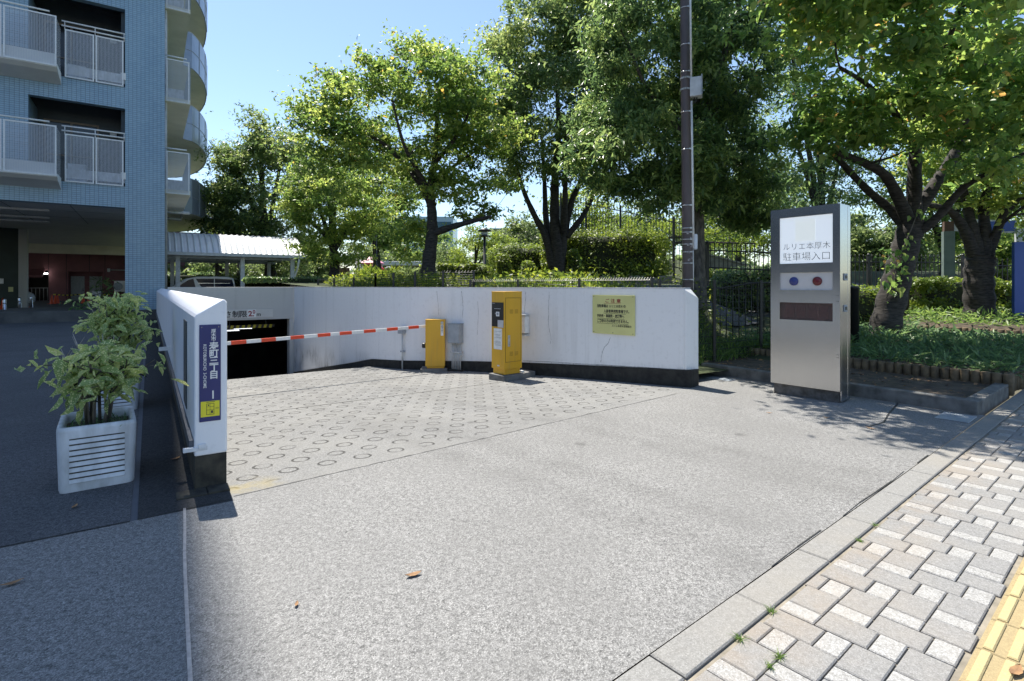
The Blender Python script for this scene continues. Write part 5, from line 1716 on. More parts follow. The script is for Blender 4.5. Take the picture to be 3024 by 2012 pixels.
# --- zelkova with several stems
Y = 20.5
g = A3(1645, 830, Y); g.z = tz(g.x, g.y) - .1
tree('zelkova_tree', 'dark multi stemmed zelkova tree standing in front of the long trimmed hedge', [
    ([g, A3(1648, 770, Y), A3(1640, 690, Y), A3(1638, 600, Y), A3(1640, 500, Y), A3(1650, 380, Y), A3(1640, 200, Y)], .34, .06),
    ([A3(1634, 790, Y), A3(1612, 700, Y), A3(1580, 640, Y), A3(1545, 560, Y), A3(1520, 470, Y)], .20, .05),
    ([A3(1655, 780, Y), A3(1668, 680, Y), A3(1690, 590, Y), A3(1722, 520, Y), A3(1750, 430, Y)], .20, .06),
    ([A3(1672, 700, Y), A3(1720, 640, Y - .2), A3(1760, 560, Y - .4), A3(1800, 480, Y - .6)], .14, .05),
    ([A3(1625, 740, Y), A3(1612, 640, Y + .5), A3(1608, 540, Y + .9), A3(1600, 400, Y + 1.2)], .17, .05),
    ([A3(1665, 690, Y), A3(1668, 600, Y - .6), A3(1672, 500, Y - 1), A3(1690, 330, Y - 1.4)], .15, .05)],
    [(A3(1640, 330, Y), (3.0, 2.8, 2.6), 120), (A3(1600, 150, Y), (2.4, 2.2, 1.7), 75), (A3(1790, 350, Y - 1), (1.9, 1.8, 2.2), 66), (A3(1520, 130, Y + 1), (1.2, 1.2, .8), 15), (A3(1760, 90, Y), (2.2, 2.0, 1.6), 66), (A3(1500, 330, Y), (1.2, 1.4, 1.6), 30), (A3(1680, -60, Y), (2.6, 2.2, 1.2), 50), (A3(1490, 480, Y), (.9, 1.1, .8), 14), (A3(1700, 505, Y - 1), (1.6, 1.0, .5), 14)],
    (.145, .062), 165, M['leaf_zelkova'], M['bark'], None, clump=(.62, .34), droop=.5)

# --- big evergreen oak behind the pole
Y = 12.6
g = A3(2064, 845, Y); g.z = tz(g.x, g.y) - .1
tree('evergreen_oak', 'large dark evergreen tree towering behind the brown pole', [
    ([g, A3(2064, 760, Y), A3(2062, 640, Y), A3(2058, 500, Y), A3(2062, 330, Y), A3(2050, 150, Y), A3(2040, -100, Y)], .175, .07),
    ([A3(2060, 420, Y), A3(2110, 250, Y - .2), A3(2160, 90, Y - .3), A3(2195, -60, Y - .4)], .09, .05),
    ([A3(2060, 470, Y), A3(1990, 360, Y - .4), A3(1910, 260, Y - .8), A3(1850, 120, Y - 1.1)], .07, .03),
    ([A3(2060, 380, Y), A3(2150, 300, Y + .5), A3(2230, 200, Y + .8)], .07, .03)],
    [(A3(1925, 430, Y - .4), (1.55, 1.6, 1.15), 62), (A3(1990, 560, Y), (1.3, 1.3, .62), 36), (A3(2160, 480, Y + .2), (1.1, 1.4, 1.1), 44), (A3(1930, 150, Y - .4), (1.7, 1.7, 1.5), 70),
     (A3(2110, 200, Y), (1.6, 1.6, 1.5), 66), (A3(1990, -80, Y), (2.0, 2.0, 1.3), 60), (A3(2230, 600, Y + 1.2), (.9, 1.0, .7), 26), (A3(1800, 480, Y - .2), (.8, 1.0, .8), 22), (A3(2180, 620, Y + 1.4), (.7, .8, .5), 14), (A3(2200, 20, Y), (1.2, 1.2, 1.0), 26), (A3(1850, 320, Y + .5), (1.3, 1.2, 1.2), 36), (A3(2080, 380, Y + 1.2), (1.5, 1.0, 1.4), 50), (Vector((2.9, 10.4, 10.7)), (2.4, 2.2, 1.3), 80), (Vector((1.9, 10.2, 10.4)), (1.3, 1.5, .9), 24)],
    (.13, .044), 185, M['leaf_dark'], M['bark_grey'], None, clump=(.38, .25), droop=.9, tilt=.7, shell=.6)

# --- right hand cherry with the ivy
Y = 11.6
g = A3(2608, 1002, Y); g.z = tz(g.x, g.y) - .12
tree('cherry_tree', 'leaning old cherry tree with ivy on its trunk, right of the sign tower', [
    ([g, A3(2615, 960, Y), A3(2640, 860, Y), A3(2660, 780, Y), A3(2682, 700, Y), A3(2696, 650, Y)], .31, .235),
    ([A3(2694, 660, Y), A3(2700, 560, Y), A3(2702, 460, Y), A3(2712, 360, Y), A3(2740, 200, Y - .3), A3(2760, 20, Y - .6)], .175, .06),
    ([A3(2690, 670, Y), A3(2655, 590, Y - .2), A3(2615, 520, Y - .5), A3(2560, 485, Y - .8), A3(2470, 450, Y - 1.2)], .15, .06),
    ([A3(2684, 690, Y), A3(2630, 620, Y + .2), A3(2560, 560, Y + .3), A3(2480, 475, Y + .2), A3(2440, 430, Y)], .12, .05),
    ([A3(2700, 640, Y), A3(2760, 545, Y + .1), A3(2815, 460, Y + .2), A3(2860, 340, Y + .1), A3(2905, 220, Y - .1), A3(2950, 60, Y - .3)], .15, .06),
    ([A3(2690, 700, Y), A3(2760, 650, Y - .3), A3(2840, 560, Y - .6), A3(2900, 520, Y - .9), A3(3050, 440, Y - 1.5)], .12, .03),
    ([A3(2703, 440, Y), A3(2640, 330, Y - 1), A3(2560, 250, Y - 2), A3(2480, 200, Y - 3)], .08, .025),
    ([A3(2712, 360, Y), A3(2760, 250, Y - 1.5), A3(2800, 120, Y - 3), A3(2850, 0, Y - 4)], .08, .025),
    ([A3(2860, 340, Y), A3(2960, 260, Y - 1.2), A3(3080, 180, Y - 2.6)], .07, .025)],
    [(A3(2650, 210, Y - 1), (2.2, 1.9, 1.4), 62), (A3(2480, 380, Y - 1.2), (1.0, 1.2, .55), 26), (A3(2420, 130, Y - 2), (1.3, 1.3, .7), 14), (A3(2800, 330, Y - 1.8), (1.5, 1.5, 1.0), 24), (A3(2880, 120, Y - 2), (1.6, 1.8, 1.2), 30),
     (A3(2560, 100, Y - 3.6), (1.0, 1.0, .7), 11), (A3(2860, 80, Y - 4.4), (1.0, .9, .8), 13), (A3(2980, 330, Y - 2.6), (.9, 1.0, .9), 13), (A3(3060, 200, Y - 3), (1.2, 1.2, 1.2), 16), (A3(2760, -120, Y - 2), (2.6, 2.4, 1.0), 34), (A3(2930, 520, Y - 1), (.9, .8, .5), 9), (A3(2640, 330, Y - 2.2), (.9, .7, .5), 10), (A3(2480, -80, Y - 4), (1.1, 1.1, .6), 20), (A3(2560, -160, Y - 4.3), (1.3, 1.1, .7), 22), (A3(2440, 50, Y - 3.4), (.8, .8, .5), 10), (A3(2760, -200, Y - 4.4), (1.4, 1.1, .8), 24)],
    (.125, .07), 80, M['leaf_near'], M['bark'], None, clump=(.55, .24), hexa=True, droop=.55, tilt=.6, extra=.022)
# tree part out of the frame above the sidewalk, whose shade falls on the paving
# --- second cherry at the right edge
Y = 13.6
g = A3(2892, 948, Y); g.z = tz(g.x, g.y) - .1
tree('cherry_tree', 'thick forked cherry tree in front of the lime hedge at the right edge', [
    ([g, A3(2893, 920, Y), A3(2890, 850, Y), A3(2892, 790, Y), A3(2898, 760, Y)], .34, .30),
    ([A3(2885, 780, Y), A3(2858, 700, Y), A3(2830, 650, Y), A3(2800, 620, Y - .1), A3(2740, 605, Y - .3)], .17, .06),
    ([A3(2893, 775, Y), A3(2876, 690, Y), A3(2856, 610, Y + .1), A3(2838, 520, Y + .2), A3(2830, 380, Y + .2)], .16, .06),
    ([A3(2905, 770, Y), A3(2908, 690, Y), A3(2905, 610, Y), A3(2920, 540, Y - .2), A3(2930, 400, Y - .4)], .17, .06),
    ([A3(2915, 760, Y), A3(2945, 680, Y), A3(2975, 620, Y - .2), A3(3060, 560, Y - .5)], .14, .05),
    ([A3(2912, 720, Y), A3(2960, 660, Y - .4), A3(3040, 600, Y - 1)], .06, .03)],
    [(A3(2900, 430, Y), (2.2, 2.0, 1.1), 46), (A3(3060, 420, Y - .5), (1.8, 1.8, 1.4), 36), (A3(2960, 560, Y), (1.3, 1.3, .6), 16), (A3(2800, 480, Y + .8), (1.2, 1.2, .7), 16), (A3(3160, 620, Y - .6), (1.0, 1.0, .8), 12), (A3(3000, 250, Y), (2.2, 2.2, 1.2), 34)],
    (.13, .07), 105, M['leaf_cherry'], M['bark'], None, clump=(.55, .26), droop=.4, extra=.02)

# --- trees on the left
def simple_tree(name, label, px, base_py, Y, trunk_r, lobes, leaf, nleaf, lm, group=None, top=None, bark=None, **kw):
    g = A3(px, base_py, Y); gz_ = tz(g.x, g.y) if uv_of((g.x, g.y))[0] < 108 and uv_of((g.x, g.y))[1] > 4 else 0
    g.z = gz_ - .1
    c = Vector(lobes[0][0])
    fk = g.lerp(c, .45)
    lm_ = [([g, g.lerp(fk, .5) + Vector((.06, 0, 0)), fk, fk.lerp(c, .6), c + Vector((0, 0, lobes[0][1][2] * .6))], trunk_r, trunk_r * .25)]
    for cc, rr, n in lobes:
        cc = Vector(cc)
        lm_.append(([fk + Vector((0, 0, random.uniform(-.3, .5))), fk.lerp(cc, .5) + Vector((0, 0, .2)), cc], trunk_r * .5, trunk_r * .15))
    return tree(name, label, lm_, lobes, leaf, nleaf, lm, bark or M['bark'], group, **kw)
Y = 25.0
simple_tree('cherry_tree', 'small light green cherry tree just right of the white canopy', 985, 835, Y, .30,
    [(A3(985, 610, Y), (2.3, 2.1, 1.7), 84), (A3(915, 560, Y), (1.3, 1.4, 1.0), 22), (A3(1080, 640, Y), (1.4, 1.5, 1.3), 24), (A3(960, 500, Y), (1.3, 1.3, .6), 14), (A3(980, 740, Y), (1.9, 1.6, .6), 22), (A3(870, 620, Y), (.6, .8, .5), 7)],
    (.13, .066), 175, M['leaf_cherry'], clump=(.75, .26), droop=.3)
Y = 36.0
simple_tree('park_tree', 'tall dark olive tree behind the white canopy, with a pointed top', 800, 840, Y, .42,
    [(A3(770, 560, Y), (3.6, 3.2, 3.6), 130), (A3(690, 600, Y), (1.9, 2, 2.3), 54), (A3(640, 700, Y), (1.6, 1.6, 1.6), 26), (A3(765, 380, Y), (1.1, 1.1, 1.3), 12), (A3(840, 430, Y), (1.8, 1.6, 1.4), 24), (A3(690, 470, Y), (1.2, 1.2, .9), 14), (A3(820, 720, Y), (3.2, 2, 1.4), 36)],
    (.20, .09), 170, M['leaf_zelkova'], clump=(.95, .5), droop=.3)
Y = 42.0
simple_tree('park_tree', 'yellow green low tree beside the white tower block', 640, 840, Y, .2,
    [(A3(640, 690, Y), (1.3, 1.2, 1.1), 22), (A3(690, 690, Y), (1.4, 1.2, 1.1), 20), (A3(660, 610, Y), (1.0, 1, .8), 10)], (.16, .08), 110, M['leaf_lime'], clump=(.8, .45))
Y = 46.0
simple_tree('park_tree', 'shaded tree under the left end of the canopy', 640, 850, Y, .3,
    [(A3(655, 775, Y), (2.2, 1.2, 1.0), 22), (A3(720, 780, Y), (1.8, 1.2, 1.1), 18), (A3(600, 760, Y - 2), (.7, .8, .7), 4)], (.18, .09), 120, M['leaf_olive'], clump=(.9, .5))
Y = 40.0
simple_tree('park_tree', 'shaded tree seen under the right end of the canopy', 820, 850, Y, .35,
    [(A3(790, 790, Y), (1.8, 1.2, .9), 16), (A3(860, 770, Y), (1.7, 1.2, 1.2), 22)], (.18, .09), 120, M['leaf_olive'], clump=(.9, .5))
Y = 33.0
simple_tree('park_tree', 'broad green tree filling the gap behind the bright cherry', 1110, 850, Y, .35,
    [(A3(1110, 600, Y), (2.8, 2.2, 2.6), 52), (A3(1040, 500, Y), (2.0, 1.8, 1.4), 26), (A3(1150, 700, Y), (1.8, 1.6, 1.0), 16), (A3(1200, 560, Y), (1.6, 1.6, 1.6), 16)], (.19, .095), 170, M['leaf_cherry'], clump=(.9, .4))
Y = 38.0
simple_tree('park_tree', 'pale feathery tree between the cherry and the zelkova', 1400, 845, Y, .22,
    [(A3(1405, 750, Y), (2.0, 1.6, 1.3), 34), (A3(1360, 790, Y), (1.0, 1.0, .7), 10), (A3(1460, 720, Y), (1.4, 1.2, .9), 16), (A3(1420, 690, Y), (1.4, 1.1, .8), 10)], (.15, .06), 120, M['leaf_lime'], clump=(.7, .3))
Y = 45.0
simple_tree('park_tree', 'grey green bushy tree far behind the cherry trunk', 1320, 845, Y, .25,
    [(A3(1315, 765, Y), (1.7, 1.4, 1.4), 26)], (.18, .08), 110, M['leaf_olive'], clump=(.9, .5))
Y = 27.0
simple_tree('park_tree', 'dark tree filling the right background above the sign tower', 2430, 850, Y, .32,
    [(A3(2430, 560, Y), (2.6, 2.2, 2.3), 60), (A3(2330, 350, Y), (2.4, 2.2, 2.6), 48), (A3(2500, 380, Y), (2.2, 2, 2.4), 44), (A3(2400, 130, Y), (2.8, 2.4, 2.2), 50), (A3(2290, 620, Y), (1.4, 1.4, .9), 18), (A3(2300, -60, Y), (3, 2.6, 1.8), 34)],
    (.16, .07), 130, M['leaf_dark'], clump=(.8, .42), droop=.4)
Y = 24.0
simple_tree('park_tree', 'light green tree behind the leaning cherry and the grey green sign post', 2790, 850, Y, .3,
    [(A3(2790, 640, Y), (2.0, 1.8, 1.5), 40), (A3(2700, 520, Y), (2.0, 1.8, 2.0), 32), (A3(2880, 500, Y), (2.2, 2, 2), 36), (A3(2960, 640, Y + 2), (1.8, 1.8, 1.8), 26), (A3(2800, 300, Y), (3, 2.6, 2.4), 46), (A3(3000, 350, Y), (2.4, 2.2, 2.6), 36)],
    (.15, .08), 120, M['leaf_cherry'], clump=(.8, .4))
Y = 30.0
simple_tree('park_tree', 'sunlit shrubby tree behind the tall iron fence', 1880, 800, Y, .2,
    [(A3(1820, 680, Y), (2.2, 1.6, .9), 30), (A3(1950, 690, Y), (2.2, 1.6, 1.0), 30), (A3(2120, 690, Y), (2.0, 1.4, 1.1), 28), (A3(2250, 720, Y - 2), (1.6, 1.2, .9), 20)], (.13, .06), 120, M['leaf_lime'], clump=(.7, .35))


for px, Y, lob, lm_, lab in (
    (1560, 48, [((1560, 700), (3.2, 2, 2.2), 40), ((1480, 740), (2.4, 2, 1.6), 24)], 'leaf_olive', 'far olive tree behind the zelkova stems'),
    (1720, 44, [((1720, 640), (3.4, 2, 2.6), 46), ((1800, 690), (2.6, 2, 2.0), 28)], 'leaf_lime', 'far sunlit tree right of the zelkova, behind the spiked fence'),
    (1960, 42, [((1960, 640), (3.2, 2, 2.4), 44), ((2060, 690), (2.4, 2, 1.8), 26)], 'leaf_olive', 'far tree behind the brown pole'),
    (2180, 36, [((2180, 640), (2.8, 2, 2.2), 44), ((2260, 560), (2.4, 2, 2.4), 34), ((2120, 500), (2.4, 2, 2.4), 34)], 'leaf_dark', 'shady tree filling the gap left of the sign tower'),
    (2600, 34, [((2600, 680), (2.6, 2, 2.0), 44), ((2680, 740), (2.0, 1.5, 1.2), 24), ((2530, 740), (1.8, 1.5, 1.3), 22)], 'leaf_olive', 'olive tree seen between the sign tower and the leaning cherry'),
    (2960, 34, [((2960, 700), (2.8, 2, 2.0), 44), ((2860, 730), (2.0, 1.5, 1.2), 24), ((3060, 720), (2.2, 1.8, 1.8), 24)], 'leaf_cherry', 'green tree behind the map board at the right edge'),
    (1000, 60, [((1000, 760), (4.6, 2, 2.4), 46), ((1110, 740), (3.0, 2, 2.4), 26), ((900, 760), (3.4, 2, 2.4), 30)], 'leaf_olive', 'far park tree behind the play frame'),
    (1260, 66, [((1260, 740), (4.2, 2, 3.0), 46), ((1380, 760), (3.6, 2, 2.4), 34)], 'leaf_cherry', 'far tree beyond the pavilion, right of the cherry trunk'),
    (740, 58, [((740, 780), (4.0, 2, 2.2), 44), ((640, 780), (2.6, 2, 2.2), 30), ((850, 790), (3.2, 2, 2.0), 32)], 'leaf_dark', 'dark far tree seen under the canopy roof')):
    g = at(px, 845, Y); g.z = .2 if px < 900 else 1.6
    lb = [(at(c[0], c[1], Y), r, n) for c, r, n in lob]
    c0v = lb[0][0]
    tree('park_tree', lab, [([g, g.lerp(c0v, .5), c0v], .26, .08)] + [([g.lerp(c0v, .5), c] , .12, .05) for c, r, n in lb[1:]], lb, (.24, .12), 130, M[lm_], M['bark'], 'background park trees', clump=(.95, .5))
# --- ivy on the leaning cherry
Y = 11.6
iv = at(2660, 800, Y - .35)
t = thing('ivy_vine', 'leafy vine climbing the leaning cherry trunk', 'vine', iv)
mb = MB(); mb.tube([at(2618, 880, Y - .34) - iv, at(2640, 830, Y - .36) - iv, at(2655, 760, Y - .36) - iv, at(2690, 680, Y - .3) - iv, at(2720, 600, Y - .35) - iv], .012, 6)
mb.build('stem', M['bark_grey'], t)
pts = []
for px, py, n, sx, sy in ((2640, 860, 12, 18, 16), (2640, 820, 20, 22, 24), (2620, 770, 20, 24, 18), (2660, 760, 16, 22, 22), (2690, 710, 8, 18, 16), (2625, 740, 10, 20, 10), (2710, 640, 6, 20, 26), (2660, 795, 12, 20, 16)):
    for _ in range(n): pts.append(at(px + random.gauss(0, sx * .7), py + random.gauss(0, sy * .8), Y - .42 + random.gauss(0, .06)))
leafy('foliage', np.array([tuple(p) for p in pts]), iv, (.12, .075), M['leaf_near'], t, up=(0, -.9, .5), tilt=.5, droop=.9, hexa=True)

# --- hedges and shrubs
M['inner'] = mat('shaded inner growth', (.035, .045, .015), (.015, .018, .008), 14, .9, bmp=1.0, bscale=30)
def hedge(name, label, c, size, rotz, leaf, n, lm, group=None, cat='hedge', core=(.02, .035, .008), round_=.5, parts=True):
    "trimmed shrub: a dark twiggy core under a coat of leaves"
    t = thing(name, label, cat, c, rotz, group)
    a, b, h = size
    d = rand_unit(n)
    e = 2 / (2 + 6 * (1 - round_))
    q = np.sign(d) * np.abs(d) ** e
    q /= np.maximum(np.max(np.abs(q), axis=1), np.linalg.norm(q, axis=1) * round_)[:, None]
    s = .80 + .24 * rng.random(n) ** .6
    P = q * np.array([a / 2, b / 2, h / 2]) * s[:, None]
    bumpy = .06 * np.sin(P[:, 0] * 4.1 + 1) * np.cos(P[:, 1] * 3.7) + .05 * np.sin(P[:, 0] * 9.3 + P[:, 2] * 7)
    P += d * bumpy[:, None] * min(1, h)
    P[:, 2] += h / 2
    P = P[P[:, 2] > .02]
    m_ = len(P)
    out = (P - np.array([0, 0, h / 2])) / np.array([a, b, h]); out = out / (np.linalg.norm(out, axis=1)[:, None] + 1e-6) * .8
    V, F, T = leaves(P, leaf[0], leaf[1], .55, .0, False, out=out, up=(0, 0, .45), tone=np.clip(rng.normal(.5, .24, m_), 0, 1))
    link_mesh('foliage', np_mesh('foliage', V, F, T), lm, t)
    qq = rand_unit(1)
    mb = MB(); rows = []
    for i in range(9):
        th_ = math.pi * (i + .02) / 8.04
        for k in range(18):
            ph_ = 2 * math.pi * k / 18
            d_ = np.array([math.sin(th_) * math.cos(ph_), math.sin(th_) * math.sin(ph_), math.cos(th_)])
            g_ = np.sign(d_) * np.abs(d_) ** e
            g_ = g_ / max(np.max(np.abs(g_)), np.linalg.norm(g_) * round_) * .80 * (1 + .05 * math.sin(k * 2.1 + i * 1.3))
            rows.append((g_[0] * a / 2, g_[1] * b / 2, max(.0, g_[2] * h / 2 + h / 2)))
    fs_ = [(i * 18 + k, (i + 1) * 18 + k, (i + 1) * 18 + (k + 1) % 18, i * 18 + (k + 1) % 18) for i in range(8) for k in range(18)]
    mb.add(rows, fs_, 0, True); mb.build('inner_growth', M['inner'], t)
    mb = MB()
    for k in range(max(7, int(a * 3))):
        x = random.uniform(-.35, .35) * a; y = random.uniform(-.35, .35) * b
        mb.tube([(x * .7, y * .7, 0), (x * .85, y * .85, h * .3), (x, y, h * .62)], [.022, .016, .008], 5)
        for _ in range(3):
            z_ = h * random.uniform(.2, .5); mb.tube([(x * .85, y * .85, z_), (x + random.uniform(-.3, .3) * min(a, 1.2), y + random.uniform(-.3, .3) * min(b, 1.2), h * random.uniform(.55, .85))], [.010, .005], 4)
    mb.build('stems', M['bark_grey'], t)
    return t
def onground(px, Y, dz=0): 
    p = at(px, 845, Y); p.z = tz(p.x, p.y) + dz; return p
p = onground(1780, 22.6); top = z_of(688, 22.6)
hedge('trimmed_hedge', 'long rounded trimmed hedge behind the zelkova stems', (p.x, p.y, p.z), (5.0, 2.2, top - p.z), R(-6), (.085, .05), 30000, M['leaf_hedge'], round_=.74)
p = onground(1545, 24.5)
hedge('trimmed_hedge', 'sloping sunlit left shoulder of the hedge, left of the zelkova stems', (p.x, p.y, p.z), (3.0, 2.0, z_of(725, 24.5) - p.z), R(12), (.085, .05), 14000, M['leaf_lime'], round_=.8)
p = onground(1357, 25.0)
hedge('low_hedge', 'low flat topped hedge right of the cherry trunk', (p.x, p.y, p.z), (1.9, 1.2, z_of(782, 25) - p.z), 0, (.085, .055), 8000, M['leaf_hedge'], round_=.55)
for px, Y, w, ytop, lm, lab in ((1425, 24.6, .9, 785, 'leaf_lime', 'small yellow green round shrub left of the zelkova'), (1485, 22.4, .62, 752, 'leaf_hedge', 'upright small shrub in front of the hedge shoulder'), (1560, 21.2, .6, 775, 'leaf_lime', 'little lime shrub just left of the zelkova base'), (1694, 20.6, .5, 738, 'leaf_hedge', 'narrow dark shrub against the hedge, right of the zelkova base')):
    p = onground(px, Y); hedge('round_shrub', lab, (p.x, p.y, p.z), (w, w, z_of(ytop, Y) - p.z), 0, (.07, .045), 2200, M[lm], cat='shrub', round_=.9)
# right side hedges
p = onground(2775, 16.4); hedge('lime_hedge', 'boxy lime topped hedge left of the thick forked cherry', (p.x, p.y, p.z), (2.9, 1.5, z_of(826, 16.4) - p.z), R(14), (.075, .05), 14000, M['leaf_lime'], round_=.45)
p = onground(2965, 16.0); hedge('lime_hedge', 'lime hedge right of the thick forked cherry, below the blue board', (p.x, p.y, p.z), (1.7, 1.4, z_of(838, 16) - p.z), R(10), (.075, .05), 8000, M['leaf_lime'], round_=.5)
p = onground(2985, 22); hedge('low_hedge', 'far trimmed hedge between the pale post and the blue board', (p.x, p.y, p.z), (1.8, 1.2, z_of(800, 22) - p.z), 0, (.07, .045), 4000, M['leaf_hedge'], round_=.4)
p = onground(2520, 13.5); hedge('round_shrub', 'sunlit shrub behind the sign tower, at its right side', (p.x, p.y, p.z), (1.3, 1.0, z_of(850, 13.5) - p.z), 0, (.06, .04), 4000, M['leaf_lime'], cat='shrub', round_=.8)
for px, Y, w, ytop, lab in ((2215, 17.6, 2.4, 792, 'dark bushy shrub mass behind the arched railing, left of the sign tower'), (2330, 16.5, 2.0, 775, 'dark shrub mass hidden mostly behind the sign tower'), (2110, 19.0, 1.1, 800, 'sunlit grassy shrub at the foot of the iron fence, right of the pole')):
    p = onground(px, Y); p.z = min(p.z, 1.0); hedge('bush', lab, (p.x, p.y, p.z), (w, 1.4, z_of(ytop, Y) - p.z), 0, (.09, .045), 6500, M['leaf_dark' if px != 2110 else 'leaf_lime'], cat='shrub', round_=.85)
for px, Y, w, ytop in ((1090, 20.5, 1.2, 795), (1160, 20.5, 1.0, 805), (1205, 20.0, .9, 800)):
    p = onground(px, Y); h_ = z_of(ytop, Y) - p.z
    t = thing('feathery_shrub', {1090: 'pale feathery shrub in front of the play equipment', 1160: 'second feathery shrub, between the lamp post and the cherry trunk', 1205: 'dark feathery shrub right beside the cherry trunk'}[px], 'shrub', p)
    m_ = 900
    th = rng.random(m_) * 6.28; rr = rng.random(m_) ** .7
    P = np.stack([np.cos(th) * rr * w / 2, np.sin(th) * rr * w / 2, rng.random(m_) ** .7 * h_ * (1 - .5 * rr)], 1)
    out = P * np.array([1.2, 1.2, .0])
    V, F, T = leaves(P, .30, .03, .8, -.9, False, out=out); link_mesh('foliage', np_mesh('foliage', V, F, T), M['leaf_lime' if px != 1205 else 'leaf_olive'], t)
p = onground(900, 22.5); hedge('low_hedge', 'dark low hedge along the wall top, right of the canopy', (p.x - .2, p.y, p.z), (4.0, .9, z_of(822, 22.5) - p.z), RZ, (.07, .045), 8000, M['leaf_dark'], round_=.4)
p = onground(760, 33); hedge('bush', 'leafy bushes in the shade under the canopy', (p.x, p.y, 0.2), (7.5, 1.5, z_of(818, 33) - .2), RZ, (.12, .07), 9000, M['leaf_olive'], cat='shrub', round_=.7)
p = onground(548, 46); hedge('bush', 'dark clipped bush in front of the maroon wall, above the van', (p.x, p.y, 0), (4.2, 1.5, z_of(806, 46)), RZ, (.14, .08), 4000, M['leaf_dark'], cat='shrub', round_=.5)
# weeds behind the wall top and along the fence
def blades(name, pts, base, h, w, lm, parent=None, spread=.45, bend=.3):
    n = len(pts)
    D = np.stack([rng.normal(size=n) * spread, rng.normal(size=n) * spread, np.ones(n)], 1); D /= np.linalg.norm(D, axis=1)[:, None]
    hh = h * (.5 + rng.random(n) * .9)
    th = rng.random(n) * 6.28; S = np.stack([np.cos(th), np.sin(th), np.zeros(n)], 1) * w / 2
    P = pts - np.array(base)
    out = D.copy(); out[:, 2] = 0
    v0 = P - S; v1 = P + S; m0 = P + D * hh[:, None] * .55 - S * .8; m1 = P + D * hh[:, None] * .55 + S * .8; tp = P + (D + out * bend * 2) * hh[:, None] 
    V = np.stack([v0, v1, m1, m0, tp], 1).reshape(-1, 3)
    i = np.arange(n)[:, None] * 5
    F = np.concatenate([i + np.array([[0, 1, 2]]), i + np.array([[0, 2, 3]]), i + np.array([[3, 2, 4]])], 1).reshape(-1, 3)
    T = np.repeat(rng.random(n), 3)
    return link_mesh(name, np_mesh(name, V, F, T), lm, parent)
pts = []
for _ in range(1500):
    u = random.uniform(1.2, 5.6); o_ = random.uniform(.5, 3.2); p = L(u, wallv(u) + .2 + o_); p.z = tz(p.x, p.y) - .02
    if (p.x / p.y) < .34 and math.sin(p.x * 5.1 + p.y * 3) > -.2: pts.append(tuple(p))
o = blades('weeds', np.array(pts), (0, 0, 0), .34, .03, M['leaf_grass'])
tag(o, 'tall bright weeds and grass growing behind the white wall', 'weeds', kind='stuff')
P = []
for _ in range(9000):
    u = random.uniform(3.0, 14.5); o_ = random.uniform(.55, 2.4); p = L(u, wallv(u) + .2 + o_)
    hh = .28 + .22 * math.sin(u * 2.3 + o_) * math.sin(u * .9)
    p.z = tz(p.x, p.y) + random.random() ** .8 * max(.1, hh); P.append(tuple(p))
P = np.array(P); V, F, T = leaves(P, .09, .045, .8, 0); o = link_mesh('low_plants', np_mesh('low_plants', V, F, T), M['leaf_hedge']); tag(o, 'low leafy plants growing along the back of the white wall', 'plants', kind='stuff')
P = []
for _ in range(26000):
    a_ = random.uniform(-.62, 1.15); rr_ = random.uniform(68, 76); X = math.sin(a_) * rr_; Y_ = math.cos(a_) * rr_
    top = 5.2 + 1.6 * math.sin(a_ * 23) + 1.1 * math.sin(a_ * 51 + 1)
    P.append((X, Y_, random.random() ** .8 * top))
P = np.array(P); V, F, T = leaves(P, .75, .45, .9, .2); o = link_mesh('far_woods', np_mesh('far_woods', V, F, T), M['leaf_olive']); tag(o, 'far band of trees closing the park behind everything', 'woods', kind='stuff')
# ground cover of the planting bed
pts = []
for _ in range(10500):
    v = random.uniform(9.35, 14.0); u = random.uniform(-2.3, 2.2); p = L(u, v)
    if math.hypot(u - .7, v - 13.0) < .35: continue
    p.z = tz(p.x, p.y) + random.random() ** 2 * .16 * (1.6 if u > .2 else .8); pts.append(tuple(p))
P = np.array(pts)
V, F, T = leaves(P, .15, .030, .7, -.2, tone=np.clip(rng.normal(.45, .25, len(P)), 0, 1)); o = link_mesh('juniper_cover', np_mesh('juniper_cover', V, F, T), M['leaf_cover']); tag(o, 'low spreading juniper ground cover in the bed around the leaning cherry', 'ground cover', kind='stuff')
pts = []
for _ in range(5200):
    v = random.uniform(14.3, 22); u = random.uniform(-2.6, 2.5); p = L(u, v); p.z = tz(p.x, p.y) + random.random() ** 2 * .25; pts.append(tuple(p))
P = np.array(pts)
V, F, T = leaves(P, .15, .04, .7, -.15); o = link_mesh('leafy_cover', np_mesh('leafy_cover', V, F, T), M['leaf_grass']); tag(o, 'bright leafy ground cover around the thick forked cherry', 'ground cover', kind='stuff')
pts = []
for _ in range(1900):
    v = random.uniform(9.4, 12.6); u = random.uniform(.1, 2.4); p = L(u, v); p.z = tz(p.x, p.y); pts.append(tuple(p))
o = blades('ferny_weeds', np.array(pts), (0, 0, 0), .22, .014, M['leaf_grass'], spread=.8, bend=.6); tag(o, 'feathery light green weeds beside the sign tower', 'weeds', kind='stuff')
pts = []
for _ in range(1500):
    u = random.uniform(1.35, 3.4); v = random.uniform(6.6, 9.6); p = L(u, v); p.z = tz(p.x, p.y); pts.append(tuple(p))
o = blades('fence_grass', np.array(pts), (0, 0, 0), .34, .018, M['leaf_grass'], spread=.6, bend=.8); tag(o, 'dark grass tufts behind the mesh fence, left of the sign tower', 'grass', kind='stuff')
P = []
for _ in range(1400):
    p = L(random.uniform(2.4, 4.2), random.uniform(6.8, 11.0)); p.z = tz(p.x, p.y) + random.random() ** 1.5 * .75; P.append(tuple(p))
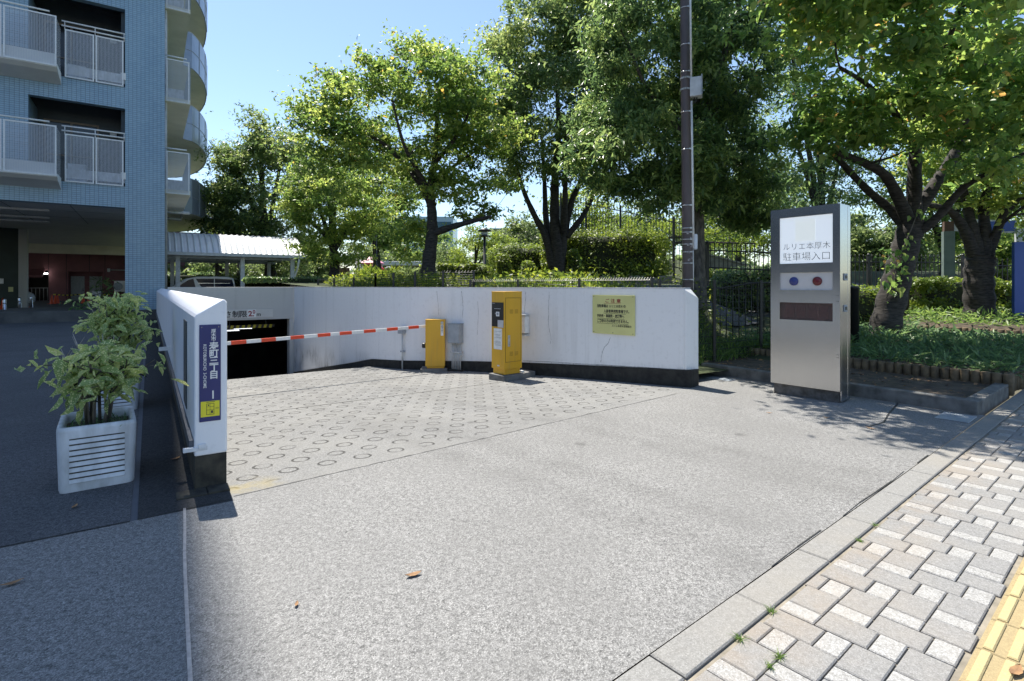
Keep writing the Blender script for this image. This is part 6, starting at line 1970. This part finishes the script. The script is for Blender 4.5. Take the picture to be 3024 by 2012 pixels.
P = np.array(P); V, F, T = leaves(P, .09, .04, .8, 0); o = link_mesh('fence_plants', np_mesh('fence_plants', V, F, T), M['leaf_hedge']); tag(o, 'leafy plants growing behind the mesh fence', 'plants', kind='stuff')
P = []
for _ in range(700):
    p = L(2.0 + random.gauss(0, .22), 6.75 + random.gauss(0, .22)); p.z = .3 + random.random() * 1.15; P.append(tuple(p))
o = leafy('fence_creeper', np.array(P), (0, 0, 0), (.09, .045), M['leaf_dark'], None, tilt=.8, droop=.5); tag(o, 'creeper hanging on the mesh fence right beside the white wall end', 'creeper')
# small weeds in the paving joints
for k, (px, py, s) in enumerate(((2280, 1808, .022), (2186, 1888, .024), (2302, 1942, .024), (2272, 1970, .022), (2540, 1600, .02), (2586, 1553, .02))):
    p = gp(px, py); n = 26
    o = blades('weed_tuft', np.array([(p.x + random.gauss(0, s * .25), p.y + random.gauss(0, s * .25), 0) for _ in range(n)]), (0, 0, 0), s, .005, M['leaf_grass'], spread=1.1, bend=.5)
    tag(o, ['weed tuft in the kerb joint, biggest of the small weeds', 'weed tuft in the kerb gap nearest the bottom of the frame', 'tiny weed between grey pavers below the biggest tuft', 'tiny weed between pavers, lowest of all', 'tiny weed in the kerb joint halfway along the pavers', 'tiny weed among the pavers near the shaded kerb'][k], 'weed', 'weeds in the paving joints')
# litter of leaves in the bed
P = []
for _ in range(420):
    p = L(random.uniform(-2.3, 1.5), random.uniform(7.65, 9.2)); p.z = tz(p.x, p.y) + .012; P.append(tuple(p))
V, F, T = leaves(np.array(P), .06, .03, .25, 0); o = link_mesh('leaf_litter', np_mesh('leaf_litter', V, F, T), M['leaf_dry']); tag(o, 'dry leaf litter scattered on the bare soil strip', 'leaf litter', kind='stuff')

# --- planter shrubs
def aucuba(label, c, H, W, n, group):
    t = thing('aucuba_shrub', label, 'shrub', c, 0, group)
    mb = MB(); ends = []
    for k in range(13):
        a = random.uniform(0, 6.28); r_ = random.uniform(.25, 1) * W / 2; hz = H * random.uniform(.55, 1.0)
        b0 = Vector((math.cos(a) * .05, math.sin(a) * .08, -.05)); e_ = Vector((math.cos(a) * r_, math.sin(a) * r_, hz))
        m1 = b0.lerp(e_, .5) + Vector((-math.cos(a) * .05, -math.sin(a) * .05, .05))
        mb.tube([b0, m1, e_], [.016 if k < 3 else .010, .009, .004], 6)
        ends += [e_, m1.lerp(e_, .5), m1.lerp(e_, .75)]
        for _ in range(3):
            f = random.uniform(.4, .9); q = m1.lerp(e_, f); e2 = q + Vector((random.gauss(0, .12), random.gauss(0, .12), random.uniform(.02, .16)))
            mb.tube([q, e2], [.006, .003], 5); ends.append(e2)
    mb.build('stems', M['bark_grey'], t)
    P = []; 
    for _ in range(n):
        e_ = random.choice(ends); P.append(e_ + Vector((random.gauss(0, .055), random.gauss(0, .055), random.gauss(.0, .05))))
    leafy('foliage', np.array([tuple(p) for p in P]), (0, 0, 0), (.105, .044), M['leaf_aucuba'], t, tilt=.85, droop=.6, hexa=True)
    mb = MB()
    for k in range(5):
        mb = MB(); a = random.uniform(1.6, 4.6); b0 = Vector((math.cos(a) * W * .3, math.sin(a) * W * .3, H * .78))
        tip = b0 + Vector((math.cos(a) * .10, math.sin(a) * .05, random.uniform(.12, .26)))
        mb.tube([b0, b0.lerp(tip, .5) + Vector((.01, 0, 0)), tip], [.006, .005, .002], 5)
        for s_ in (-1, 1):
            m_ = b0.lerp(tip, .55); mb.tube([m_, m_ + Vector((s_ * .05, .01, .09))], [.004, .0015], 4)
        mb.build('dead_twig', M['twig'], t)
    P = []
    for _ in range(22):
        e_ = random.choice(ends); P.append(e_ + Vector((random.gauss(0, .05), random.gauss(0, .05), -.04)))
    leafy('withered_leaves', np.array([tuple(p) for p in P]), (0, 0, 0), (.08, .04), M['skirt_front'], t, tilt=1, droop=1.2, hexa=True)
    return t
random.seed(5)
aucuba('spotted leaved shrub growing in the near white planter', (pc1.x, pc1.y, .42), .57, .54, 460, 'spotted shrubs in the planters')
aucuba('fresher green shrub growing in the far white planter', (pc2.x, pc2.y, .42), .92, .66, 760, 'spotted shrubs in the planters')
for c, lab in ((pc1, 'short grass and moss in the near planter'), (pc2, 'short grass in the far planter')):
    P = np.array([tuple(Vector((c.x, c.y, .40)) + VV * random.uniform(-.19, .19) + UU * random.uniform(-.28, .28)) for _ in range(260)])
    o = blades('planter_grass', P, (0, 0, 0), .07, .008, M['leaf_cover'], spread=.9); tag(o, lab, 'grass', kind='stuff')
for px, py, s, lab in ((800 / 2.62, 860, .9, 'thin weed plant growing up behind the spotted shrubs'), (640 / 2.62, 915, .7, 'dark feathery weed on the shaded asphalt, left of the shrubs')):
    p = gp(px, 925 if s > .8 else 945); P = np.array([tuple(p + Vector((random.gauss(0, .35 * s), random.gauss(0, .3), random.random() * (2.0 if s > .8 else .7)))) for _ in range(150)])
    t = thing('weed_plant', lab, 'weed', p)
    leafy('foliage', P, p, (.28, .08), M['leaf_cover'], t)
    mb = MB()
    for k in range(4): mb.tube([(0, 0, 0), (random.gauss(0, .3), random.gauss(0, .2), 1.7 if s > .8 else .6)], [.02, .006], 5)
    mb.build('stems', M['bark_grey'], t)

# ================================================================== FENCES
WIRE = M['black_metal']
def mesh_fence(name, label, pts, z0f, ztop, group=None, pitch=.075, rows=8, posts=True, curl=.06):
    "wire mesh fence along a polyline of (x, y) points"
    t = thing(name, label, 'fence', (pts[0].x, pts[0].y, 0), 0, group)
    b = pts[0].copy(); b.z = 0
    mbw = MB()
    for a, c in zip(pts[:-1], pts[1:]):
        d = (c - a); d.z = 0; ln = d.length; d.normalize(); nn = Vector((-d.y, d.x, 0))
        n = int(ln / pitch)
        zA, zB = z0f(a), z0f(c)
        for k in range(n + 1):
            p = a + d * (ln * k / n) - b; zb_ = zA + (zB - zA) * k / n
            x, y = p.x, p.y; w = .0032
            q = d * w
            mbw.add([(x - q.x, y - q.y, zb_), (x + q.x, y + q.y, zb_), (x + q.x, y + q.y, ztop), (x - q.x, y - q.y, ztop), (x + nn.x * curl - q.x, y + nn.y * curl - q.y, ztop + .05), (x + nn.x * curl + q.x, y + nn.y * curl + q.y, ztop + .05)], [(0, 1, 2, 3), (3, 2, 5, 4)])
        for k in range(rows + 1):
            f = k / rows
            pa = a - b; pc = c - b; za = zA + (ztop - zA) * f; zc_ = zB + (ztop - zB) * f
            mbw.tube([(pa.x, pa.y, za), (pc.x, pc.y, zc_)], .005, 4, smooth=False)
    mbw.build('wire_mesh', WIRE, t)
    for p in pts:
        q = p - b; zb_ = z0f(p)
        mb = MB(); mb.box(q.x - .024, q.x + .024, q.y - .024, q.y + .024, zb_ - .1, ztop + .04); mb.build('post', WIRE, t)
    return t
g0 = lambda p: tz(p.x, p.y) - .05
fz = z_of(829, 9.4)
us_f = [15.2, 13.2, 11.2, 9.4]
mesh_fence('mesh_fence', 'black wire mesh fence behind the far left part of the white wall', [L(u, wallv(u) + .75) for u in us_f], g0, 1.72, 'mesh fence along the wall')
us_f = [9.4, 8.2, 7.2, 6.3, 5.6]
mesh_fence('mesh_fence', 'higher black mesh fence section behind the yellow barrier post', [L(u, wallv(u) + .75) for u in us_f], g0, 1.80, 'mesh fence along the wall')
us_f = [5.5, 4.4, 3.0, 1.55]
mesh_fence('mesh_fence', 'low black mesh fence showing just above the wall behind the notice board', [L(u, wallv(u) + .55) for u in us_f], g0, 1.60, 'mesh fence along the wall', pitch=.05)
pq = [L(1.5, 6.62), L(1.42, 8.0), L(1.36, 9.4), L(1.3, 10.8)]
mesh_fence('mesh_fence', 'black mesh fence between the white wall end and the sign tower', pq, lambda p: .1, 1.57, 'mesh fence along the wall', pitch=.075, rows=12)
# arched railing behind
t = thing('arched_railing', 'black arched top railing behind the mesh fence, left of the sign tower', 'railing', at(2108, 845, 11.5), 0)
t.location.z = .2
x0, x1 = 0, (2420 - 2108) / FPX * 11.5
mb = MB(); arcp = []
for k in range(17):
    f = k / 16; x = x0 + (x1 - x0) * f
    z = z_of(852, 11.5) - .2 + .12 * sm(f * 2.2) if f < .9 else z_of(852, 11.5) - .2 + .12
    arcp.append(Vector((x, .25 * f, z)))
mb.tube(arcp, .02, 8); mb.build('top_rail', M['black_metal'], t)
for k in range(1, 17):
    p = arcp[k]; mb = MB(); mb.tube([(p.x, p.y, .05), p], .011, 6); mb.build('bar', M['black_metal'], t)
mb = MB(); mb.tube([(x0 + .1, 0.02, .15), (x1, .25, .15)], .014, 6); mb.build('bottom_rail', M['black_metal'], t)
# iron fences with finials
def iron_fence(label, pa, pb_, zb_a, zb_b, h, n, posts, group='iron fences round the park', spear=.06):
    t = thing('iron_fence', label, 'fence', pa, 0, group); t.location.z = 0
    d = pb_ - pa; d.z = 0
    mb = MB()
    for k in range(n + 1):
        f = k / n; p = d * f; zb_ = zb_a + (zb_b - zb_a) * f
        mb.box(p.x - .011, p.x + .011, p.y - .011, p.y + .011, zb_, zb_ + h)
        mb.lathe([(.012, 0), (.026, .02), (.018, .05), (.003, .05 + spear)], 6, (p.x, p.y, zb_ + h))
    mb.build('bars', M['black_metal'], t)
    for zf in (.08, h - .16):
        mb = MB(); mb.tube([Vector((0, 0, zb_a + zf)), d + Vector((0, 0, zb_b + zf))], .022, 6, smooth=False); mb.build('rail', M['black_metal'], t)
    for f in posts:
        p = d * f; zb_ = zb_a + (zb_b - zb_a) * f
        mb = MB(); mb.box(p.x - .045, p.x + .045, p.y - .045, p.y + .045, zb_ - .5, zb_ + h + .06); mb.lathe([(.05, 0), (.055, .03), (.01, .08)], 8, (p.x, p.y, zb_ + h + .06)); mb.build('post', M['black_metal'], t)
    return t
Y = 16.5
iron_fence('black iron fence with finials between the pole and the sign tower', at(2072, 845, Y), at(2420, 845, Y - .8), z_of(797, Y), z_of(812, Y - .8), z_of(724, Y) - z_of(797, Y), 26, (.05, .62, .70))
Y = 18
iron_fence('black iron fence with finials right of the sign tower', at(2440, 845, Y), at(2856, 845, Y), z_of(866, Y), z_of(868, Y), z_of(760, Y) - z_of(866, Y), 34, (.30, .52, .97))
iron_fence('black iron fence behind the thick forked cherry, right of the grey green post', at(2870, 845, Y + 1), at(3050, 845, Y + 1), z_of(840, Y), z_of(840, Y), z_of(768, Y) - z_of(840, Y), 12, ())
Y = 26
iron_fence('tall spiked iron fence on the rise above the long hedge', at(1640, 845, Y + 2), at(2016, 845, Y - 2), z_of(700, Y + 2), z_of(800, Y - 2), 2.25, 44, (.05, .27, .55, .94), spear=.14)
# sloped block wall beyond
t = thing('sloped_block_wall', 'pale sloping block wall behind the iron fence, right of the pole', 'wall', at(2068, 845, 19.5), R(-8)); t.location.z = 0
w_ = (2200 - 2068) / FPX * 19.5
za, zb2 = z_of(748, 19.5), z_of(785, 19.5)
mb = MB(); mb.prism([(0, .5), (w_, .5), (w_, zb2), (0, za)], 'y', 0, .3); mb.build('blocks', M['stone'], t)
mb = MB(); mb.prism([(0, za + .005), (w_, zb2 + .005), (w_, zb2 + .06), (0, za + .06)], 'y', -.04, .34); mb.build('coping', M['kerbstone'], t)
# stone edging under the hedge
t = thing('stone_edging', 'grey stone edging along the foot of the long hedge', 'edging', onground(1480, 20.9) , 0)
mb = MB()
for k in range(12):
    x = k * .56; mb.box(x, x + .54, 0, .3, -.6, z_of(818, 20.9) - t.location.z + .04 * math.sin(k * 3))
mb.build('blocks', M['stone'], t, bevel=.02)

# ================================================================== BED EDGES
t = lane_thing('bed_kerb', 'dark stained concrete kerb in front of the planting bed', 'kerb')
mb = MB(); mb.box(7.46, 7.61, -2.45, 1.3, -.05, .16); mb.build('kerb_front', M['kerb_dark'], t, bevel=.012)
mb = MB(); mb.prism([(7.611, -2.45), (7.611, -2.30), (9.3, -2.16), (9.3, -2.31)], 'z', -.05, .158); mb.build('kerb_return', M['kerb_dark'], t, bevel=.012)
mb = MB(); mb.box(6.3, 7.46, 1.32, 1.46, -.05, .13); mb.build('kerb_back', M['kerb_dark'], t, bevel=.012)
def log_edge(label, v, u0, u1, z0, h):
    t = lane_thing('log_edging', label, 'edging', 0, 0, 0, 'log edgings in the planting bed')
    mb = MB(); u = u0
    while u < u1:
        r = random.uniform(.055, .062)
        mb.lathe([(r, z0 - .1), (r, z0 + h - .012 + random.uniform(-.008, .008)), (r * .8, z0 + h)], 9, (v + random.uniform(-.006, .006), u, 0)); u += .118
    mb.build('logs', M['edging'], t)
log_edge('front row of weathered log edging behind the bare soil strip', 9.28, -2.3, 1.5, .10, .19)
log_edge('rear row of log edging in front of the thick forked cherry', 14.18, -2.0, 2.2, .40, .20)
mb = MB()
t = lane_thing('log_edging', 'short log edging return at the right end of the bed, by the sidewalk', 'edging', 0, 0, 0, 'log edgings in the planting bed')
for k in range(36): mb.lathe([(.058, 0), (.058, .28), (.045, .29)], 9, (9.4 + k * .118, -2.28 + .06 * math.sin(k * .5), 0))
mb.build('logs', M['edging'], t)

# ================================================================== PARK THINGS
def lamp_post(label, px, Y, ptop, r, head):
    p = onground(px, Y)
    t = thing('park_lamp', label, 'lamp post', p, 0, 'park lamp posts')
    H = z_of(ptop, Y) - p.z
    mb = MB(); mb.lathe([(r * 1.5, 0), (r * 1.5, H * .18), (r, H * .19), (r * .85, H)], 12); mb.build('post', M['black_metal'], t)
    if head:
        mb = MB(); mb.lathe([(.10, H), (.34, H + .03), (.34, H + .08), (.12, H + .10), (.12, H + .32), (.40, H + .34), (.42, H + .40), (.06, H + .55)], 14); mb.build('lantern', M['black_metal'], t)
        mb = MB(); mb.lathe([(.17, H + .105), (.22, H + .20), (.17, H + .335)], 12); mb.build('lamp_glass', M['white_shabby'], t)
lamp_post('dark park lamp post standing between the two left cherry trees', 1109, 27, 560, .075, True)
lamp_post('black lantern lamp rising above the left part of the canopy roof', 704, 40, 684, .09, True)
lamp_post('black lantern lamp deeper among the trees above the canopy', 760, 46, 668, .09, True)
lamp_post('dark lamp post between the cherry trunk and the zelkova', 1431, 33, 700, .085, True)
# play house
Yp_ = 42
p = onground(1100, Yp_)
t = thing('play_house', 'pink roofed play house with red climbing arches in the park', 'play equipment', p)
mb = MB(); k_ = Yp_ / FPX
z1_ = z_of(777, Yp_) - p.z; z2_ = z_of(757, Yp_) - p.z
mb.add([(-.75, -.75, z1_), (.75, -.75, z1_), (.75, .75, z1_), (-.75, .75, z1_), (-.12, -.12, z2_), (.12, -.12, z2_), (.12, .12, z2_), (-.12, .12, z2_), (-.75, -.75, z1_ - .06), (.75, -.75, z1_ - .06), (.75, .75, z1_ - .06), (-.75, .75, z1_ - .06)],
       [(0, 1, 5, 4), (1, 2, 6, 5), (2, 3, 7, 6), (3, 0, 4, 7), (4, 5, 6, 7), (8, 9, 1, 0), (9, 10, 2, 1), (10, 11, 3, 2), (11, 8, 0, 3), (11, 10, 9, 8)])
mb.build('roof', M['pink'], t)
for x in (-.6, .6):
    for y in (-.6, .6):
        mb = MB(); mb.tube([(x, y, 0), (x, y, z1_)], .06, 8); mb.build('post', M['white'], t)
mb = MB(); mb.box(-.7, .7, -.7, .7, .75, .85); mb.build('deck', M['red'], t)
def arch(cx, w, h, r, m, nm):
    mb = MB(); mb.tube([(cx - w * math.cos(math.pi * k / 14), -1.0, h * math.sin(math.pi * k / 14)) for k in range(15)], r, 8); mb.build(nm, m, t)
arch(-.55, .65, z_of(797, Yp_) - p.z, .05, M['white'], 'hoop'); arch(1.5, .62, z_of(791, Yp_) - p.z, .06, M['white'], 'hoop'); arch(.45, .95, z_of(788, Yp_) - p.z, .13, M['red'], 'arch'); arch(1.15, .8, z_of(801, Yp_) - p.z, .06, M['red'], 'arch')
p = onground(1020, 43); t = thing('slide_frame', 'play frame with white posts and an orange climbing net, left of the pink roof', 'play equipment', p)
for x in (-.6, .9, 1.2):
    mb = MB(); mb.tube([(x, 0, 0), (x, 0, 1.5 if x < 0 else 1.9)], .06, 8); mb.build('post', M['white'], t)
mb = MB(); mb.tube([(-.6, 0, 1.4), (0, 0, 1.25), (.5, .2, .1)], .05, 6); mb.box(-.5, .3, .1, .16, .5, 1.2); mb.build('net', M['edging'], t)
p = onground(755, 44); t = thing('play_panel_set', 'small orange play panel seen under the canopy', 'play equipment', (p.x, p.y, .6))
each('panel', [lambda b: b.box(-.5, -.1, 0, .08, .5, 1.1), lambda b: b.box(.1, .6, .3, .38, .4, 1.0)], M['cone'], t)
each('leg', [lambda b: b.box(-.48, -.42, 0.1, .16, -.6, .5), lambda b: b.box(.3, .36, .4, .46, -.6, .4)], M['white'], t)
# low pale building and blocks behind
p = onground(1175, 58)
t = thing('park_pavilion', 'low pale block building with a white roof behind the play house', 'building', p)
h1 = z_of(785, 58) - p.z
mb = MB(); mb.box(-1.6, 5.2, 0, 5, 0, h1); mb.build('wall', M['stone'], t)
mb = MB(); mb.box(-2.2, 3.0, -.6, 5.4, h1, h1 + .45); mb.build('roof', M['white'], t, bevel=.05)
mb = MB(); mb.box(2.0, 3.2, -.05, -.002, .2, h1 - .5); mb.build('door', M['edging'], t)
p = at(1180, 845, 120); t = thing('glass_office_building', 'distant glassy building glimpsed through the leaves above the pavilion', 'building', (p.x, p.y, 0))
mb = MB(); mb.box(-7, 12, 0, 10, 0, z_of(640, 120)); mb.build('wall', mat('pale curtain wall', (.40, .52, .58), (.34, .46, .53), .4, .3), t)
mb = MB()
for k in range(4): mb.box(-6.6, 11.6, -.08, -.002, 5.5 + k * 3, 6.9 + k * 3)
mb.build('window', mat('blue green glazing', (.08, .16, .19), (.06, .12, .15), .6, .1), t)
p = at(1520, 845, 75); t = thing('brown_brick_building', 'brown brick building far behind, between cherry and zelkova', 'building', (p.x, p.y, 0))
mb = MB(); mb.box(-3.2, 5, 0, 8, 0, z_of(680, 75)); mb.build('wall', mat('brown brick', (.27, .18, .14), (.2, .13, .1), 3, .8), t)
mb = MB(); mb.box(-3.4, 5.2, -.2, 8.2, z_of(680, 75) + .001, z_of(675, 75)); mb.build('roof_edge', M['kerbstone'], t)
# signs at the right edge
Y = 16.6
p = onground(2800, Y)
t = thing('map_board', 'roofed park map board on a grey green post and a pale post', 'sign', p, R(-24))
h_ = z_of(655, Y) - p.z
mb = MB(); mb.box(-.14, .14, -.12, .12, 0, z_of(684, Y) - p.z); mb.build('post', mat('grey green post', (.17, .22, .20), (.12, .16, .145), 3, .6), t)
mb = MB(); mb.box(-.12, .12, -.10, .10, z_of(684, Y) - p.z + .001, h_); mb.build('post_cap', mat('rusty cap', (.13, .075, .05), (.08, .05, .035), 6, .8), t)
mb = MB(); mb.box(1.62, 1.86, -.10, .10, 0, h_ - .3); mb.build('pale_post', M['light_metal'], t)
mb = MB(); mb.prism([(.141, h_ + .08), (1.62, h_ - .05), (1.62, h_ - .42), (.141, h_ - .30)], 'y', -.03, .03); b_ = mb.build('board', M['light_metal'], t)
mb = MB(); mb.box(.95, 1.60, -.036, -.0305, h_ - .36, h_ - .05); mb.build('blue_field', M['blue'], b_)
p = at(2996, 845, 12.8); zb_ = tz(p.x, p.y)
t = thing('blue_board', 'tall plain blue board cut off by the right edge of the photo', 'sign', (p.x, p.y, zb_ - .1), R(-4))
mb = MB(); mb.box(0, 1.4, 0, .08, .25, z_of(715, 12.8) - zb_ + .1); mb.build('panel', M['blue'], t, bevel=.006)
for x in (.06, 1.28):
    mb = MB(); mb.box(x, x + .06, .082, .14, 0, 1.8); mb.build('leg', M['grey_metal'], t)
# posts with chain by the path
for px, Y, pt, lab in ((2524, 10.6, 845, 'dark round post hard against the right side of the sign tower'), (2676, 14.5, 836, 'black round bollard post right of the leaning cherry trunk')):
    p = at(px, 845, Y); p.z = tz(p.x, p.y); H = z_of(pt, Y) - p.z
    mb = MB(); mb.lathe([(.075, 0), (.075, H - .06), (.085, H - .05), (.085, H - .02), (.04, H)], 14)
    o = mb.build('round_post', M['black_metal'], loc=p); tag(o, lab, 'post', 'black round posts')
p = at(2645, 960, 14); 
mb = MB()
for k in range(7): mb.box(k * .11, k * .11 + .1, 0, .05, 0, .55 + .02 * math.sin(k))
p = onground(2690, 17); o = mb.build('wooden_planter', mat('ochre boards', (.42, .29, .11), (.3, .2, .08), 6, .8), loc=p); tag(o, 'ochre boarded low fence piece behind the lime hedge', 'fence')

# ================================================================== BEHIND THE CAMERA: unseen block added for the steel sign to reflect
p = Vector((-34, -16, 0))
t = thing('reflected_block', 'plain grey block added unseen behind the viewer for the steel to reflect', 'building', p, R(-72))
mb = MB(); mb.box(-30, 22, -12, 0, -.02, 15); mb.build('wall', mat('reflected block wall', (.26, .26, .265), (.2, .2, .205), .5, .8), t)
for k in range(4):
    mb = MB(); mb.box(-29, 21, .002, .08, 1.4 + k * 3.4, 3.2 + k * 3.4); mb.build('window_band', M['window'], t)
